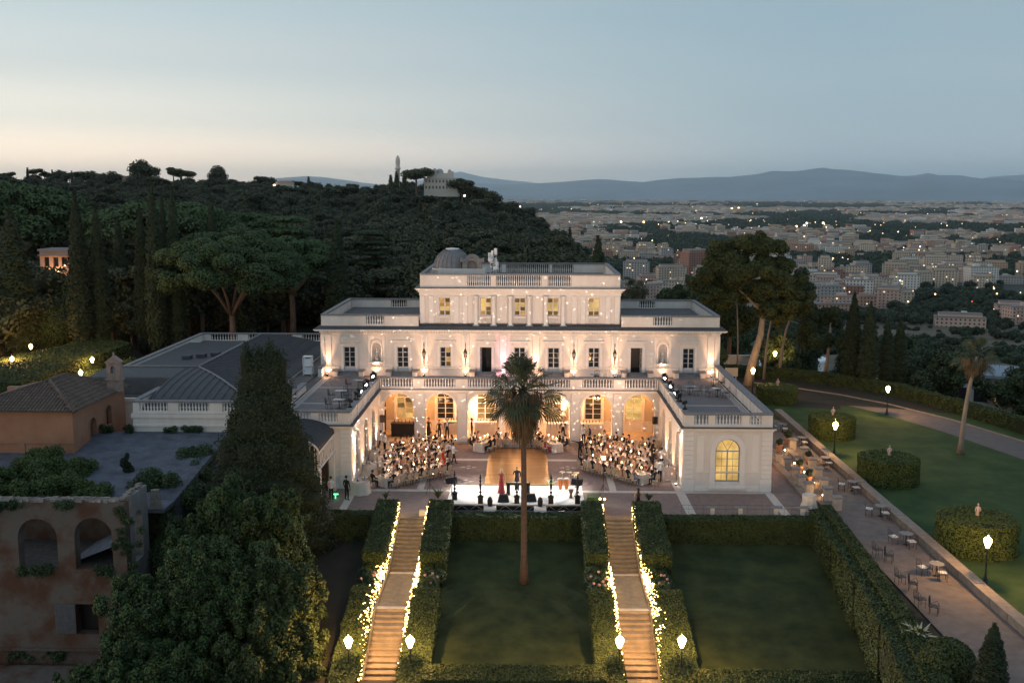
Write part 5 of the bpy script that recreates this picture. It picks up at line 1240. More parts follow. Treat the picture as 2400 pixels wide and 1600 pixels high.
for sx in (-1, 1):
    for sy in (-1, 1):
        b = MB(); b.tube([(sx*.15, sy*.15, .42), (sx*.155, sy*.16, .2), (sx*.17, sy*(.19 if sy < 0 else .22), 0)], [.022, .018, .014], 4); b.obj('leg', M['cane'], cp_)
# ---- people
def skin_body(name, J, E_, zones, mats, sub=1):
    me = bpy.data.meshes.new(name); keys = list(J); me.from_pydata([J[k][:3] for k in keys], [(keys.index(a), keys.index(b)) for a, b in E_], [])
    o = bpy.data.objects.new(name, me); COL.objects.link(o); o.modifiers.new('s', 'SKIN'); 
    for i, k in enumerate(keys):
        sv = me.skin_vertices[0].data[i]; sv.radius = (J[k][3], J[k][3] if len(J[k]) < 5 else J[k][4]); sv.use_root = (k == 'pelvis')
    m = o.modifiers.new('u', 'SUBSURF'); m.levels = sub; m.render_levels = sub
    dg = bpy.context.evaluated_depsgraph_get(); nm = bpy.data.meshes.new_from_object(o.evaluated_get(dg)); nm.name = name
    bpy.data.objects.remove(o); bpy.data.meshes.remove(me)
    nm.materials.clear()
    for q in mats: nm.materials.append(q)
    mi = []
    for p in nm.polygons: mi.append(zones(p.center, p.normal)); p.use_smooth = True
    nm.polygons.foreach_set('material_index', mi); return nm
def body(pose='sit', fem=False, arms=None, lean=0.0, stride=0.0):
    w = .85 if fem else 1.0
    if pose == 'sit':
        J = {'pelvis': (0, .05, .52, .15*w, .12), 'spine': (0, .06, .76, .12*w, .10), 'chest': (0, .04-lean*.5, .98, .15*w, .11), 'neck': (0, .02-lean, 1.14, .05), 'hb': (0, 0-lean, 1.21, .07, .085), 'head': (0, -.01-lean, 1.29, .082, .095), 'ht': (0, 0-lean, 1.37, .065, .075), 'nose': (0, -.11-lean, 1.27, .018)}
        for s, n in ((-1, 'l'), (1, 'r')):
            J['hip'+n] = (s*.10, .02, .50, .09); J['kn'+n] = (s*.12, -.42, .51, .068); J['an'+n] = (s*.12, -.40, .10, .045); J['to'+n] = (s*.12, -.56, .05, .04)
        zo = 0
    else:
        J = {'pelvis': (0, 0, .95, .15*w, .11), 'spine': (0, .01, 1.15, .125*w*(.88 if fem else 1), .10), 'chest': (0, 0-lean*.5, 1.36, .155*w, .11), 'neck': (0, 0-lean, 1.50, .05), 'hb': (0, -.01-lean, 1.57, .07, .085), 'head': (0, -.02-lean, 1.65, .082, .095), 'ht': (0, -.01-lean, 1.73, .065, .075), 'nose': (0, -.12-lean, 1.63, .018)}
        for s, n in ((-1, 'l'), (1, 'r')):
            d = stride*s; J['hip'+n] = (s*.09, 0, .90, .09); J['kn'+n] = (s*.11, -d*.5-.03, .50, .065); J['an'+n] = (s*.11, -d, .09, .045); J['to'+n] = (s*.12, -d-.16, .045, .04)
        zo = .38
    E_ = [('pelvis', 'spine'), ('spine', 'chest'), ('chest', 'neck'), ('neck', 'hb'), ('hb', 'head'), ('head', 'ht'), ('head', 'nose')]
    A = arms or {'l': ((-.24, -.12, .80), (-.19, -.34, .79), (-.15, -.43, .79)), 'r': ((.24, -.12, .80), (.19, -.34, .79), (.15, -.43, .79))}
    for s, n in ((-1, 'l'), (1, 'r')):
        J['sh'+n] = (s*.19*w, .02-lean*.6, 1.06+zo, .062); e, h, f = A[n]; k = zo if not arms else 0
        J['el'+n] = (e[0], e[1], e[2]+k, .045); J['wr'+n] = (h[0], h[1], h[2]+k, .030); J['ha'+n] = (f[0], f[1], f[2]+k, .036, .022)
        E_ += [('pelvis', 'hip'+n), ('hip'+n, 'kn'+n), ('kn'+n, 'an'+n), ('an'+n, 'to'+n), ('chest', 'sh'+n), ('sh'+n, 'el'+n), ('el'+n, 'wr'+n), ('wr'+n, 'ha'+n)]
    hands = [Vector(J['ha'+n][:3]) for n in 'lr']; return J, E_, hands, zo
def person_mesh(name, pose, fem, top, bottom=None, arms=None, lean=0, stride=0, shirt=True, shoes=None):
    J, E_, hands, zo = body(pose, fem, arms, lean, stride); bottom = bottom or top
    def z(c, n):
        if c.z > 1.15+zo: return 0
        if min((c-h).length for h in hands) < .085: return 0
        if fem and (abs(c.x) > .20 or c.z > 1.02+zo) : return 0
        if fem and c.y < -.2 and c.z > .6+zo*.5 and pose == 'sit': return 0
        if not fem and shirt and c.z > .80+zo and abs(c.x) < .055+(c.z-.8-zo)*.10 and n.y < -.15: return 3
        if c.z < .10: return 4
        if c.z < (.60 if pose == 'sit' else .93): return 2
        return 1
    return skin_body(name, J, E_, z, [M['skin'], top, bottom, M['shirt'], shoes or M['black']])
def hair_mesh(hm, long_, zo, lean=0):
    b = MB(); zc = 1.315+zo; b.ball(0, .018-lean, zc+.015, .098, .112, .108, 8, 6)
    b.v = [(x, y_ if z_ > zc-.01 or y_ > -.03-lean else -.03-lean+(y_+.03+lean)*.1, z_) for x, y_, z_ in b.v]
    if long_: b.tube([(0, .08-lean, zc+.03), (0, .10-lean, zc-.12), (0, .10-lean*.7, zc-.26)], [.075, .085, .05], 7)
    return b.mesh('hair', hm)
def skirt_mesh(m, zo):
    b = MB(); b.lathe(0, 0, [(.14, .98), (.19, .85), (.20, .55), (.26, .12), (.30, .02)], 14); return b.mesh('skirt', m)
HM = {}
def hair(kind, long_, zo, lean=0):
    k = (kind, long_, zo, lean)
    if k not in HM: HM[k] = hair_mesh(M[kind], long_, zo, lean)
    return HM[k]
SITM = [person_mesh('person', 'sit', False, M['suit'], lean=l, arms=a) for l, a in ((0, None), (.07, None), (.02, {'l': ((-.26, -.05, .82), (-.12, -.26, .78), (-.02, -.32, .79)), 'r': ((.27, -.10, .86), (.22, -.30, 1.0), (.12, -.22, 1.12))}))]
base_f = person_mesh('person', 'sit', True, M['pink'])
base_f2 = person_mesh('person', 'sit', True, M['pink'], lean=.05, arms={'l': ((-.24, -.12, .82), (-.16, -.32, .80), (-.10, -.38, .82)), 'r': ((.22, -.14, .84), (.10, -.22, 1.02), (.04, -.16, 1.14))})
SITF = []
for m in ('pink', 'gold', 'teal', 'black', 'rust', 'green_d', 'shirt', 'crim'):
    for bs in (base_f, base_f2):
        q = bs.copy(); q.materials[1] = M[m]; q.materials[2] = M[m]; SITF.append((m, q, .0 if bs is base_f else .05))
def place_person(me, hm, loc, rz, lab, group=None, z=0, s=1.0):
    o = link('person', me, None, (loc[0], loc[1], z), rz, s); props(o, lab, 'person', group); h = link('hair', hm, o); return o
chairs_used = [False]
def place_chair(x, y, rz, lab, group):
    if not chairs_used[0]:
        chairs_used[0] = True; cp_.location = (x, y, 0); cp_.rotation_euler = (0, 0, rz); cp_['label'] = lab; cp_['group'] = group
    else: copy_tree(cp_, (x, y, 0), rz, lab, group=group)
CL = {'pink': 'blush', 'gold': 'champagne', 'teal': 'slate blue', 'black': 'black', 'rust': 'rust', 'green_d': 'olive', 'shirt': 'white', 'crim': 'crimson'}
# small tabletop things
pm = MB(); pm.lathe(0, 0, [(.05, 0), (.13, .012), (.135, .018)], 12, capt=True); PLATE = pm.mesh('dinner_plate', M['plate'])
gm = MB(); gm.lathe(0, 0, [(.03, 0), (.006, .01), (.006, .09), (.032, .12), (.028, .19)], 6, capt=False); GLASS = gm.mesh('wine_glass', mat('clear_glass', (.55, .52, .48), .1, 0, spec=.8))
cm_ = MB(); cm_.lathe(0, 0, [(.05, 0), (.012, .02), (.012, .16), (.03, .17), (.014, .18), (.014, .38)], 6); CAND = cm_.mesh('candlestick', M['waxw'])
fm_ = MB(); fm_.ball(0, 0, .44, .040, .040, .070, 6, 5); FLAME = fm_.mesh('flame', M['flame'])
C = [(NR.uniform(-.16, .16), NR.uniform(-.10, .10), NR.uniform(.06, .16)) for _ in range(9)]; FLOW = crown_mesh('centrepiece', C, NR.uniform(.06, .10, 9), 260, .055, [M['flow'], M['green']], jit=.9)
def table_run(P0, P1, tname, where, width=1.05, near=True, far=True, ends=(True, True), cloth=None):
    """long table from P0 to P1 with cloth, settings, chairs and guests"""
    P0, P1 = Vector(P0), Vector(P1); d = P1-P0; Lg = d.length; d.normalize(); nrm = Vector((-d.y, d.x)); rz = math.atan2(d.y, d.x); c = (P0+P1)/2
    T = thing('banquet_table', 'long table of the %s, under its cloth' % tname, 'table', (c.x, c.y, 0), rz, 'long dinner tables'); b = MB(); b.box(-Lg/2, Lg/2, -width/2, width/2, .70, .735); b.obj('tabletop', M['wood'], T)
    for x in (-Lg/2+.3, Lg/2-.3):
        for yy in (-.35, .35): b = MB(); b.tube([(x, yy, 0), (x, yy, .7)], .02, 4); b.obj('leg', M['steel'], T)
    # cloth with folds
    n = int(Lg/.09); n2 = 12; V = []; per = []
    for i in range(n): per.append((-Lg/2+Lg*i/n, -width/2))
    for i in range(n2): per.append((Lg/2, -width/2+width*i/n2))
    for i in range(n): per.append((Lg/2-Lg*i/n, width/2))
    for i in range(n2): per.append((-Lg/2, width/2-width*i/n2))
    m = len(per); b = MB()
    for lv, (z, off, am_) in enumerate(((.745, .01, 0), (.70, .03, .004), (.35, .05, .018), (.02, .08, .035))):
        for i, (x, yy) in enumerate(per):
            q = Vector((x/Lg*2, yy/width*2)); ox = (1 if x > Lg/2-.01 else -1 if x < -Lg/2+.01 else 0); oy = (1 if yy > width/2-.01 else -1 if yy < -width/2+.01 else 0)
            o_ = off+am_*math.sin(i*1.9+math.sin(i*.37)*2); b.v.append((x+ox*o_, yy+oy*o_, z))
    for lv in range(3):
        for i in range(m): j = (i+1) % m; b.f.append((lv*m+i, lv*m+j, (lv+1)*m+j, (lv+1)*m+i))
    b.f.append(tuple(range(m))); b.m = [0]*len(b.f); b.sm = [True]*(len(b.f)-1)+[False]
    props(b.obj('tablecloth', cloth or M['linen'], None, (c.x, c.y, 0), rz), 'long pale tablecloth with folds on the %s' % tname, 'tablecloth', 'long tablecloths')
    N_ = int(Lg/.60); k0 = 0
    for side in (-1, 1):
        sd = 'court-front side' if side < 0 else 'arcade side'
        for i in range(N_):
            s_ = -Lg/2+Lg*(i+.5)/N_+rng.uniform(-.05, .05); p = c+d*s_+nrm*side*(width/2+.50+rng.uniform(-.04, .06)); a = rz+(math.pi if side < 0 else 0)+rng.uniform(-.18, .18)
            w_ = '%s seat along, %s of %s' % (ORD[i], sd, tname)
            place_chair(p.x+nrm.x*side*.02, p.y+nrm.y*side*.02, a, 'round-backed cane chair, '+w_, 'cane-backed dinner chairs')
            pl = c+d*s_+nrm*side*(width/2-.20); props(link('dinner_plate', PLATE, None, (pl.x, pl.y, .748)), 'white dinner plate at '+w_, 'plate', 'dinner plates')
            gl2 = c+d*(s_+.16)+nrm*side*(width/2-.34); props(link('wine_glass', GLASS, None, (gl2.x, gl2.y, .748)), 'wine glass at '+w_, 'glass', 'wine glasses')
            if rng.random() < .07: continue
            if (i+(side > 0)) % 2 == (0 if rng.random() < .82 else 1):
                k = rng.randrange(3); ln = (0, .07, .02)[k]; hk = rng.choice(['hair_d', 'hair_d', 'hair_g']); place_person(SITM[k], hair(hk, False, 0, ln), (p.x, p.y), a, 'man in black dinner jacket, '+w_, 'seated guests')
            else:
                cn_, q, ln = rng.choice(SITF); place_person(q, hair(rng.choice(['hair_d', 'hair_b', 'hair_d', 'wood']), True, 0, ln), (p.x, p.y), a, 'woman in %s dress, %s' % (CL[cn_], w_), 'seated guests')
    nc = max(3, int(Lg/1.0))
    for i in range(nc):
        q = c+d*(-Lg/2+Lg*(i+.5)/nc+rng.uniform(-.1, .1)); t = thing('candlestick', 'candlestick with a burning candle, %s along the %s' % (ORD[i], tname), 'candlestick', (q.x, q.y, .748), 0, 'table candles'); link('holder', CAND, t); link('flame', FLAME, t)
        light('candle_light', 'POINT', (q.x, q.y, 1.32), 17, (1, .52, .22), radius=.05)
    nf = max(3, int(Lg/.8))
    for i in range(nf):
        q = c+d*(-Lg/2+Lg*(i+.15)/nf); props(link('centrepiece', FLOW, None, (q.x, q.y, .748), rng.uniform(0, 6)), 'low pale flower centrepiece, %s along the %s' % (ORD[i], tname), 'centrepiece', 'table flowers')
LT = [((-10.0, .55), (-5.75, 4.45), 'front table, annex side'), ((-10.5, 4.6), (-6.0, 8.4), 'middle table, annex side'), ((-10.7, 8.3), (-6.1, 12.3), 'rear table, annex side')]
for P0, P1, nme in LT: table_run(P0, P1, nme, '')
RT = [((5.55, 6.15), (9.7, 1.75), 'front table, garden side'), ((5.7, 10.4), (10.1, 5.9), 'middle table, garden side'), ((6.5, 13.1), (10.9, 9.1), 'rear table, garden side')]
for P0, P1, nme in RT: table_run(P0, P1, nme, '')
for P0, P1, nme in (((-3.35, 11.0), (-2.45, 12.75), 'curved head table, annex wing'), ((-2.1, 13.15), (2.1, 13.15), 'curved head table, middle'), ((2.45, 12.75), (3.35, 11.0), 'curved head table, garden wing')): table_run(P0, P1, nme, '', width=.9)
# guests at the table ends
place_person(SITM[1], hair('hair_d', False, 0, .07), (-10.65, .05), R(-45)+math.pi, 'dark-haired man turned aside at the end of the front annex-side table'); place_chair(-10.65, .05, R(-45)+math.pi, 'cane chair at the outer end of the front annex-side table', 'cane-backed dinner chairs')
place_person(SITM[0], hair('hair_d', False, 0), (10.3, 1.2), R(45)+math.pi, 'man in dinner jacket at the end of the front garden-side table'); place_chair(10.3, 1.2, R(45)+math.pi, 'cane chair at the outer end of the front garden-side table', 'cane-backed dinner chairs')
# ---- side tables with cloths
tcl = None
for i, (x, y, r, lab) in enumerate([(-11.55, 7.9, .55, 'second along the annex-side wing wall'), (-11.45, 3.8, .55, 'third along the annex-side wing wall'), (-11.3, -1.2, .62, 'by the porch corner'), (-11.5, 11.6, .5, 'in the far corner by the arcade'), (11.5, 12.6, .55, 'in the far garden-side corner'), (11.6, 3.4, .55, 'pink one by the garden-side wing wall'), (11.2, 4.5, .5, 'with ice buckets by the garden-side wing wall')]):
    t = thing('side_table', 'round cloth-covered side table, '+lab, 'table', (x, y, 0), 0, 'round side tables'); b = MB(); n = 28; P = []
    for z, rr, am_ in ((.92, r, 0), (.86, r+.02, .008), (.4, r+.03, .03), (0, r+.10, .06)):
        for k in range(n): a = 2*math.pi*k/n; q = rr+am_*math.sin(a*7); P.append((q*math.cos(a), q*math.sin(a), z))
    b.add(P, [(i_*n+k, i_*n+(k+1) % n, (i_+1)*n+(k+1) % n, (i_+1)*n+k) for i_ in range(3) for k in range(n)]+[tuple(range(n))], 0, True); b.obj('cloth', M['linen_p'] if i == 5 else M['linen'], t)
    for k in range(5):
        b = MB(); b.lathe(0, 0, [(.035, 0), (.04, .16), (.014, .22), (.014, .30)], 6) if k % 2 else b.lathe(0, 0, [(.07, 0), (.10, .16)], 8)
        o = b.obj('bottle' if k % 2 else 'ice_bucket', M['wglass'] if k % 2 else M['steel'], None, (x+rng.uniform(-.3, .3)*r*1.6, y+rng.uniform(-.3, .3)*r*1.6, .92)); props(o, ORD[k//2]+(' dark bottle' if k % 2 else ' steel bucket')+' on side table '+lab, 'bottle' if k % 2 else 'bucket', 'drinks on the side table '+lab)
# ---- bars inside the arcade
def bar(x, w, m, lab, y=16.6):
    t = thing('bar_counter', lab, 'bar', (x, y, .14)); b = MB(); b.box(-w/2, w/2, -.35, .35, 0, 1.12); b.obj('front', m, t); b = MB(); b.box(-w/2-.04, w/2+.04, -.40, .40, 1.12, 1.18); b.obj('counter', m, t)
    if m is not M['black']: b = MB(); b.box(-w/2+.15, w/2-.15, -.37, -.35, .12, 1.0); b.obj('panel', M['linen'], t)
    for k in range(6):
        b = MB(); b.lathe(0, 0, [(.035, 0), (.035, .18), (.012, .24), (.012, .31)], 6); props(b.obj('bottle', M['wglass'], None, (x-w/2+.25+k*w/7, y+.1, 1.32)), '%s bottle on the bar in the %s' % (ORD[k], lab.split(', ')[1]), 'bottle', 'bottles on the bars')
bar(-10.2, 2.35, M['black'], 'long black draped bar, outermost annex-side arch', 16.2)
bar(-6.0, 1.7, M['stucco'], 'white bar with flowers, second arch from the annex side', 17.2); bar(-3.0, 1.9, M['stucco'], 'white panelled bar, third arch from the annex side', 16.9)
bar(3.4, 1.9, M['stucco'], 'white panelled bar, third arch from the garden side', 16.6); bar(6.5, 2.0, M['stucco'], 'white bar, second arch from the garden side', 16.6)
for x, lab in ((2.9, 'third arch from the garden side'), (-2.7, 'third arch from the annex side')):
    t = thing('shelf_unit', 'back-lit bottle shelf in the '+lab, 'shelf', (x+.8, 18.3, .14)); b = MB()
    for z in (.9, 1.4, 1.9): b.box(-.55, .55, -.15, .15, z, z+.03)
    b.box(-.58, -.55, -.15, .15, 0, 2.3); b.box(.55, .58, -.15, .15, 0, 2.3); b.obj('rack', M['wood'], t)
# chandelier seen in the second garden-side arch
t = thing('chandelier', 'small glowing chandelier hanging in the second arch from the garden side', 'chandelier', (6.9, 16.4, 3.5)); b = MB(); b.tube([(0, 0, .3), (0, 0, .95)], .012, 4)
for k in range(6): a = k*math.pi/3; b.tube([(0, 0, 0), (.2*math.cos(a), .2*math.sin(a), -.08), (.3*math.cos(a), .3*math.sin(a), .08)], .012, 4)
b.obj('frame', M['steel'], t)
for k in range(6): a = k*math.pi/3; b = MB(); b.ball(.3*math.cos(a), .3*math.sin(a), .13, .035, n=6, m=4); b.obj('bulb', M['flame'], t)
# ---- arcade lights: pier-foot spots and ceiling glow
pf = None; k = 0
for (xa, wa), (xb, wb) in zip(ARCH, ARCH[1:]):
    for x in (xa+wa/2-.12, xb-wb/2+.12):
        lab = 'small uplight at the foot of an arcade pier, %s from the annex side' % ordw(k+1); k += 1
        if pf is None: pf = thing('pier_light', lab, 'uplight', (x, 14.55, .14), 0, 'uplights on the arcade piers'); b = MB(); b.lathe(0, 0, [(.07, 0), (.09, .14)], 8, capt=False); b.obj('housing', M['black'], pf); b = MB(); b.lathe(0, 0, [(.08, .13), (.01, .14)], 8); b.obj('lens', M['uplens'], pf)
        else: copy_tree(pf, (x, 14.55, .14), label=lab)
        light('pier_beam', 'SPOT', (x, 14.5, .34), 330, (1, .50, .21), aim=(x+(.18 if x > (xa+xb)/2 else -.18)*-1, 14.6, 4), angle=75, blend=.9, radius=.04)
for x, w in ARCH:
    pw = 330 if abs(x) < 4 else 290; light('arcade_lamp', 'POINT', (x, 16.8, 4.0), pw, (1, .44, .15), radius=.15)
for x in (-3.9, 3.95): light('bar_backlight', 'POINT', (x, 17.6, 2.4), 230, (1, .82, .6), radius=.2)
# ---- wall-washers on the inner wing walls and loudspeakers
for s in (-1, 1):
    for y, pw in ((12.6, 1100), (9.3, 800), (5.2, 520), (1.4, 700)):
        t = thing('wall_washer', 'small floor light washing the %s wing wall, near its %s bay' % ('annex-side' if s < 0 else 'garden-side', {12.6: 'farthest', 9.3: 'third', 5.2: 'second', 1.4: 'nearest'}[y]), 'uplight', (11.9*s, y, 0), 0, 'wall washers'); b = MB(); b.lathe(0, 0, [(.06, 0), (.09, .16)], 8, capt=False); b.obj('housing', M['black'], t); b = MB(); b.lathe(0, 0, [(.07, .15), (.01, .16)], 8); b.obj('lens', M['uplens'], t)
        light('wash_beam', 'SPOT', (11.85*s, y, .25), pw, (1, .54, .28), aim=(12.12*s, y, 3.5), angle=80, blend=.9, radius=.04)
    t = thing('loudspeaker', 'black loudspeaker on a pole beside the outermost %s arch' % ('annex-side' if s < 0 else 'garden-side'), 'loudspeaker', (11.75*s, 13.4, 0)); b = MB(); b.tube([(0, 0, 0), (0, 0, 2.0)], .02, 5)
    for a in (0, 2.1, 4.2): b.tube([(0, 0, .4), (.35*math.cos(a), .35*math.sin(a), 0)], .014, 4)
    b.obj('stand', M['black'], t); b = MB(); b.cbox(0, 0, 2.0, .36, .34, .62, .4*s); b.obj('cabinet', M['black'], t)
# ---- stage lights on the roof terraces aiming at the court
FX = [13.2, 12.1, 9.6, 8.3, 5.4, 4.2, 1.4]
fx = None
for s in (-1, 1):
    for i, y in enumerate(FX):
        lab = 'black stage light on the %s roof terrace edge, %s from the arcade' % ('annex-side' if s < 0 else 'garden-side', ORD[i]); L_ = (12.42*s, y, 5.82)
        if fx is None:
            fx = thing('stage_light', lab, 'stage light', L_, 0, 'stage lights on the roof terraces'); b = MB(); b.cbox(0, 0, 0, .34, .34, .12); b.box(-.17, -.13, -.05, .05, .12, .62); b.box(.13, .17, -.05, .05, .12, .62); b.obj('yoke', M['black'], fx)
            b = MB(); b.tube([(0, .16, .62), (0, -.10, .50), (0, -.20, .45)], [.12, .14, .15], 8); b.obj('head', M['black'], fx); b = MB(); b.tube([(0, -.205, .447), (0, -.215, .442)], [.12, .12], 10); b.obj('lens', M['wglass'], fx); o = fx
        else: o = copy_tree(fx, L_, 0, lab)
        o.scale = (.95,)*3; aim = Vector((0, -2.8, .5)) if i % 2 else Vector((-4*s*0+7.5*s*-1, 4, 0)); dd = aim-Vector(L_); o.rotation_euler = (0, 0, math.atan2(dd.y, dd.x)+math.pi/2)
        if i in (1, 3, 4):
            for c_ in o.children:
                if c_.name.startswith('lens'): c_.data = c_.data.copy(); c_.data.materials[0] = M['spotlens']
            n_ = dd.normalized()
            light('stage_beam', 'SPOT', Vector(L_)+Vector((0, 0, .62))+n_*.42, {1: 17000, 3: 17000, 4: 1}[i], (1, .90, .78), aim=(0, -2.9, .5) if i != 4 else (-3*s, 4, 0), angle=30 if i != 4 else 95, blend=.7 if i != 4 else 1, radius=.09)
# glitter of the two mirror balls at the wing corners: real point lights behind a pierced pattern
def gobo(loc, power, base):
    o = light('mirror_ball_light', 'SPOT', loc, power, (1, .92, .82), aim=(loc[0]*.9, 14, 1.5), angle=168, blend=.05, radius=.0)
    l = o.data; l.use_nodes = True; t = l.node_tree; e = t.nodes['Emission']; g = t.nodes.new('ShaderNodeTexCoord'); v = t.nodes.new('ShaderNodeTexVoronoi'); v.feature = 'F1'; v.inputs['Scale'].default_value = 34.0; v.inputs['Randomness'].default_value = 1
    t.links.new(g.outputs['Normal'], v.inputs['Vector']); m = t.nodes.new('ShaderNodeMapRange'); t.links.new(v.outputs['Distance'], m.inputs[0]); m.inputs[1].default_value = .16; m.inputs[2].default_value = .14; m.inputs[3].default_value = base; m.inputs[4].default_value = 1
    t.links.new(m.outputs[0], e.inputs['Strength']); return o
for s in (-1, 1):
    p = (11.62*s, .75, 4.05); gobo(p, 19000, .002)
    t = thing('mirror_ball', 'mirror ball on a bracket at the front corner of the %s wing' % ('annex-side' if s < 0 else 'garden-side'), 'mirror ball', (12.0*s, .75, 4.3), 0, 'mirror balls'); b = MB(); b.ball(0, 0, 0, .16, n=14, m=10); b.obj('ball', mat('mirror_facets%d' % (s+1), (.85, .85, .82), .12, 0, metal=1), t); b = MB(); b.tube([(.0, 0, .12), (.2*s, 0, .12)], .015, 4); b.obj('bracket', M['black'], t)
# ---- things on the stage
BL = MB(); BL.box(-.17, .17, -.17, .17, 0, .50); BL.box(-.20, .20, -.20, .20, .44, .50); BL.lathe(0, 0, [(.05, .5), (.09, .58), (.03, .66), (.10, .78), (.03, .90), (.07, 1.0), (.085, 1.3), (.03, 1.45), (.10, 1.56), (.03, 1.68), (.09, 1.8), (.03, 1.9), (.06, 1.98), (.01, 2.06)], 8); blm = BL.mesh('column', M['black'])
for i, (x, y) in enumerate(((-4.25, -4.2), (-2.42, -5.0), (.08, -4.9), (2.42, -4.95), (4.25, -4.9))):
    t = thing('stage_column', 'black turned ornamental column on the stage front, %s from the annex side' % ORD[i], 'column', (x, y, SZ), 0, 'black stage columns'); link('column', blm, t)
for i, (x, y) in enumerate(((-1.75, -5.35), (1.68, -5.35))):
    t = thing('moving_light', 'black moving head light on a white case before the stage, %s' % ('annex side' if i == 0 else 'garden side'), 'stage light', (x, y, 0)); b = MB(); b.box(-.42, .42, -.25, .25, 0, .40); b.obj('case', M['white'], t)
    b = MB(); b.tube([(0, 0, .42), (0, 0, .55), (0, .02, .80), (0, 0, 1.0), (0, 0, 1.08)], [.14, .17, .19, .14, .04], 8); b.obj('head', M['black'], t)
for i, (x, y, z, rz) in enumerate(((-4.55, -3.2, 1.0, .5), (4.25, -3.4, 1.0, -.5))):
    t = thing('monitor_speaker', 'black wedge loudspeaker on a stand at the %s end of the stage' % ('annex' if i == 0 else 'garden'), 'loudspeaker', (x, y, SZ), rz); b = MB(); b.tube([(0, 0, 0), (0, 0, .95)], .025, 5)
    for a in (0, 2.1, 4.2): b.tube([(0, 0, .3), (.3*math.cos(a), .3*math.sin(a), 0)], .015, 4)
    b.obj('stand', M['black'], t); b = MB(); b.frustum(-.36, .36, -.22, .22, .9, -.36, .36, -.05, .26, 1.3); b.obj('cabinet', M['black'], t)
for i, (x, y) in enumerate(((-.85, -4.55), (1.05, -4.4))):
    t = thing('floor_monitor', 'black floor wedge monitor near the stage front, %s' % ('below the crimson singer' if i == 0 else 'just beyond the palm trunk'), 'loudspeaker', (x, y, SZ)); b = MB(); b.frustum(-.40, .40, -.28, .28, 0, -.28, .28, -.04, .24, .48); b.obj('cabinet', M['black'], t)
t = thing('keyboard', 'black stage keyboard on two boxy legs behind the palm trunk', 'keyboard', (.15, -2.9, SZ)); b = MB(); b.box(-.85, .85, -.2, .2, .78, .90); b.obj('body', M['black'], t)
for x in (-.7, .7): b = MB(); b.box(x-.13, x+.13, -.18, .18, 0, .78); b.obj('leg', M['black'], t)
b = MB(); b.box(-.78, .78, -.14, .02, .90, .915); b.obj('keys', M['plate'], t)
for i, x in enumerate((3.15, 3.58)):
    t = thing('conga_drum', 'tall orange conga drum, %s of the pair on the stage' % ('annex-side one' if i == 0 else 'garden-side one'), 'drum', (x, -2.2, SZ), 0, 'conga drums'); b = MB(); b.lathe(0, 0, [(.11, .22), (.14, .4), (.20, .75), (.19, .95)], 12, capt=False); b.obj('shell', M['conga'], t)
    b = MB(); b.lathe(0, 0, [(.20, .95), (.20, .99), (.0, 1.0)], 12); b.obj('drumhead', M['plate'], t); b = MB()
    for a in (0, 2.1, 4.2): b.tube([(.10*math.cos(a), .10*math.sin(a), .45), (.26*math.cos(a), .26*math.sin(a), 0)], .012, 4)
    b.obj('stand', M['steel'], t)
t = thing('djembe', 'brown goblet drum in front of the congas', 'drum', (3.85, -3.6, SZ)); b = MB(); b.lathe(0, 0, [(.13, 0), (.08, .25), (.10, .34), (.19, .55), (.19, .62)], 10); b.obj('shell', M['wood'], t)
for i, (x, y) in enumerate(((3.3, -1.5), (3.8, -1.55), (4.15, -2.2), (4.3, -1.7))):
    t = thing('cymbal', 'cymbal on a thin stand behind the congas, %s from the palm' % ORD[i], 'cymbal', (x, y, SZ), 0, 'percussion cymbals'); b = MB(); b.tube([(0, 0, .3), (0, 0, 1.3)], .012, 4)
    for a in (0, 2.1, 4.2): b.tube([(0, 0, .35), (.25*math.cos(a), .25*math.sin(a), 0)], .01, 4)
    b.obj('stand', M['steel'], t); b = MB(); b.lathe(0, 0, [(.22, 1.28), (.04, 1.31), (.0, 1.34)], 14); b.obj('plate', mat('cymbal_brass%d' % i, (.7, .55, .3), .3, 0, metal=.8), t)
t = thing('snare_drum', 'shallow drum on a folding stand among the congas', 'drum', (4.3, -3.0, SZ)); b = MB(); b.lathe(0, 0, [(.18, .6), (.18, .76), (0, .765)], 12); b.obj('shell', M['steel'], t); b = MB()
for a in (0, 2.1, 4.2): b.tube([(0, 0, .6), (.25*math.cos(a), .25*math.sin(a), 0)], .012, 4)
b.obj('stand', M['steel'], t)
t = thing('microphone_stand', 'thin microphone stand on the stage garden side of the palm', 'microphone stand', (1.25, -3.2, SZ)); b = MB(); b.lathe(0, 0, [(.14, 0), (.01, .03), (.01, 1.2)], 8); b.tube([(0, 0, 1.2), (.35, -.1, 1.4)], .012, 4); b.ball(.37, -.1, 1.41, .035); b.obj('stand', M['steel'], t)
for i, (x, y, z) in enumerate(((-6.3, -.9, 2.6), (6.3, -.9, 2.6))):
    t = thing('light_stand', 'thin tripod stand with %s lamp head behind the stair hedge, %s side' % (('dark', 'annex') if i == 0 else ('glowing', 'garden')), 'light stand', (x, y, 0)); b = MB(); b.tube([(0, 0, 0), (0, 0, z)], .018, 5)
    for a in (0, 2.1, 4.2): b.tube([(0, 0, .7), (.5*math.cos(a), .5*math.sin(a), 0)], .012, 4)
    b.obj('tripod', M['black'], t); b = MB(); b.cbox(0, 0, z, .24, .18, .16); b.obj('head', M['black'] if i == 0 else M['spotlens'], t)
light('stand_light', 'SPOT', (6.3, -1.1, 2.85), 500, (1, .95, .88), aim=(0, -2.8, .5), angle=60, blend=.8, radius=.08)
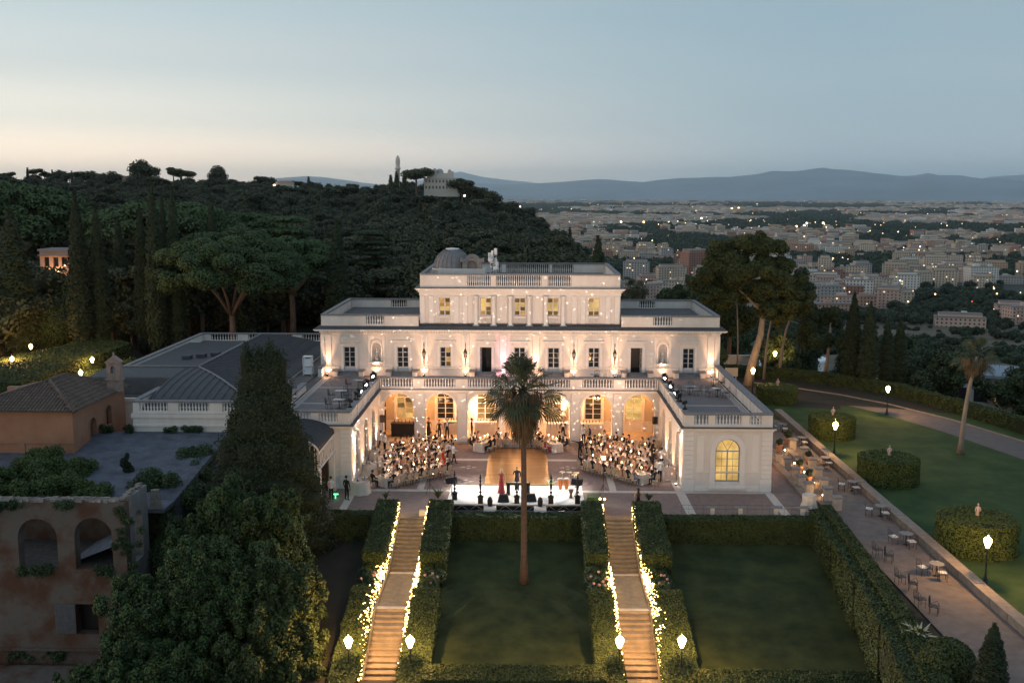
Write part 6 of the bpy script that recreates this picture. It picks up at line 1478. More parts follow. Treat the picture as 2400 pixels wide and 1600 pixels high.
# plants by the stair heads and on the stage
def blade_plant(loc, n, h, lab, m, group=None, name='plant', w=.05):
    t = thing(name, lab, 'plant', loc, 0, group); b = MB()
    for k in range(n):
        a = 2*math.pi*k/n+rng.uniform(-.3, .3); e = rng.uniform(.35, .9)*h; u = rng.uniform(.6, 1)*h; dx, dy = math.cos(a), math.sin(a); px, py = -dy*w, dx*w
        b.add([(px, py, .05), (-px, -py, .05), (dx*e*.5-px, dy*e*.5-py, u*.75), (dx*e*.5+px, dy*e*.5+py, u*.75), (dx*e, dy*e, u*.8+rng.uniform(-.1, .25)*h)], [(0, 1, 2, 3), (3, 2, 4)])
    b.obj('leaves', m, t); return t
blade_plant((-5.3, -5.4, .9), 26, .8, 'spiky green plant on the hedge head beside the stage', M['leafy'], 'spiky plants'); blade_plant((-8.9, -5.3, .8), 20, .6, 'dark spiky plant on the outer hedge head, annex side', M['leaf'], 'spiky plants')
blade_plant((9.1, -5.2, .8), 22, .7, 'dark spiky plant on the outer hedge head, garden side', M['leaf'], 'spiky plants'); blade_plant((2.5, -1.2, SZ), 24, .75, 'white-tipped leafy plant behind the stage column', mat('variegated', (.42, .44, .28), .7, .3, 6), 'spiky plants')
blade_plant((19.8, -25.6, -.1), 30, 1.15, 'striped agave at the near end of the high hedge', mat('agave', (.34, .34, .20), .7, .4, 8), w=.09)
t = thing('planter_box', 'square dark planter box with foliage at the stair head, garden side', 'planter', (5.35, -4.7, 0)); b = MB(); b.box(-.45, .45, -.4, .4, 0, 1.0); b.obj('box', M['green'], t); 
t = thing('equipment_case', 'small steel-edged case with cables at the annex-side stair head', 'case', (-6.2, -6.3, 0)); b = MB(); b.box(-.3, .3, -.2, .2, 0, .38); b.obj('case', M['steel'], t)
for k, (x, y) in enumerate(((5.75, -5.6), (6.05, -5.65))):
    t = thing('candle_globe', 'glowing globe on the hedge end at the garden-side stair head, %s' % ORD[k], 'light', (x, y, .95), 0, 'stair head globes'); b = MB(); b.ball(0, 0, .1, .075, n=8, m=6); b.obj('globe', M['flame'], t)
# ---- standing people
arm_down = {'l': ((-.25, .02, 1.20), (-.26, -.06, .96), (-.26, -.08, .86)), 'r': ((.25, .02, 1.20), (.26, -.06, .96), (.26, -.08, .86))}
arm_out = {'l': ((-.25, .02, 1.20), (-.22, -.16, 1.05), (-.14, -.22, 1.05)), 'r': ((.46, -.05, 1.46), (.74, -.10, 1.50), (.84, -.12, 1.52))}
arm_fwd = {'l': ((-.25, -.05, 1.18), (-.20, -.32, 1.12), (-.16, -.42, 1.14)), 'r': ((.25, -.05, 1.18), (.20, -.32, 1.12), (.16, -.42, 1.14))}
arm_mic = {'l': ((-.25, .0, 1.20), (-.24, -.12, .98), (-.22, -.18, .90)), 'r': ((.25, -.10, 1.22), (.12, -.22, 1.42), (.06, -.20, 1.50))}
man_st = person_mesh('person', 'stand', False, M['suit'], arms=arm_down); man_out = person_mesh('person', 'stand', False, M['suit'], arms=arm_out); man_lean = person_mesh('person', 'stand', False, M['suit'], arms=arm_fwd, lean=.16, stride=.1)
waiter = person_mesh('person', 'stand', False, M['shirt'], M['suit'], arms=arm_fwd, stride=.22); waiter2 = person_mesh('person', 'stand', False, M['shirt'], M['suit'], arms=arm_down)
wom_st = person_mesh('person', 'stand', True, M['black'], arms=arm_down); singer = person_mesh('person', 'stand', True, M['crim'], arms=arm_mic); navy_m = person_mesh('person', 'stand', False, M['navy'], arms=arm_mic)
def standing(me, hk, long_, x, y, face, lab, z=0, s=1.0, dress=None, lean=0):
    o = place_person(me, hair(hk, long_, .38 if True else 0, lean), (x, y), face, lab, None, z, s)
    if dress: link('skirt', skirt_mesh(dress, 0), o)
    return o
standing(singer, 'hair_b', True, -1.05, -2.5, R(175), 'blond singer in a crimson gown facing the guests on stage', SZ, 1.0, M['crim'])
standing(navy_m, 'hair_b', False, .05, -2.1, R(190), 'musician in a navy suit standing behind the keyboard', SZ, 1.03)
standing(man_st, 'hair_d', False, -12.0, -3.0, R(150), 'man in a black suit watching from the porch corner', 0, 1.02)
standing(waiter2, 'hair_d', False, -13.1, -3.0, R(160), 'waiter in a white shirt walking into the porch', 0, .98)
standing(waiter, 'hair_d', False, -5.15, 7.0, R(110), 'waiter in white jacket carrying plates beside the dance floor', 0, 1.0)
standing(waiter2, 'hair_d', False, -5.6, 7.6, R(30), 'waiter in white shirt following behind the plate carrier', 0, .98)
standing(waiter2, 'hair_d', False, -11.2, 10.6, R(-60), 'waiter in white shirt at the far annex-side service table', 0, 1.0)
standing(waiter, 'hair_d', False, -11.6, 11.2, R(-120), 'second waiter behind the far annex-side service table', 0, 1.0)
standing(man_out, 'hair_g', False, -6.3, 15.0, R(0), 'grey-haired man in black suit with one arm outstretched in the arcade', .14, 1.02)
standing(wom_st, 'wood', True, -7.0, 15.1, R(10), 'woman in a short black dress beside the man with outstretched arm', .14, .97, None)
standing(man_st, 'hair_d', False, -9.1, 15.4, R(40), 'man in black at the end of the black draped bar', .14, 1.0)
standing(wom_st, 'hair_d', True, -8.0, 15.6, R(0), 'woman in black standing inside the arcade behind the first pier', .14, 1.0, M['black'])
standing(man_st, 'hair_d', False, -4.15, 15.3, R(90), 'man in black beside the bar in the third arch, annex side', .14, 1.03)
standing(man_st, 'skin', False, 3.9, 15.0, R(0), 'bald man in black in front of the garden-side bar', .14, 1.03)
standing(waiter2, 'hair_d', False, 5.65, 14.0, R(20), 'waiter in white shirt at the garden-side pier', 0, 1.0)
standing(man_lean, 'hair_g', False, 6.2, 13.9, R(-70), 'grey-haired man in dinner jacket leaning over the rear garden-side table', 0, 1.0, lean=.16)
standing(man_out, 'hair_g', False, 5.1, 8.9, R(170), 'grey-haired man striding beside the middle garden-side table', 0, 1.0)
standing(man_lean, 'hair_d', False, 10.9, 8.3, R(100), 'man in black bending over the garden-side guests by the wall', 0, 1.0, lean=.16)
standing(man_lean, 'hair_d', False, 10.6, 5.2, R(120), 'second man in black bending at the end of the middle garden-side table', 0, .98, lean=.16)
standing(waiter2, 'hair_d', False, 10.8, 2.3, R(200), 'waiter in white jacket standing at the garden-side service tables', 0, 1.02)
standing(waiter, 'hair_d', False, 11.4, 5.9, R(150), 'waiter in white handling glasses by the garden-side wall', 0, 1.0)
rd = person_mesh('person', 'stand', True, M['red'], arms=arm_down); standing(rd, 'hair_d', True, -5.9, 5.6, R(60), 'woman in a bright red dress at the end of the middle annex-side table', 0, .97, M['red'])
standing(wom_st, 'hair_d', True, 8.4, -5.0, R(180), 'dark-haired woman standing behind the hedge at the garden-side stair head', -.05, .95)
# added fill lamps, placed by the terrace stage lights, brighten court and facade
for s in (-1, 1):
    light('fill_beam', 'SPOT', (12.0*s, 8.3, 6.5), 1500, (1, .60, .38), aim=(1.5*s, 5, 0), angle=100, blend=1, radius=.15)
    light('fill_beam', 'SPOT', (12.0*s, 3.0, 6.5), 7000, (1, .66, .47), aim=(4*s, 22, 11.5), angle=70, blend=1, radius=.15)
# ================================================================ palms
def fan_palm(loc, h, lab, ncrown, rcrown, skirt, lean=(0, 0), tr=(.22, .14), scale=1.0, leaf=1.25):
    t = thing('palm_tree', lab, 'palm tree', loc); lx, ly = lean
    b = MB(); pts = [(lx*k/8*k/8, ly*k/8, h*k/8) for k in range(9)]; rr = [tr[0]*1.5]+[tr[0]+(tr[1]-tr[0])*k/8 for k in range(1, 9)]
    b.tube(pts, rr, 10); b.obj('trunk', M['bark_p'] if skirt < 2 else M['bark_d'], t)
    top = Vector((lx, ly, h)); dead = MB(); live = []
    ndead = int(ncrown*.45) if skirt else 4
    for k in range(ncrown+ndead):
        dd_ = k >= ncrown
        el = R(-62-rng.random()*24) if dd_ else R(82-128*(k/ncrown)**.85)+rng.uniform(-.12, .12); a = k*2.39996+rng.uniform(-.3, .3)
        d = Vector((math.cos(el)*math.cos(a), math.cos(el)*math.sin(a), math.sin(el))); pet = rcrown*(rng.uniform(.45, .78) if not dd_ else rng.uniform(.3, .6)); hub = top+d*pet-Vector((0, 0, .10*pet*math.cos(el)))
        side = d.cross(Vector((0, 0, 1))); side = side.normalized() if side.length > .1 else Vector((1, 0, 0)); upv = side.cross(d).normalized()
        tw = rng.uniform(-.7, .7); side, upv = side*math.cos(tw)+upv*math.sin(tw), upv*math.cos(tw)-side*math.sin(tw)
        b = MB(); b.tube([top, (top+hub)/2+Vector((0, 0, .06)), hub], [.03, .022, .015], 4)
        nb = 24; L_ = leaf*rng.uniform(.8, 1.1)*scale; fold = rng.uniform(.15, .5)
        for j in range(nb):
            th = R(-145+290*j/(nb-1)); dirv = d*math.cos(th)+side*math.sin(th); dirv = (dirv+upv*fold*abs(math.sin(th))).normalized()
            l = L_*(.70+.30*math.cos(th))*rng.uniform(.85, 1.1); w = l*.05; pr = dirv.cross(upv).normalized()*w; g_ = .5 if dd_ else 1
            p1 = hub+dirv*l*.62-Vector((0, 0, .04*l)); p2 = hub+dirv*l*.84-Vector((0, 0, .16*l*g_)); p3 = hub+dirv*l*.92-Vector((0, 0, (.34+rng.uniform(0, .30))*l*g_))
            b.add([hub, p1+pr, p1-pr, p2+pr*.5, p2-pr*.5, p3], [(0, 1, 2), (2, 1, 3, 4), (4, 3, 5)])
        b.obj('frond', M['frond_d'] if dd_ else M['frond'], t)
    if skirt:
        for k in range(int(420*skirt)):
            a = rng.uniform(0, 2*math.pi); z = h-rng.random()**1.2*skirt; r = (.55+.95*(1-(h-z)/skirt))*rng.uniform(.55, 1); q = Vector((lx+r*math.cos(a), ly+r*math.sin(a), z)); w = .032; px, py = -math.sin(a)*w, math.cos(a)*w
            e = q+Vector((math.cos(a)*.12, math.sin(a)*.12, -rng.uniform(.5, .95)))
            dead.add([(q.x-px, q.y-py, q.z), (q.x+px, q.y+py, q.z), (e.x+px*.4, e.y+py*.4, e.z), (e.x-px*.4, e.y-py*.4, e.z)], [(0, 1, 2, 3)])
        dead.obj('dead_frond_skirt', M['frond_d'], t)
    return t
fan_palm((.62, -12.63, lawn_z(-12.63)), 12.1, 'tall fan palm with a shaggy brown skirt on the middle lawn', 40, 2.6, 2.7, (-.1, 0), (.21, .135), leaf=1.15)
fan_palm((37.3, 11.7, 0), 8.3, 'slender fan palm with pale trunk on the right-hand lawn', 20, 2.0, .9, (.85, 0), (.22, .13), leaf=.95)
# ================================================================ trees
def tree(name, lab, loc, trunk, limbs, C, Rr, n, size, mats, bark='bark', cat='tree', group=None, up=.2, jit=.6, inner=.78, core=.8, rz=0):
    t = thing(name, lab, cat, loc, rz, group); b = MB(); b.tube(trunk[0], trunk[1], 8)
    if trunk: b.obj('trunk', M[bark], t)
    for P, r in limbs: b = MB(); b.tube(P, r, 6); b.obj('limb', M[bark], t)
    link('crown', crown_mesh('crown', C, Rr, n, size, mats, up, jit, inner, core), t); return t
def cyp_cluster(h, r, k=26, pw=.55):
    C, Rr = [], []
    for i in range(k):
        f = (i+.5)/k; z = h*(.05+.93*f); w = r*min(1, 1.22*(1-f)**pw)*(1 if f > .12 else .8); a = i*2.4
        C.append((w*.22*math.cos(a), w*.22*math.sin(a), z)); Rr.append((w*.85, w*.85, h/k*2.4))
    return np.array(C), np.array(Rr)
CM = {}
def cypress(x, y, z, h, r, lab, group='slender cypresses', nm='cypress'):
    key = rng.randrange(3)
    if key not in CM: C, Rr = cyp_cluster(20, 1.5, 30); CM[key] = crown_mesh('crown', C, Rr, 15000, .42, [M['cyp'], M['core']], .6, .45, .8, .82, aspect=2.2)
    t = thing(nm, lab, 'tree', (x, y, z), rng.uniform(0, 6), group); b = MB(); b.tube([(0, 0, -.3), (0, 0, h*.5)], [.18, .1], 6); b.obj('trunk', M['bark'], t)
    link('crown', CM[key], t, sc_=(r/1.5, r/1.5, h/20)); return t
CY = [(22, 503, 95, 62), (176, 461, 60, 58), (223, 497, 52, 60), (327, 491, 46, 62), (357, 434, 52, 58), (381, 464, 36, 66), (405, 446, 46, 60), (496, 473, 44, 78), (790, 527, 66, 66), (275, 520, 50, 72)]
for i, (px, py, wpx, Y) in enumerate(CY):
    D = Y+73.1; x = CAMP.x+D*((px-1240)/2400.); z1 = 21.5-D*(py-456-(px-1240)*.0017)/2400./.99; gz = ground_z(x, Y); cypress(x, Y, gz, z1-gz, wpx/2400*D*.5, 'tall dark cypress behind the annex, %s from the picture\'s left edge' % ORD[sorted(q[0] for q in CY).index(px)])
for x, y, h, r, i in ((37.6, 42.6, 10.0, 1.15, 0), (38.95, 41.0, 9.2, 1.2, 1), (42.1, 44.3, 7.0, 1.0, 2), (43.9, 45.2, 7.2, 1.0, 3)):
    cypress(x, y, -.3, h*1.06, r, 'dark cypress beyond the curving road, %s from the villa' % ORD[i], 'road cypresses')
cypress(20.7, -31.4, -.1, 3.5, .72, 'young cypress at the near end of the drive', 'young cypress')
# poplar behind the villa
cypress(9.9, 62, -.5, 16.0, 1.9, 'poplar rising behind the right roof of the villa', 'poplar', 'poplar')
t = thing('topiary_bush', 'round clipped bush at the near end of the high hedge', 'bush', (19.9, -28.9, -.3)); link('foliage', crown_mesh('foliage', [(0, 0, .7)], [1.25], 5000, .12, [M['hedge'], M['core']], inner=.96, core=.95), t)
# umbrella pine left of villa
def clumps_on_dome(R0, H0, n, r0, r1, zc, flat=.7, lower=-.30):
    C, Rr = [], []
    for i in range(n):
        u = rng.uniform(lower, 1); a = i*2.39996; rr = math.sqrt(max(0, 1-max(u, 0)**2))*(1 if u > 0 else 1+u*.3)
        k = rng.uniform(.86, 1.0); C.append((R0*rr*k*math.cos(a), R0*rr*k*math.sin(a), zc+H0*u*k)); q = rng.uniform(r0, r1); Rr.append((q, q, q*flat))
    return np.array(C), np.array(Rr)
def umbrella_pine(lab, loc, R0, H0, zc, n, leaves, size, forks=7, trz=None):
    C, Rr = clumps_on_dome(R0, H0, n, R0*.13, R0*.24, zc, .62)
    trz = trz or zc*.45; limbs = []
    for k in range(forks):
        a = 2*math.pi*k/forks+rng.uniform(-.3, .3); e = R0*rng.uniform(.45, .8)
        limbs.append(([(0, 0, trz), (.35*e*math.cos(a), .35*e*math.sin(a), trz+(zc-trz)*.5), (e*math.cos(a), e*math.sin(a), zc+.2*H0)], [.28, .18, .08]))
    return tree('umbrella_pine', lab, loc, ([(0, 0, -.5), (.1, 0, trz*.5), (0, 0, trz+.3)], [.55, .42, .36]), limbs, C, Rr, leaves, size, [M['pine'], M['core']], 'bark', up=.5, inner=.82, core=.78)
umbrella_pine('broad umbrella pine with domed crown and forked trunk beside the annex', (-38.2, 60, .0), 9.0, 5.2, 11.0, 130, 70000, .26, trz=5.6)
umbrella_pine('second umbrella pine with dark trunk just behind the broad one', (-33.0, 72, .2), 7.6, 3.4, 11.2, 60, 22000, .36, trz=7)
umbrella_pine('flat-topped pine rising behind the tall cypresses', (-62, 100, .2), 12, 3.5, 15.5, 70, 22000, .5)
umbrella_pine('wide dark pine above the lit house at the picture edge', (-88, 100, .2), 13, 6.5, 16, 90, 30000, .55)
umbrella_pine('dark umbrella pine behind the poplar-side roof of the annex', (-52, 118, .2), 9, 3.0, 14, 60, 14000, .5)
# layered cedar
C, Rr = [], []
for lv in range(7):
    z = 7+lv*1.75; rr = 7.2*(1-lv/8.5)
    for k in range(12): a = k*.52+lv; q = rr*rng.uniform(.35, 1); C.append((q*math.cos(a), q*math.sin(a), z+rng.uniform(-.2, .2)-.03*q*q*.3)); Rr.append((1.9, 1.9, .42))
tree('cedar', 'layered cedar with flat green shelves behind the umbrella pine', (-35.5, 80, .2), ([(0, 0, 0), (0, 0, 18)], [.5, .12]), [], C, Rr, 26000, .34, [M['pine'], M['core']], up=.8)
C2 = [(c[0]*.8, c[1]*.8, c[2]*.86) for c in C]
tree('cedar', 'smaller cedar shelf tree toward the villa roof', (-24.5, 92, .2), ([(0, 0, 0), (0, 0, 15)], [.45, .12]), [], C2, Rr, 20000, .36, [M['leaf'], M['core']], up=.8)
# big pine beyond the right wing
C, Rr = [], []
cl = [(0, 0, 15.6, 2.2), (-2.0, .5, 14.4, 2.2), (2.0, 0, 14.2, 2.2), (-3.4, 0, 12.6, 1.9), (3.8, 0, 12.2, 2.1), (0, -1.2, 13.2, 2.3), (-1.6, 0, 11.8, 1.8), (2.2, -1, 11.4, 1.9), (5.0, .3, 10.3, 1.7), (4.2, -.6, 9.0, 1.5), (.6, .8, 10.2, 1.3), (5.9, .2, 8.8, 1.2), (-3.0, -.5, 10.6, 1.4), (1.2, 1.5, 16.4, 1.2), (-4.6, 0, 11.4, 1.2), (-1.8, 0, 9.9, 1.5), (2.6, 0, 8.7, 1.5), (3.8, .5, 7.6, 1.2), (-3.4, .6, 9.4, 1.2), (3.2, 1, 13.4, 1.8)]
for x, y, z, r in cl:
    for k in range(11): C.append((x*1.15-.9+rng.gauss(0, r*.42), y+rng.gauss(0, r*.42), z+.3+rng.gauss(0, r*.34))); q = r*rng.uniform(.34, .52); Rr.append((q, q, q*.8))
tree('pine', 'big leaning pine with full crown beyond the right wing', (26.3, 42.6, -.1), ([(-.4, 0, -.3), (0, 0, 2.5), (.9, 0, 6), (1.1, 0, 9.2), (.9, 0, 12.5)], [.62, .48, .36, .26, .14]),
     [([(1.0, 0, 8.5), (-.8, 0, 10.2), (-2.6, 0, 11.8)], [.18, .13, .06]), ([(1.1, 0, 9), (2.8, 0, 10.4), (4.6, 0, 11)], [.18, .13, .06]), ([(1.0, 0, 10), (1.6, -.4, 12), (2.4, -.4, 13.4)], [.15, .1, .05]), ([(1.0, 0, 9.5), (.0, .3, 12), (-1.4, .4, 13.6)], [.15, .1, .05])], C, Rr, 90000, .24, [mat('olive_needles', (.040, .055, .016), .75, .4, .5, 0, col2=(.080, .088, .026)), M['core']], 'bark_p', up=.35)
for i, (x, y, h, r, ln, lab) in enumerate(((28.6, 46.5, 10.4, .14, 1.2, 'thin pale-stemmed tree leaning behind the big pine, nearer one'), (30.5, 47.0, 10.8, .17, 2.0, 'thin pale-stemmed tree leaning behind the big pine, outer one'), (26.0, 49, 10.5, .10, -.4, 'very thin straight-stemmed tree behind the big pine'))):
    C = [(ln+rng.gauss(0, .9), rng.gauss(0, .8), h+rng.gauss(0, .6)) for _ in range(14)]
    tree('tree', lab, (x, y, -.3), ([(0, 0, 0), (ln*.1, 0, h*.3), (ln*.3, 0, h*.55), (ln, 0, h)], [r*1.3, r, r*.8, r*.4]), [], C, NR.uniform(.6, .95, 14), 5000, .26, [M['leaf'], M['core']], 'bark_p', group='pale-stemmed trees')
# rounder dark tree group left of the pine (behind the villa's right roof)
for i, (x, y, h, rad, lab) in enumerate(((23.8, 56, 13.2, 3.7, 'round dark tree rising behind the right roof corner'), (20.8, 60, 10.6, 2.6, 'lower leafy tree behind the right roof corner'), (27.0, 60, 11.2, 3.4, 'dark tree filling the gap below the big pine crown'), (33, 56, 6.0, 2.6, 'dense dark shrub tree behind the far lamp'), (23, 50.5, 5.0, 2.2, 'dark laurel by the villa corner hedge'))):
    C = np.array([(rng.gauss(0, rad*.42), rng.gauss(0, rad*.42), h-rad*1.1+rng.gauss(0, rad*.42)) for _ in range(26)]); tree('tree', lab, (x, y, ground_z(x, y)-.3), ([(0, 0, 0), (.2, 0, h*.6)], [.35, .2]), [], C, NR.uniform(rad*.28, rad*.45, 26), 15000, .30, [M['leaf'], M['core']])
tree('pine', 'small flat-topped pine with pale trunk behind the curving road', (35.85, 46.2, -.2), ([(-.3, 0, 0), (.1, 0, 3), (.2, 0, 7)], [.26, .18, .1]), [([(.1, 0, 4), (1.6, 0, 5.4)], [.08, .04]), ([(.1, 0, 4.6), (-1.6, 0, 5.8)], [.08, .04])],
     [(rng.uniform(-3, 2.2), rng.gauss(0, 1), rng.uniform(4.2, 8.2)) for _ in range(26)], NR.uniform(.6, 1.1, 26), 13000, .25, [M['leaf'], M['core']], 'bark_p', up=.4)
# loose trees down the slope beyond the boundary hedge
k = 0
for x, y, h, r in ((52, 50, 8, 3.2), (58, 42, 8, 3.0), (62, 30, 9, 3.4), (56, 66, 10, 4), (66, 60, 10, 4), (72, 48, 9, 3.6), (49, 78, 9, 3.8), (40, 72, 9, 3.4), (80, 70, 11, 4.4), (60, 90, 10, 4.2), (70, 100, 10, 4.5), (88, 92, 11, 5), (45, 100, 9, 4), (33, 84, 8, 3.5), (52, 120, 10, 5), (95, 110, 11, 5), (75, 128, 10, 5), (62, 18, 8, 2.8), (51, 62, 7, 2.4), (30, 110, 9, 4.5), (20, 90, 9, 4), (16, 76, 8, 3.2)):
    gz = ground_z(x, y); C = np.array([(rng.gauss(0, r*.42), rng.gauss(0, r*.42), h-r*.9+rng.gauss(0, r*.35)) for _ in range(22)]); k += 1
    tree('tree', 'loose-crowned slope tree, %s of those scattered below the boundary hedge' % ordw(k), (x, y, gz-.3), ([(0, 0, 0), (.2, 0, h*.6)], [.28, .15]), [], C, NR.uniform(r*.25, r*.42, 22), 5200, .34, [M['leaf'], M['core']], group='slope trees')
# three small fan palms behind the villa roof
for i, (px, py) in enumerate(((1478, 672), (1500, 675), (1625, 668), (1650, 690))):
    D = 150; x = CAMP.x+D*(px-1240)/2400; z = 21.5-D*(py-456)/2400; gz = ground_z(x, D-73)
    fan_palm((x, D-73, gz), z-gz, 'small fan palm behind the villa\'s right roof, %s from the attic' % ORD[i], 16, 1.4, .6, leaf=1.0)
# ================================================================ foreground left trees
def conifer_mass(lab, loc, spires, n, size, m, name='conifer'):
    C, Rr = [], []
    for sx, sy, h, r in spires:
        c, q = cyp_cluster(h, r, 26, .38); c[:, 0] += sx; c[:, 1] += sy; C.append(c); Rr.append(q)
    C = np.concatenate(C); Rr = np.concatenate(Rr); C[:, :2] += NR.normal(0, .15, (len(C), 2))
    t = thing(name, lab, 'tree', loc); b = MB(); b.tube([(0, 0, 0), (0, 0, spires[0][2]*.6)], [.5, .2], 8); b.obj('trunk', M['bark'], t)
    link('crown', crown_mesh('crown', C, Rr, n, size, [m, M['core']], .6, .5, .82, .84, aspect=2), t); return t
conifer_mass('huge twin-topped dark conifer beside the porch', (-16.5, -7.9, -5.0), [(-.6, 0, 16.2, 2.2), (.6, .2, 16.4, 2.3), (0, .3, 16.0, 2.7), (1.7, 0, 12.4, 2.4), (-1.7, 0, 11.9, 2.3), (0, -.3, 11.0, 3.2), (2.6, 0, 9.4, 2.2), (-2.5, 0, 8.8, 2.0), (3.2, 0, 6.8, 1.7)], 130000, .16, M['cyp'])
lv = mat('holm_leaves', (.018, .042, .014), .6, .4, .9, 0, col2=(.070, .112, .032))
def holm(lab, loc, blobs, n, size=.15, m=None):
    n = int(n*1.9)
    C, Rr = [], []
    for x, y, z, r in blobs:
        for k in range(70):
            d = Vector((rng.gauss(0, 1), rng.gauss(0, 1), rng.gauss(0, 1)+.3)).normalized()*r*rng.uniform(.62, 1.12); C.append((x+d.x, y+d.y, z+d.z)); q = r*rng.uniform(.09, .19); Rr.append((q, q, q*1.5))
        C.append((x, y, z)); Rr.append((r*.72,)*3)
    t = thing('holm_oak', lab, 'tree', loc, 0); b = MB(); b.tube([(0, 0, 0), (0, 0, 6)], [.4, .2], 8); b.obj('trunk', M['bark'], t)
    link('crown', crown_mesh('crown', C, Rr, n, size, [m or lv, M['core']], .5, .75, .55, .70), t); return t
holm('dense leafy tree just below the conifer, topmost of the foreground mass', (-16.6, -13.5, -7), [(0, 0, 8.6, 2.6), (1.6, -.5, 6.5, 2.6), (-2.2, -.5, 6.6, 2.4), (2.6, -1.0, 9.2, 1.6)], 30000)
holm('broad leafy tree filling the middle of the foreground mass', (-17.2, -19, -9), [(0, 0, 8.3, 3.0), (-2.8, -.8, 6.8, 2.6), (3.0, 0, 8.0, 2.7), (1.0, -1, 5.2, 2.8), (4.6, .6, 6.8, 1.8)], 42000)
holm('low leafy tree at the foot of the ruin wall', (-20.2, -23.5, -9.5), [(0, 0, 5.4, 2.5), (-2.4, 0, 4.2, 2.0), (2.6, 0, 5.6, 2.4)], 26000)
holm('lamp-lit leafy tree at the foot of the stairs', (-12.2, -21.5, -8.5), [(0, 0, 6.6, 2.1), (1.0, -.6, 4.4, 2.1), (-1.4, -1.2, 4.8, 2.2), (.6, 1.4, 8.6, 1.5)], 32000, m=mat('lamp_lit_leaves', (.030, .050, .016), .6, .4, .6, 0, col2=(.060, .088, .026)))
holm('leafy tree at the very bottom of the picture, left of the lamps', (-14.8, -27.2, -9.5), [(0, 0, 4.0, 2.3), (-3.0, 0, 3.4, 2.4), (2.2, .4, 3.6, 1.6)], 26000)
# ivy and shrubs on the ruin terrace
ivc = [(-33.5, -9.5, 2.4, 1.7), (-31.0, -9.8, 2.5, 1.6), (-36, -9.6, 2.4, 1.7), (-29.3, -8.8, 2.5, 1.4), (-31.8, -6.5, 2.9, 1.4), (-38.5, -9, 2.5, 1.8), (-33.2, -4.2, 2.9, 1.2), (-27.6, -9.8, 2.2, 1.2), (-34.5, -6.5, 2.5, 1.6), (-37.5, -6, 2.5, 1.6), (-30.2, -4.6, 2.6, 1.1)]
C = [(x+32+rng.gauss(0, r*.5), y+8+rng.gauss(0, r*.5), z+rng.gauss(0, r*.25)) for x, y, z, r in ivc for _ in range(16)]
t = thing('shrub_mass', 'fresh green climbing shrubs covering the ruin terrace before the chapel', 'shrub', (-32, -8, 0)); link('foliage', crown_mesh('foliage', C, NR.uniform(.4, .8, len(C)), 85000, .14, [M['leafy'], M['core']], .6, .9, .35, .45), t)
ivc = [(-22.6, -7.5, 1.2, 1.6), (-22.2, -5, .6, 1.8), (-22.8, -3, 1.6, 1.5), (-21.8, -9.5, 0, 1.7), (-23.4, -1, 2.2, 1.2), (-21.6, -11.5, -2, 1.8), (-24.6, -7, 2.2, .8)]
C = [(x+22+rng.gauss(0, r*.5), y+6+rng.gauss(0, r*.5), z+rng.gauss(0, r*.4)) for x, y, z, r in ivc for _ in range(18)]
t = thing('ivy', 'dark ivy hanging over the edge of the grey roof terrace', 'ivy', (-22, -6, 0)); link('foliage', crown_mesh('foliage', C, NR.uniform(.4, .85, len(C)), 60000, .14, [M['leaf'], M['core']], .4, .9, .35, .45), t)
C = [(rng.gauss(0, .12), rng.gauss(0, .12), .2+k*.16) for k in range(8)]; t = thing('shrub', 'small dark upright shrub growing on the grey roof terrace', 'shrub', (-26.9, -4.6, 2.35)); link('foliage', crown_mesh('foliage', C, np.linspace(.36, .12, 8), 1800, .12, [M['cyp'], M['core']]), t)
for k, (x, y) in enumerate(((-31, 3.2), (-29.5, 3.2), (-26.5, 3.3), (-24.6, 3.3))):
    C = [(rng.gauss(0, .35), rng.gauss(0, .12), .2+rng.random()*.25) for _ in range(6)]; t = thing('weed_tuft', 'weeds growing at the foot of the annex wall, %s from the chapel' % ORD[k], 'plant', (x, y, 3.3), 0, 'weeds'); link('foliage', crown_mesh('foliage', C, [.25]*6, 700, .11, [M['leaf'], M['core']]), t)
# lit house seen between the trees at the left edge
t = thing('house', 'lit pink house glimpsed between the trees at the left edge', 'house', (-70.6, 80, 10)); b = MB(Tx(0, 0)); b.wall(-2.2, 2.2, -.8, 2.9, .4, [(-1.2, .8, .6, 2.0, False), (.2, .8, .6, 2.0, False), (1.5, .8, .6, 2.0, False)]); b.obj('wall', mat('pink_wall', (.50, .30, .22), .9, .1, 1), t)
b = MB(); b.box(-2.4, 2.4, -.3, 5, 2.9, 3.2); b.box(-2.3, 2.3, -.4, 0, 2.2, 2.35); b.obj('roof', M['cap'], t); b = MB(); b.box(-2.1, 2.1, .35, .4, .2, 2.4); b.obj('pane', M['wglass'], t)
for i, (x, z) in enumerate(((-.8, -.2), (.6, -.1), (-1.2, -2.4), (.9, -2.3))):
    t2 = thing('wall_lamp', 'bright wall lamp on the pink house, %s' % ['upper, outer', 'upper, inner', 'lower, outer', 'lower, inner'][i], 'lamp', (-70.6+x, 79.5, 10+z)); b = MB(); b.ball(0, 0, 0, .22, n=8, m=6); b.obj('globe', M['lampglow'], t2)
light('house_lamp', 'POINT', (-70.4, 78.0, 10.5), 150, (1, .58, .3), radius=.2)

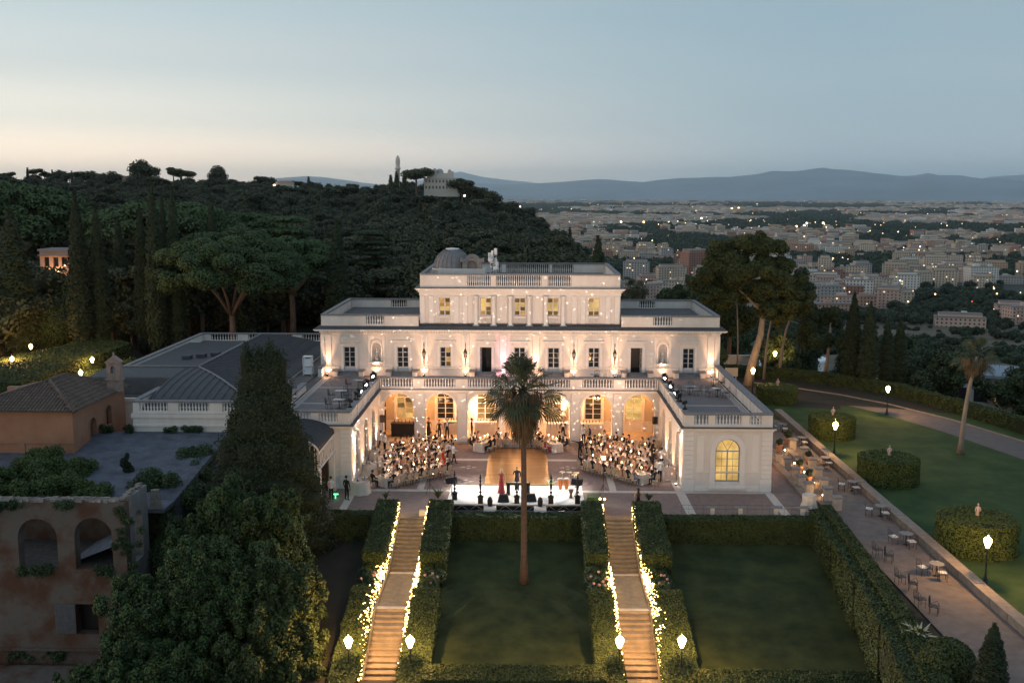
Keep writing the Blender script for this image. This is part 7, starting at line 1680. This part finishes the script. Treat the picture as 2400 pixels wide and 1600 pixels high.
# creepers over the top and the corner of the ruin, plants in its arches
t = thing('creeper', 'dark creeper trailing over the top edge and corner of the ruin', 'ivy', (-25, -15, 2)); C = []
for x, z, dz in ((-30.6, 3.3, .5), (-29.8, 3.4, .3), (-26.4, 3.4, .35), (-23.2, 3.2, 1.6), (-22.9, 2.2, 1.8), (-22.8, .8, 1.6), (-22.7, -.8, 1.6), (-29.2, -.6, .5), (-27.9, -.5, .35), (-24.4, -.6, .3), (-23.4, -3.5, 1.4), (-23.3, -5.2, 1.6), (-27.5, -5.8, .5), (-30, -6.0, .6), (-24.8, -6.3, .7)):
    for _ in range(9): C.append((x+25+rng.gauss(0, .35), -.12+rng.gauss(0, .12), z-2-abs(rng.gauss(0, dz*.55))))
link('foliage', crown_mesh('foliage', C, NR.uniform(.12, .34, len(C)), 15000, .12, [M['leaf'], M['core']], .1, .9, .2, .25), t)
# ================================================================ wooded hill
def low_tree(kind, seed):
    r_ = random.Random(seed); C, Rr = [], []
    if kind == 'round':
        for k in range(9): C.append((r_.gauss(0, 1.5), r_.gauss(0, 1.5), 5.6+r_.gauss(0, 1.3))); q = r_.uniform(1.3, 2.1); Rr.append((q, q, q*.85))
        n, s, tr = 1700, .50, 4
    elif kind == 'pine':
        for k in range(9): a = k*.7; C.append((2.6*math.cos(a)*r_.random(), 2.6*math.sin(a)*r_.random(), 8.2+r_.gauss(0, .4))); q = r_.uniform(1.3, 2.0); Rr.append((q, q, q*.5))
        n, s, tr = 1500, .46, 7.5
    else:
        for k in range(8): f = k/8; C.append((0, 0, 1.2+9*f)); q = 1.1*(1-f)**.5+.1; Rr.append((q, q, 1.3))
        n, s, tr = 1000, .45, 2
    m = crown_mesh('tree', C, Rr, n, s, [M['wood_far'], M['core'], M['bark']], .35, .6, .8, .86)
    if kind == 'pine' or kind == 'round':
        import bmesh
        bm = bmesh.new(); bm.from_mesh(m); a = [bm.verts.new((.25*math.cos(t), .25*math.sin(t), z)) for z in (-1, tr) for t in (0, 2.1, 4.2)]
        for k in range(3): f = bm.faces.new((a[k], a[(k+1) % 3], a[3+(k+1) % 3], a[3+k])); f.material_index = 2
        bm.to_mesh(m); bm.free()
    return m
PROT = [low_tree('round', 1), low_tree('round', 2), low_tree('round', 3), low_tree('pine', 4), low_tree('pine', 5), low_tree('cyp', 6)]
KN = ['round-crowned tree', 'bushy tree', 'broad dark tree', 'flat-topped pine', 'small umbrella pine', 'narrow cypress']
cand = []
def try_tree(D, az, k=None, s=None):
    x = CAMP.x+D*math.sin(R(az)); y = CAMP.y+D*math.cos(R(az)); z = ground_z(x, y)
    px = 1200+2400*math.tan(R(az+.95)); k = rng.choices(range(6), [5, 5, 4, 2, 1.6, 1.2])[0] if k is None else k
    s = s or rng.uniform(.75, 1.35)*(1+.25*(D > 400)); cand.append((x, y, z-.4, s, k, D, px))
for i in range(2300):
    D = 150*(760/150.)**rng.random()**.9; az = rng.uniform(-30, 3.2); px = 1200+2400*math.tan(R(az+.95))
    if D < 165 and az > -4: continue
    if 960 < px < 1200 and 500 < D < 620 and rng.random() < .75: continue     # bare dry slope under the observatory
    if 955 < px < 1100 and 480 < D < 600: continue
    try_tree(D, az)
cand.sort(key=lambda c: -c[3]/c[5]); near = cand[:290]; rest = cand[290:]
bands = {}
for c in near: bands.setdefault(0 if c[5] < 190 else 1 if c[5] < 240 else 2 if c[5] < 320 else 3, []).append(c)
BN = ['first rank behind the villa', 'second rank of the wood', 'third rank of the wood', 'upper slope of the wood']
for bnd, L_ in bands.items():
    L_.sort(key=lambda c: c[6]); cnt = {}
    for c in L_:
        cnt[c[4]] = cnt.get(c[4], 0)+1; o = link('tree', PROT[c[4]], None, c[:3], rng.uniform(0, 6.28), c[3]); props(o, '%s, %s from the picture\'s left edge in the %s' % (KN[c[4]], ordw(cnt[c[4]]), BN[bnd]), 'tree', 'trees of the wooded hill')
def joined(name, items, protos, mats):
    Vs, Ls, St, Mi, o, lo = [], [], [], [], 0, 0; cache = []
    for me in protos:
        v = np.zeros(len(me.vertices)*3, np.float32); me.vertices.foreach_get('co', v); l = np.zeros(len(me.loops), np.int32); me.loops.foreach_get('vertex_index', l)
        s_ = np.zeros(len(me.polygons), np.int32); me.polygons.foreach_get('loop_start', s_); mi = np.zeros(len(me.polygons), np.int32); me.polygons.foreach_get('material_index', mi); cache.append((v.reshape(-1, 3), l, s_, mi))
    for x, y, z, s, k, *_ in items:
        v, l, s_, mi = cache[k]; a = rng.uniform(0, 6.28); c, n = math.cos(a), math.sin(a)
        q = v*s; Vs.append(np.column_stack([q[:, 0]*c-q[:, 1]*n+x, q[:, 0]*n+q[:, 1]*c+y, q[:, 2]+z])); Ls.append(l+o); St.append(s_+lo); Mi.append(mi); o += len(v); lo += len(l)
    me = bpy.data.meshes.new(name); V = np.concatenate(Vs); me.vertices.add(len(V)); me.vertices.foreach_set('co', V.astype(np.float32).ravel()); Lp = np.concatenate(Ls); me.loops.add(len(Lp)); me.loops.foreach_set('vertex_index', Lp)
    S_ = np.concatenate(St); me.polygons.add(len(S_)); me.polygons.foreach_set('loop_start', S_); me.polygons.foreach_set('material_index', np.concatenate(Mi))
    for m in mats: me.materials.append(m)
    me.update(calc_edges=True); return props(link(name, me), kind='stuff')
# lighter versions for the far wood
def thin(me, keep):
    import bmesh
    bm = bmesh.new(); bm.from_mesh(me); bm.faces.ensure_lookup_table(); r_ = random.Random(3)
    dl = [f for f in bm.faces if f.material_index == 0 and r_.random() > keep]; bmesh.ops.delete(bm, geom=dl, context='FACES')
    for v in [v for v in bm.verts if not v.link_faces]: bm.verts.remove(v)
    q = me.copy(); bm.to_mesh(q); bm.free(); return q
THIN = [thin(m, .22) for m in PROT]
joined('woodland', rest, THIN, [M['wood_far'], M['core'], M['bark']])
# skyline trees standing proud of the ridge
def at_px(px, py, D):
    az = math.atan((px-1200)/2400.)-R(.95); x = CAMP.x+D*math.sin(az)/1; y = CAMP.y+D*math.cos(az); z = 21.5-(py-456-(px-1240)*.0017)/2400.*D*math.cos(az+R(.95)); return x, y, z
for i, (px, py, hh, k, lab) in enumerate(((352, 388, 13, 2, 'big round tree standing on the hill skyline'), (218, 405, 9, 0, 'rounded tree on the skyline near the picture edge'), (265, 410, 9, 1, 'rounded skyline tree beside the flat roof'), (415, 402, 7, 4, 'tiny umbrella pine pair on the skyline, outer'), (448, 405, 7, 3, 'tiny umbrella pine on the skyline, inner'), (522, 400, 9, 2, 'dark round tree on the skyline, mid-hill'), (728, 414, 9, 5, 'single cypress on the skyline left of the tower'), (978, 402, 9, 3, 'flat pine between white tower and observatory'), (932, 402, 10, 5, 'cypress at the foot of the white tower'), (950, 405, 9, 5, 'second cypress beside the white tower'), (918, 410, 9, 5, 'third cypress, left of the white tower'), (1084, 428, 9, 4, 'slender umbrella pine right of the observatory'), (1105, 442, 7, 3, 'lower umbrella pine at the hill end'), (1148, 450, 10, 1, 'loose round tree at the hill end'), (1178, 478, 8, 0, 'bushy tree where the hill drops away'), (1205, 480, 9, 1, 'outermost bushy tree above the city plain'), (630, 418, 7, 0, 'low round tree above the small lit house'))):
    x, y, z = at_px(px, py, 690 if px < 900 else 560); s = hh/10.; g = ground_z(x, y); s = max(.6, (z-g)/({5: 10.5, 3: 8.7, 4: 8.7}.get(k, 7.6))) if z-g < 30 else 1.5
    props(link('tree', PROT[k], None, (x, y, g if z-g < 30 else z-11), rng.uniform(0, 6), s), lab, 'tree', 'skyline trees')
# observatory on the knoll
x, y, z = at_px(1030, 447, 560); ob = thing('observatory', 'pale domed observatory building on the knoll above the villa', 'observatory', (x, y, z-3)); k = .2333*560/560
def P(px, py): q = at_px(px, py, 560); return q[0]-x, q[2]-(z-3)
b = MB(); u = 560/2400.
def bx(px0, px1, py0, py1, y0=0, y1=9, mi=0): b.box((px0-1030)*u, (px1-1030)*u, y0, y1, (456-py1)*u+3, (456-py0)*u+3, mi)
bx(995, 1074, 428, 470, 0, 12); bx(1002, 1024, 408, 428, 1, 6); bx(1010, 1050, 416, 428, 2, 10); bx(1050, 1062, 412, 428, 1, 6); bx(1074, 1078, 430, 460, 2, 10); b.obj('wall', M['dome'], ob)
b = MB(); bx(993, 1076, 427, 429, -.3, 12.3); b.obj('cornice', M['dome'], ob)
for dx, py, r, nm_ in ((1030, 414, 8.5, 'dome'), (1018, 408, 3.5, 'turret_dome'), (1053, 412, 4.2, 'turret_dome')):
    b = MB(); X = (dx-1030)*u; Z = (456-py)*u+3; b.lathe(X, 5, [(r*u, Z-6*u), (r*u, Z)]+[(r*u*math.cos(t), Z+r*u*math.sin(t)) for t in [R(a) for a in (15, 35, 55, 75, 89)]], 14); b.obj(nm_, mat(nm_+'_lead', (.34, .34, .33), .6, .1, 1), ob)
wm = MB(); wm.box(-.45, .45, -.08, .02, 0, 1.5); wme = wm.mesh('window', [M['wglass']])
for px in range(1000, 1074, 8):
    for py in (438, 452): link('window', wme, ob, ((px-1030)*u, -.02, (456-py)*u+3))
x, y, z = at_px(935, 400, 575); t = thing('tower', 'slender white round tower with a small dome on the knoll', 'tower', (x, y, z-12)); u2 = 575/2400.
b = MB(); b.lathe(0, 0, [(3.6*u2, 0), (4.6*u2, 12), (6.4*u2, 12.3), (6.4*u2, 13.2), (4.6*u2, 13.3), (5.2*u2, 15.6), (5.4*u2, 17), (4*u2, 18.6), (2*u2, 19.6), (.3*u2, 20)], 14); b.obj('shaft', M['dome'], t)
for i, (px, py, D, lab) in enumerate(((670, 430, 640, 'small pale house with a lit wall on the skyline'), (285, 418, 700, 'long pale roof on the skyline between round trees'), (300, 419, 705, 'second pale roof end on the skyline'))):
    x, y, z = at_px(px, py, D); t = thing('house', lab, 'house', (x, y, z-4)); b = MB(); b.box(-5, 5, 0, 6, -4, 4.4); b.obj('wall', M['dome'], t); b = MB(); b.frustum(-5.5, 5.5, -.5, 6.5, 4.4, -3, 3, 2.5, 3.5, 5.4); b.obj('roof', M['clay'], t); b = MB(); b.box(-1, 1, -.1, 0, 1, 2.6); b.obj('window', M['wglass'], t)
sp = MB(); sp.ball(0, 0, 0, 1, n=6, m=4); SP = sp.mesh('glow', M['lampglow'])
glow_far = emis('far_lamp_glow', (1, .68, .34), 4.5, 'NONE'); glow_w = emis('far_lamp_white', (1, .90, .72), 6, 'NONE'); glow_r = emis('tail_light_red', (1, .12, .05), 4, 'NONE')
def far_lamps(name, label_, pts):
    iv, jf = ICO1; V, F, Mi, o = [], [], [], 0
    for x, y, z, r, m in pts: V.append(iv*r+np.array([x, y, z])); F.append(jf+o); Mi.append(np.full(len(jf), m, np.int32)); o += len(iv)
    me = npmesh(name, np.concatenate(V), np.concatenate(F), [glow_far, glow_w, glow_r], np.concatenate(Mi)); props(link(name, me), kind='stuff')
hl = []
for px, py, D, r, m in ((648, 436, 640, .9, 0), (585, 472, 500, .5, 0), (610, 466, 520, .5, 0), (560, 512, 400, .45, 0), (718, 441, 640, .5, 1), (760, 456, 600, .55, 0), (873, 567, 300, .40, 0), (858, 450, 600, .4, 0), (1010, 574, 300, .4, 0), (1089, 459, 560, .6, 1), (1137, 462, 560, .5, 0), (1165, 489, 560, .5, 0), (1200, 483, 620, .6, 0), (400, 774, 170, .16, 0), (1218, 484, 650, .6, 0)):
    hl.append((*at_px(px, py, D), r, m))
far_lamps('hillside_lamps', '', hl)
# ================================================================ city on the plain
WALLS = [('cream', (.66, .54, .42)), ('pale pink', (.64, .45, .36)), ('ochre', (.56, .40, .27)), ('white', (.72, .67, .60)), ('brick red', (.36, .19, .14)), ('grey', (.44, .41, .38)), ('terracotta', (.50, .30, .21)), ('sand', (.58, .47, .36))]
WM = [mat('city_wall_'+n.replace(' ', '_'), c, .9, .08, .02) for n, c in WALLS]; ROOFM = mat('city_roof', (.20, .18, .165), .9, .25, .05)
WIN = mat('city_window', (.035, .035, .04), .3, 0); WINL = emis('city_window_lit', (1, .66, .33), 1.6, 'NONE')
def building(bw, bd, bh, wi, rs, detail=True):
    """returns body MB, window MB, lit MB in local coordinates, front toward -y"""
    b, w, l = MB(), MB(), MB(); fl_ = max(2, int(bh/3.1))
    b.box(-bw/2, bw/2, -bd/2, bd/2, -6, bh, 0); b.box(-bw/2-.3, bw/2+.3, -bd/2-.3, bd/2+.3, bh, bh+.5, 1)
    for k in range(rs.randint(1, 3)): x = rs.uniform(-bw*.3, bw*.3); y = rs.uniform(-bd*.2, bd*.2); s_ = rs.uniform(1.5, 4); b.box(x-s_, x+s_, y-s_*.7, y+s_*.7, bh+.5, bh+rs.uniform(2, 3.6), 0)
    if rs.random() < .4: b.box(-bw/2+3, bw/2-3, -bd/2+3, bd/2-3, bh+.5, bh+3.2, 0); b.box(-bw/2+2.6, bw/2-2.6, -bd/2+2.6, bd/2-2.6, bh+3.2, bh+3.6, 1)
    if detail:
        sp_ = 3.4; n = int(bw/sp_); balc = rs.random() < .5
        for f in range(fl_):
            z = f*bh/fl_+.9
            for i in range(n):
                x = -bw/2+(i+.5)*bw/n; q = l if rs.random() < .035 else w; q.box(x-.7, x+.7, -bd/2-.06, -bd/2+.02, z, z+1.5)
            m = int(bd/4)
            for i in range(m):
                y = -bd/2+(i+.5)*bd/m; q = l if rs.random() < .03 else w; q.box(bw/2-.02, bw/2+.06, y-.7, y+.7, z, z+1.5); w.box(-bw/2-.06, -bw/2+.02, y-.7, y+.7, z, z+1.5)
            if balc: b.box(-bw/2+bw*.15, -bw/2+bw*.4, -bd/2-1.1, -bd/2, z-.6, z+.3, 0); b.box(bw/2-bw*.4, bw/2-bw*.15, -bd/2-1.1, -bd/2, z-.6, z+.3, 0)
    return b, w, l
ZC = -95
rc = random.Random(5); B = []
def green(x, y):           # parks and tree belts of the plain
    D = math.hypot(x-CAMP.x, y-CAMP.y); a = math.degrees(math.atan2(x-CAMP.x, y-CAMP.y)); ld = math.log(D/900)*3.1
    v = noise.noise(Vector((a*.16+3, ld*1.5, 1.7)))+.45*noise.noise(Vector((a*.5, ld*4, 5)))
    if 9000 < D < 12500 and 1.5 < a < 19: v += .55
    if 3300 < D < 4200 and a > 6: v += .35
    if 5200 < D < 7500 and a < 17: v += .4
    if 1500 < D < 1720 and a < 9: v += .6
    if 2300 < D < 2650: v += .25
    if D < 1000: v += .1
    return v
D = 960.
row = 0
while D < 3600:
    step = 30+D*.014; az = 27.5
    while az > -1.5:
        bw = rc.uniform(16, 42); x = CAMP.x+D*math.sin(R(az)); y = CAMP.y+D*math.cos(R(az))
        az -= math.degrees((bw+rc.uniform(4, 22))/D)
        g = green(x, y)
        if g > .16 or (D < 1250 and az < 3): continue
        if abs(az-23.2-(D-1000)*.0003) < .45 and D < 2200: continue         # the avenue
        h = rc.choice([10, 13, 16, 16, 19, 22, 25])*(1.15 if rc.random() < .1 else 1); B.append((x, y, bw, rc.uniform(13, 20), h, rc.choices(range(8), [6, 3, 3, 3, 2, 2, 2, 5])[0], R(-az)*.0+rc.choice([-.25, -.2, .1, .15, -.3]), D, row))
    D += step; row += 1
# the first ones the photo singles out
B.append((*[at_px(1625, 600, 1480)[i] for i in (0, 1)], 30, 26, 36, 4, .35, 1400, 0))
B.sort(key=lambda c: c[7]); nearB = B[:300]; restB = B[300:]
rows = {}
for c in nearB: rows.setdefault(c[8], []).append(c)
for ri, (rk, L_) in enumerate(sorted(rows.items())):
    L_.sort(key=lambda c: -c[0]/c[7])
    for i, (x, y, bw, bd, h, wi, rz, D, _) in enumerate(L_):
        o = thing('apartment_block', '%s %d-storey block, %s from the picture\'s right edge in the %s city row' % (WALLS[wi][0], int(h/3.1), ordw(i+1), ordw(ri+1)), 'apartment block', (x, y, ZC), rz, 'apartment blocks of the city')
        b, w, l = building(bw, bd, h, wi, rc, D < 2200); b.obj('wall', [WM[wi], ROOFM], o)
        if w.v: props(w.obj('windows', WIN, o), kind='stuff')
        if l.v: props(l.obj('lit_windows', WINL, o), kind='stuff')
# farther blocks: one mass
cb = MB(); cw = MB(); mats_ = WM+[ROOFM]
def far_block(x, y, bw, bd, h, wi, rz, win):
    c, s_ = math.cos(rz), math.sin(rz); b = MB(lambda a, q, z: (x+a*c-q*s_, y+a*s_+q*c, ZC+z)); b.box(-bw/2, bw/2, -bd/2, bd/2, -4, h, wi); b.box(-bw/2-.3, bw/2+.3, -bd/2-.3, bd/2+.3, h, h+.6, 8)
    if rc.random() < .5: b.box(-bw/4, bw/5, -bd/4, bd/4, h+.6, h+3.4, wi)
    o = len(cb.v); cb.v += b.v; cb.f += [tuple(o+i for i in f) for f in b.f]; cb.m += b.m; cb.sm += b.sm
    if win:
        b = MB(lambda a, q, z: (x+a*c-q*s_, y+a*s_+q*c, ZC+z)); 
        for f in range(int(h/3.2)):
            z = f*3.2+1; b.box(-bw/2+1, bw/2-1, -bd/2-.05, -bd/2, z, z+1.2)
        o = len(cw.v); cw.v += b.v; cw.f += [tuple(o+i for i in f) for f in b.f]; cw.m += b.m; cw.sm += b.sm
for x, y, bw, bd, h, wi, rz, D, _ in restB: far_block(x, y, bw, bd, h, wi, rz, True)
cbm = None
for _ in range(8000):
    D = 3600*(20000/3600.)**rc.random()**1.1; az = rc.uniform(-4, 28); x = CAMP.x+D*math.sin(R(az)); y = CAMP.y+D*math.cos(R(az))
    if green(x, y) > .12: continue
    k = 1+D/16000.; far_block(x, y, rc.uniform(20, 60)*k, rc.uniform(14, 30)*k, rc.uniform(10, 26)*(1+.25*(D > 6000)), rc.choices(range(8), [6, 3, 3, 4, 1, 3, 1, 5])[0], rc.uniform(-.4, .4), False)
props(cb.obj('city_blocks', mats_), kind='stuff'); props(cw.obj('city_block_windows', WIN), kind='stuff')
# trees of the plain
bush = crown_mesh('city_tree', [(0, 0, 5), (3, 1, 4.5), (-3, 0, 4.6), (0, 2, 6)], [3.6, 3.2, 3.3, 3.0], 70, 2.0, [M['leaf'], M['core']], .4, .6, .85, .93)
strip_ = crown_mesh('city_tree', [(-16, 0, 5), (-8, 2, 5.5), (0, -1, 5), (8, 1, 6), (16, 0, 5), (3, 3, 6)], [6, 6.5, 6, 6.5, 6, 6], 90, 3.0, [M['leaf'], M['core']], .4, .6, .85, .95)
items = []
for _ in range(16000):
    D = 420*(16000/420.)**rc.random()**.85; az = rc.uniform(-3, 28); x = CAMP.x+D*math.sin(R(az)); y = CAMP.y+D*math.cos(R(az)); g = green(x, y)
    z = ground_z(x, y)
    if D > 930:
        if g < .10 and rc.random() > .10: continue
        items.append((x, y, z-1, rc.uniform(.8, 1.3)*(1+D/9000), 1 if D > 1500 else 0, 0))
    elif noise.noise(Vector((x*.02, y*.02, 0))) > -.05: items.append((x, y, z-1, rc.uniform(.35, .9), 0, 0))
    if len(items) > 5200: break
joined('city_trees', items, [bush, strip_], [M['leaf'], M['core']])
# the city's lamps
pts = []
for _ in range(950):
    D = 1000*(17000/1000.)**rc.random()**.8; az = rc.uniform(-3, 28); x = CAMP.x+D*math.sin(R(az)); y = CAMP.y+D*math.cos(R(az))
    n_ = noise.noise(Vector((az*.4, math.log(D)*3, 9)))
    if n_ < -.12 and rc.random() < .8: continue
    pts.append((x, y, ZC+rc.uniform(8, 26), (.30+D*.00024)*rc.choice([.6, .8, 1, 1.5]), rc.choices([0, 1, 2], [9, 2, .3])[0]))
for k in range(26):          # the lit avenue
    D = 1000+k*48; az = 23.2+(D-1000)*.0003+rc.uniform(-.25, .25); pts.append((CAMP.x+D*math.sin(R(az)), CAMP.y+D*math.cos(R(az)), ZC+rc.uniform(2, 8), rc.uniform(.6, 1.1), rc.choice([0, 0, 2, 2, 1])))
for px, py in ((1453, 515), (1453, 519), (1710, 488), (1726, 487), (1640, 511), (1477, 514), (1506, 519), (1565, 520), (1862, 529), (1880, 527), (1886, 522), (1924, 521), (1950, 604), (1972, 603), (1986, 607), (1940, 606), (1405, 608), (1468, 610), (1473, 611), (1580, 655), (1590, 657), (1560, 653), (1610, 659)):
    D = 116/((py-456)/2400.+.004); q = at_px(px, py, D); pts.append((*q, .0011*D+.2, rc.choice([0, 1])))
far_lamps('city_lamps', '', pts)
# things in the near valley: white round house, long pale building
x, y, z = at_px(1872, 838, 260); t = thing('round_villa', 'white low house with rounded roof in the valley behind the pine', 'house', (x, y, z-4)); b = MB(); b.lathe(0, 0, [(7, 0), (7, 3.4), (7.6, 3.5), (7.6, 4.0), (4.5, 4.2), (4.5, 6), (1, 6.6)], 20, smooth=False); b.box(-11, 2, -4, 6, -2, 2.4); b.obj('wall', M['white'], t)
for k in range(7): b = MB(); b.cbox(-9+k*1.7, -4.05, .3, .9, .1, 1.2); b.obj('window', M['wglass'], t)
x, y, z = at_px(2290, 900, 150); t = thing('long_building', 'long pale building with flat roof half hidden by trees in the valley', 'building', (x, y, z-6), R(-28)); b = MB(); b.box(-16, 12, 0, 9, -4, 7); b.obj('wall', M['stone'], t); b = MB(); b.box(-16.5, 12.5, -.6, 9.5, 7, 7.4); b.obj('roof', mat('blue_roof', (.22, .27, .31), .7, .1, 1), t)
for k in range(10): b = MB(); b.box(-15+k*2.6, -13.3+k*2.6, -.06, 0, 3.6, 5.4); b.obj('window', M['wglass'] if k not in (7, 4) else M['lit_o'], t)
x, y, z = at_px(2120, 905, 190); t = thing('greenhouse', 'pale low sheds with ribbed roofs below the cypresses', 'shed', (x, y, z-3), R(-20)); b = MB(); 
for k in range(4): b.box(-3+k*5, 1.5+k*5, 0, 14, 0, 3); b.frustum(-3.2+k*5, 1.7+k*5, -.2, 14.2, 3, -1+k*5, -.5+k*5, 0, 14, 4)
b.obj('shed', M['white'], t)
x, y, z = at_px(1740, 838, 135); t = thing('garden_balustrade', 'short pale balustrade wall seen past the villa corner', 'wall', (x, y, z-1)); b = MB(); b.box(-2.6, 2.6, 0, .4, -1, 1.1); b.box(-2.7, 2.7, -.1, .5, 1.1, 1.3); b.obj('wall', M['stone'], t)
t = thing('sign_board', 'small blank pale board on the grass by the big pine', 'sign', (24.6, 45.5, 0)); b = MB(); b.box(-.75, .75, 0, .05, .5, 1.5); b.box(-.6, -.5, .05, .1, 0, .5); b.box(.5, .6, .05, .1, 0, .5); b.obj('board', M['plate'], t)
# ================================================================ mountains
def ridge(name, prof, D, depth, sc_=1.0, seed=0, col=(.20, .245, .28)):  # col: pale blue of distance haze is mixed into the base colour
    xs = np.arange(prof[0][0]-0, prof[-1][0]+1, 12.); V = []; F = []; rows_ = 14
    for j in range(rows_+1):
        f = j/rows_
        for px in xs:
            py = np.interp(px, [p[0] for p in prof], [p[1] for p in prof]); dd = D-depth*(1-f)
            az = math.atan((px-1200)/2400.)-R(.95); top = (456+(px-1240)*.0017-py)/2400.*D*math.cos(az+R(.95))+21.5
            h = -95+(top+95)*(math.sin(f*math.pi/2)**1.3)
            h += 90*(1-f)*f*3*noise.noise(Vector((px*.02, f*3, seed)))+ (18*noise.noise(Vector((px*.06, seed, 1))) if j == rows_ else 0)
            V.append((CAMP.x+dd*math.sin(az), CAMP.y+dd*math.cos(az), h))
    n = len(xs)
    for j in range(rows_):
        for i in range(n-1): a = j*n+i; F.append((a, a+1, a+n+1, a+n))
    o = len(V)                                             # back slope gives the range its thickness
    for i in range(n): x, y, z = V[rows_*n+i]; k = 1.18; V.append((CAMP.x+(x-CAMP.x)*k, CAMP.y+(y-CAMP.y)*k, -95))
    for i in range(n-1): F.append((rows_*n+i, rows_*n+i+1, o+i+1, o+i))
    me = npmesh(name, V, np.array(F), mat(name+'_hazed_forest', col, .95, .3, .0004), smooth=True); props(link(name, me), kind='structure')
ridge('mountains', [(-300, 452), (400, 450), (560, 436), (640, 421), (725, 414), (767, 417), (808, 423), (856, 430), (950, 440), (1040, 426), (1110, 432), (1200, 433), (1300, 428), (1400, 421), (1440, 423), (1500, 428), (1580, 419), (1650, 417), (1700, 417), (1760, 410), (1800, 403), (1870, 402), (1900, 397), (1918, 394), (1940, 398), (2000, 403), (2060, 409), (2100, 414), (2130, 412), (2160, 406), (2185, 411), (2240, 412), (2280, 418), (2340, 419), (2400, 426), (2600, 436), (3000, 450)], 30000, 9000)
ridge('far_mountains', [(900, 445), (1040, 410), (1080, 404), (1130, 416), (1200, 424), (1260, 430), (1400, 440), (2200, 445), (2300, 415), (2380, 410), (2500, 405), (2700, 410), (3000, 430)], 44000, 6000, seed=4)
# ================================================================ air
hz = MB(); hz.box(-60000, 60000, -3000, 56000, -96.5, 1250); hm_ = bpy.data.materials.new('haze_air'); hm_.use_nodes = True; t = hm_.node_tree; t.nodes.clear(); pv = t.nodes.new('ShaderNodeVolumePrincipled'); ou = t.nodes.new('ShaderNodeOutputMaterial'); t.links.new(pv.outputs[0], ou.inputs['Volume'])
pv.inputs['Color'].default_value = (.84, .94, 1, 1); pv.inputs['Density'].default_value = 3.0e-5; pv.inputs['Anisotropy'].default_value = 0.80
ho = hz.obj('haze', hm_); props(ho, kind='stuff')
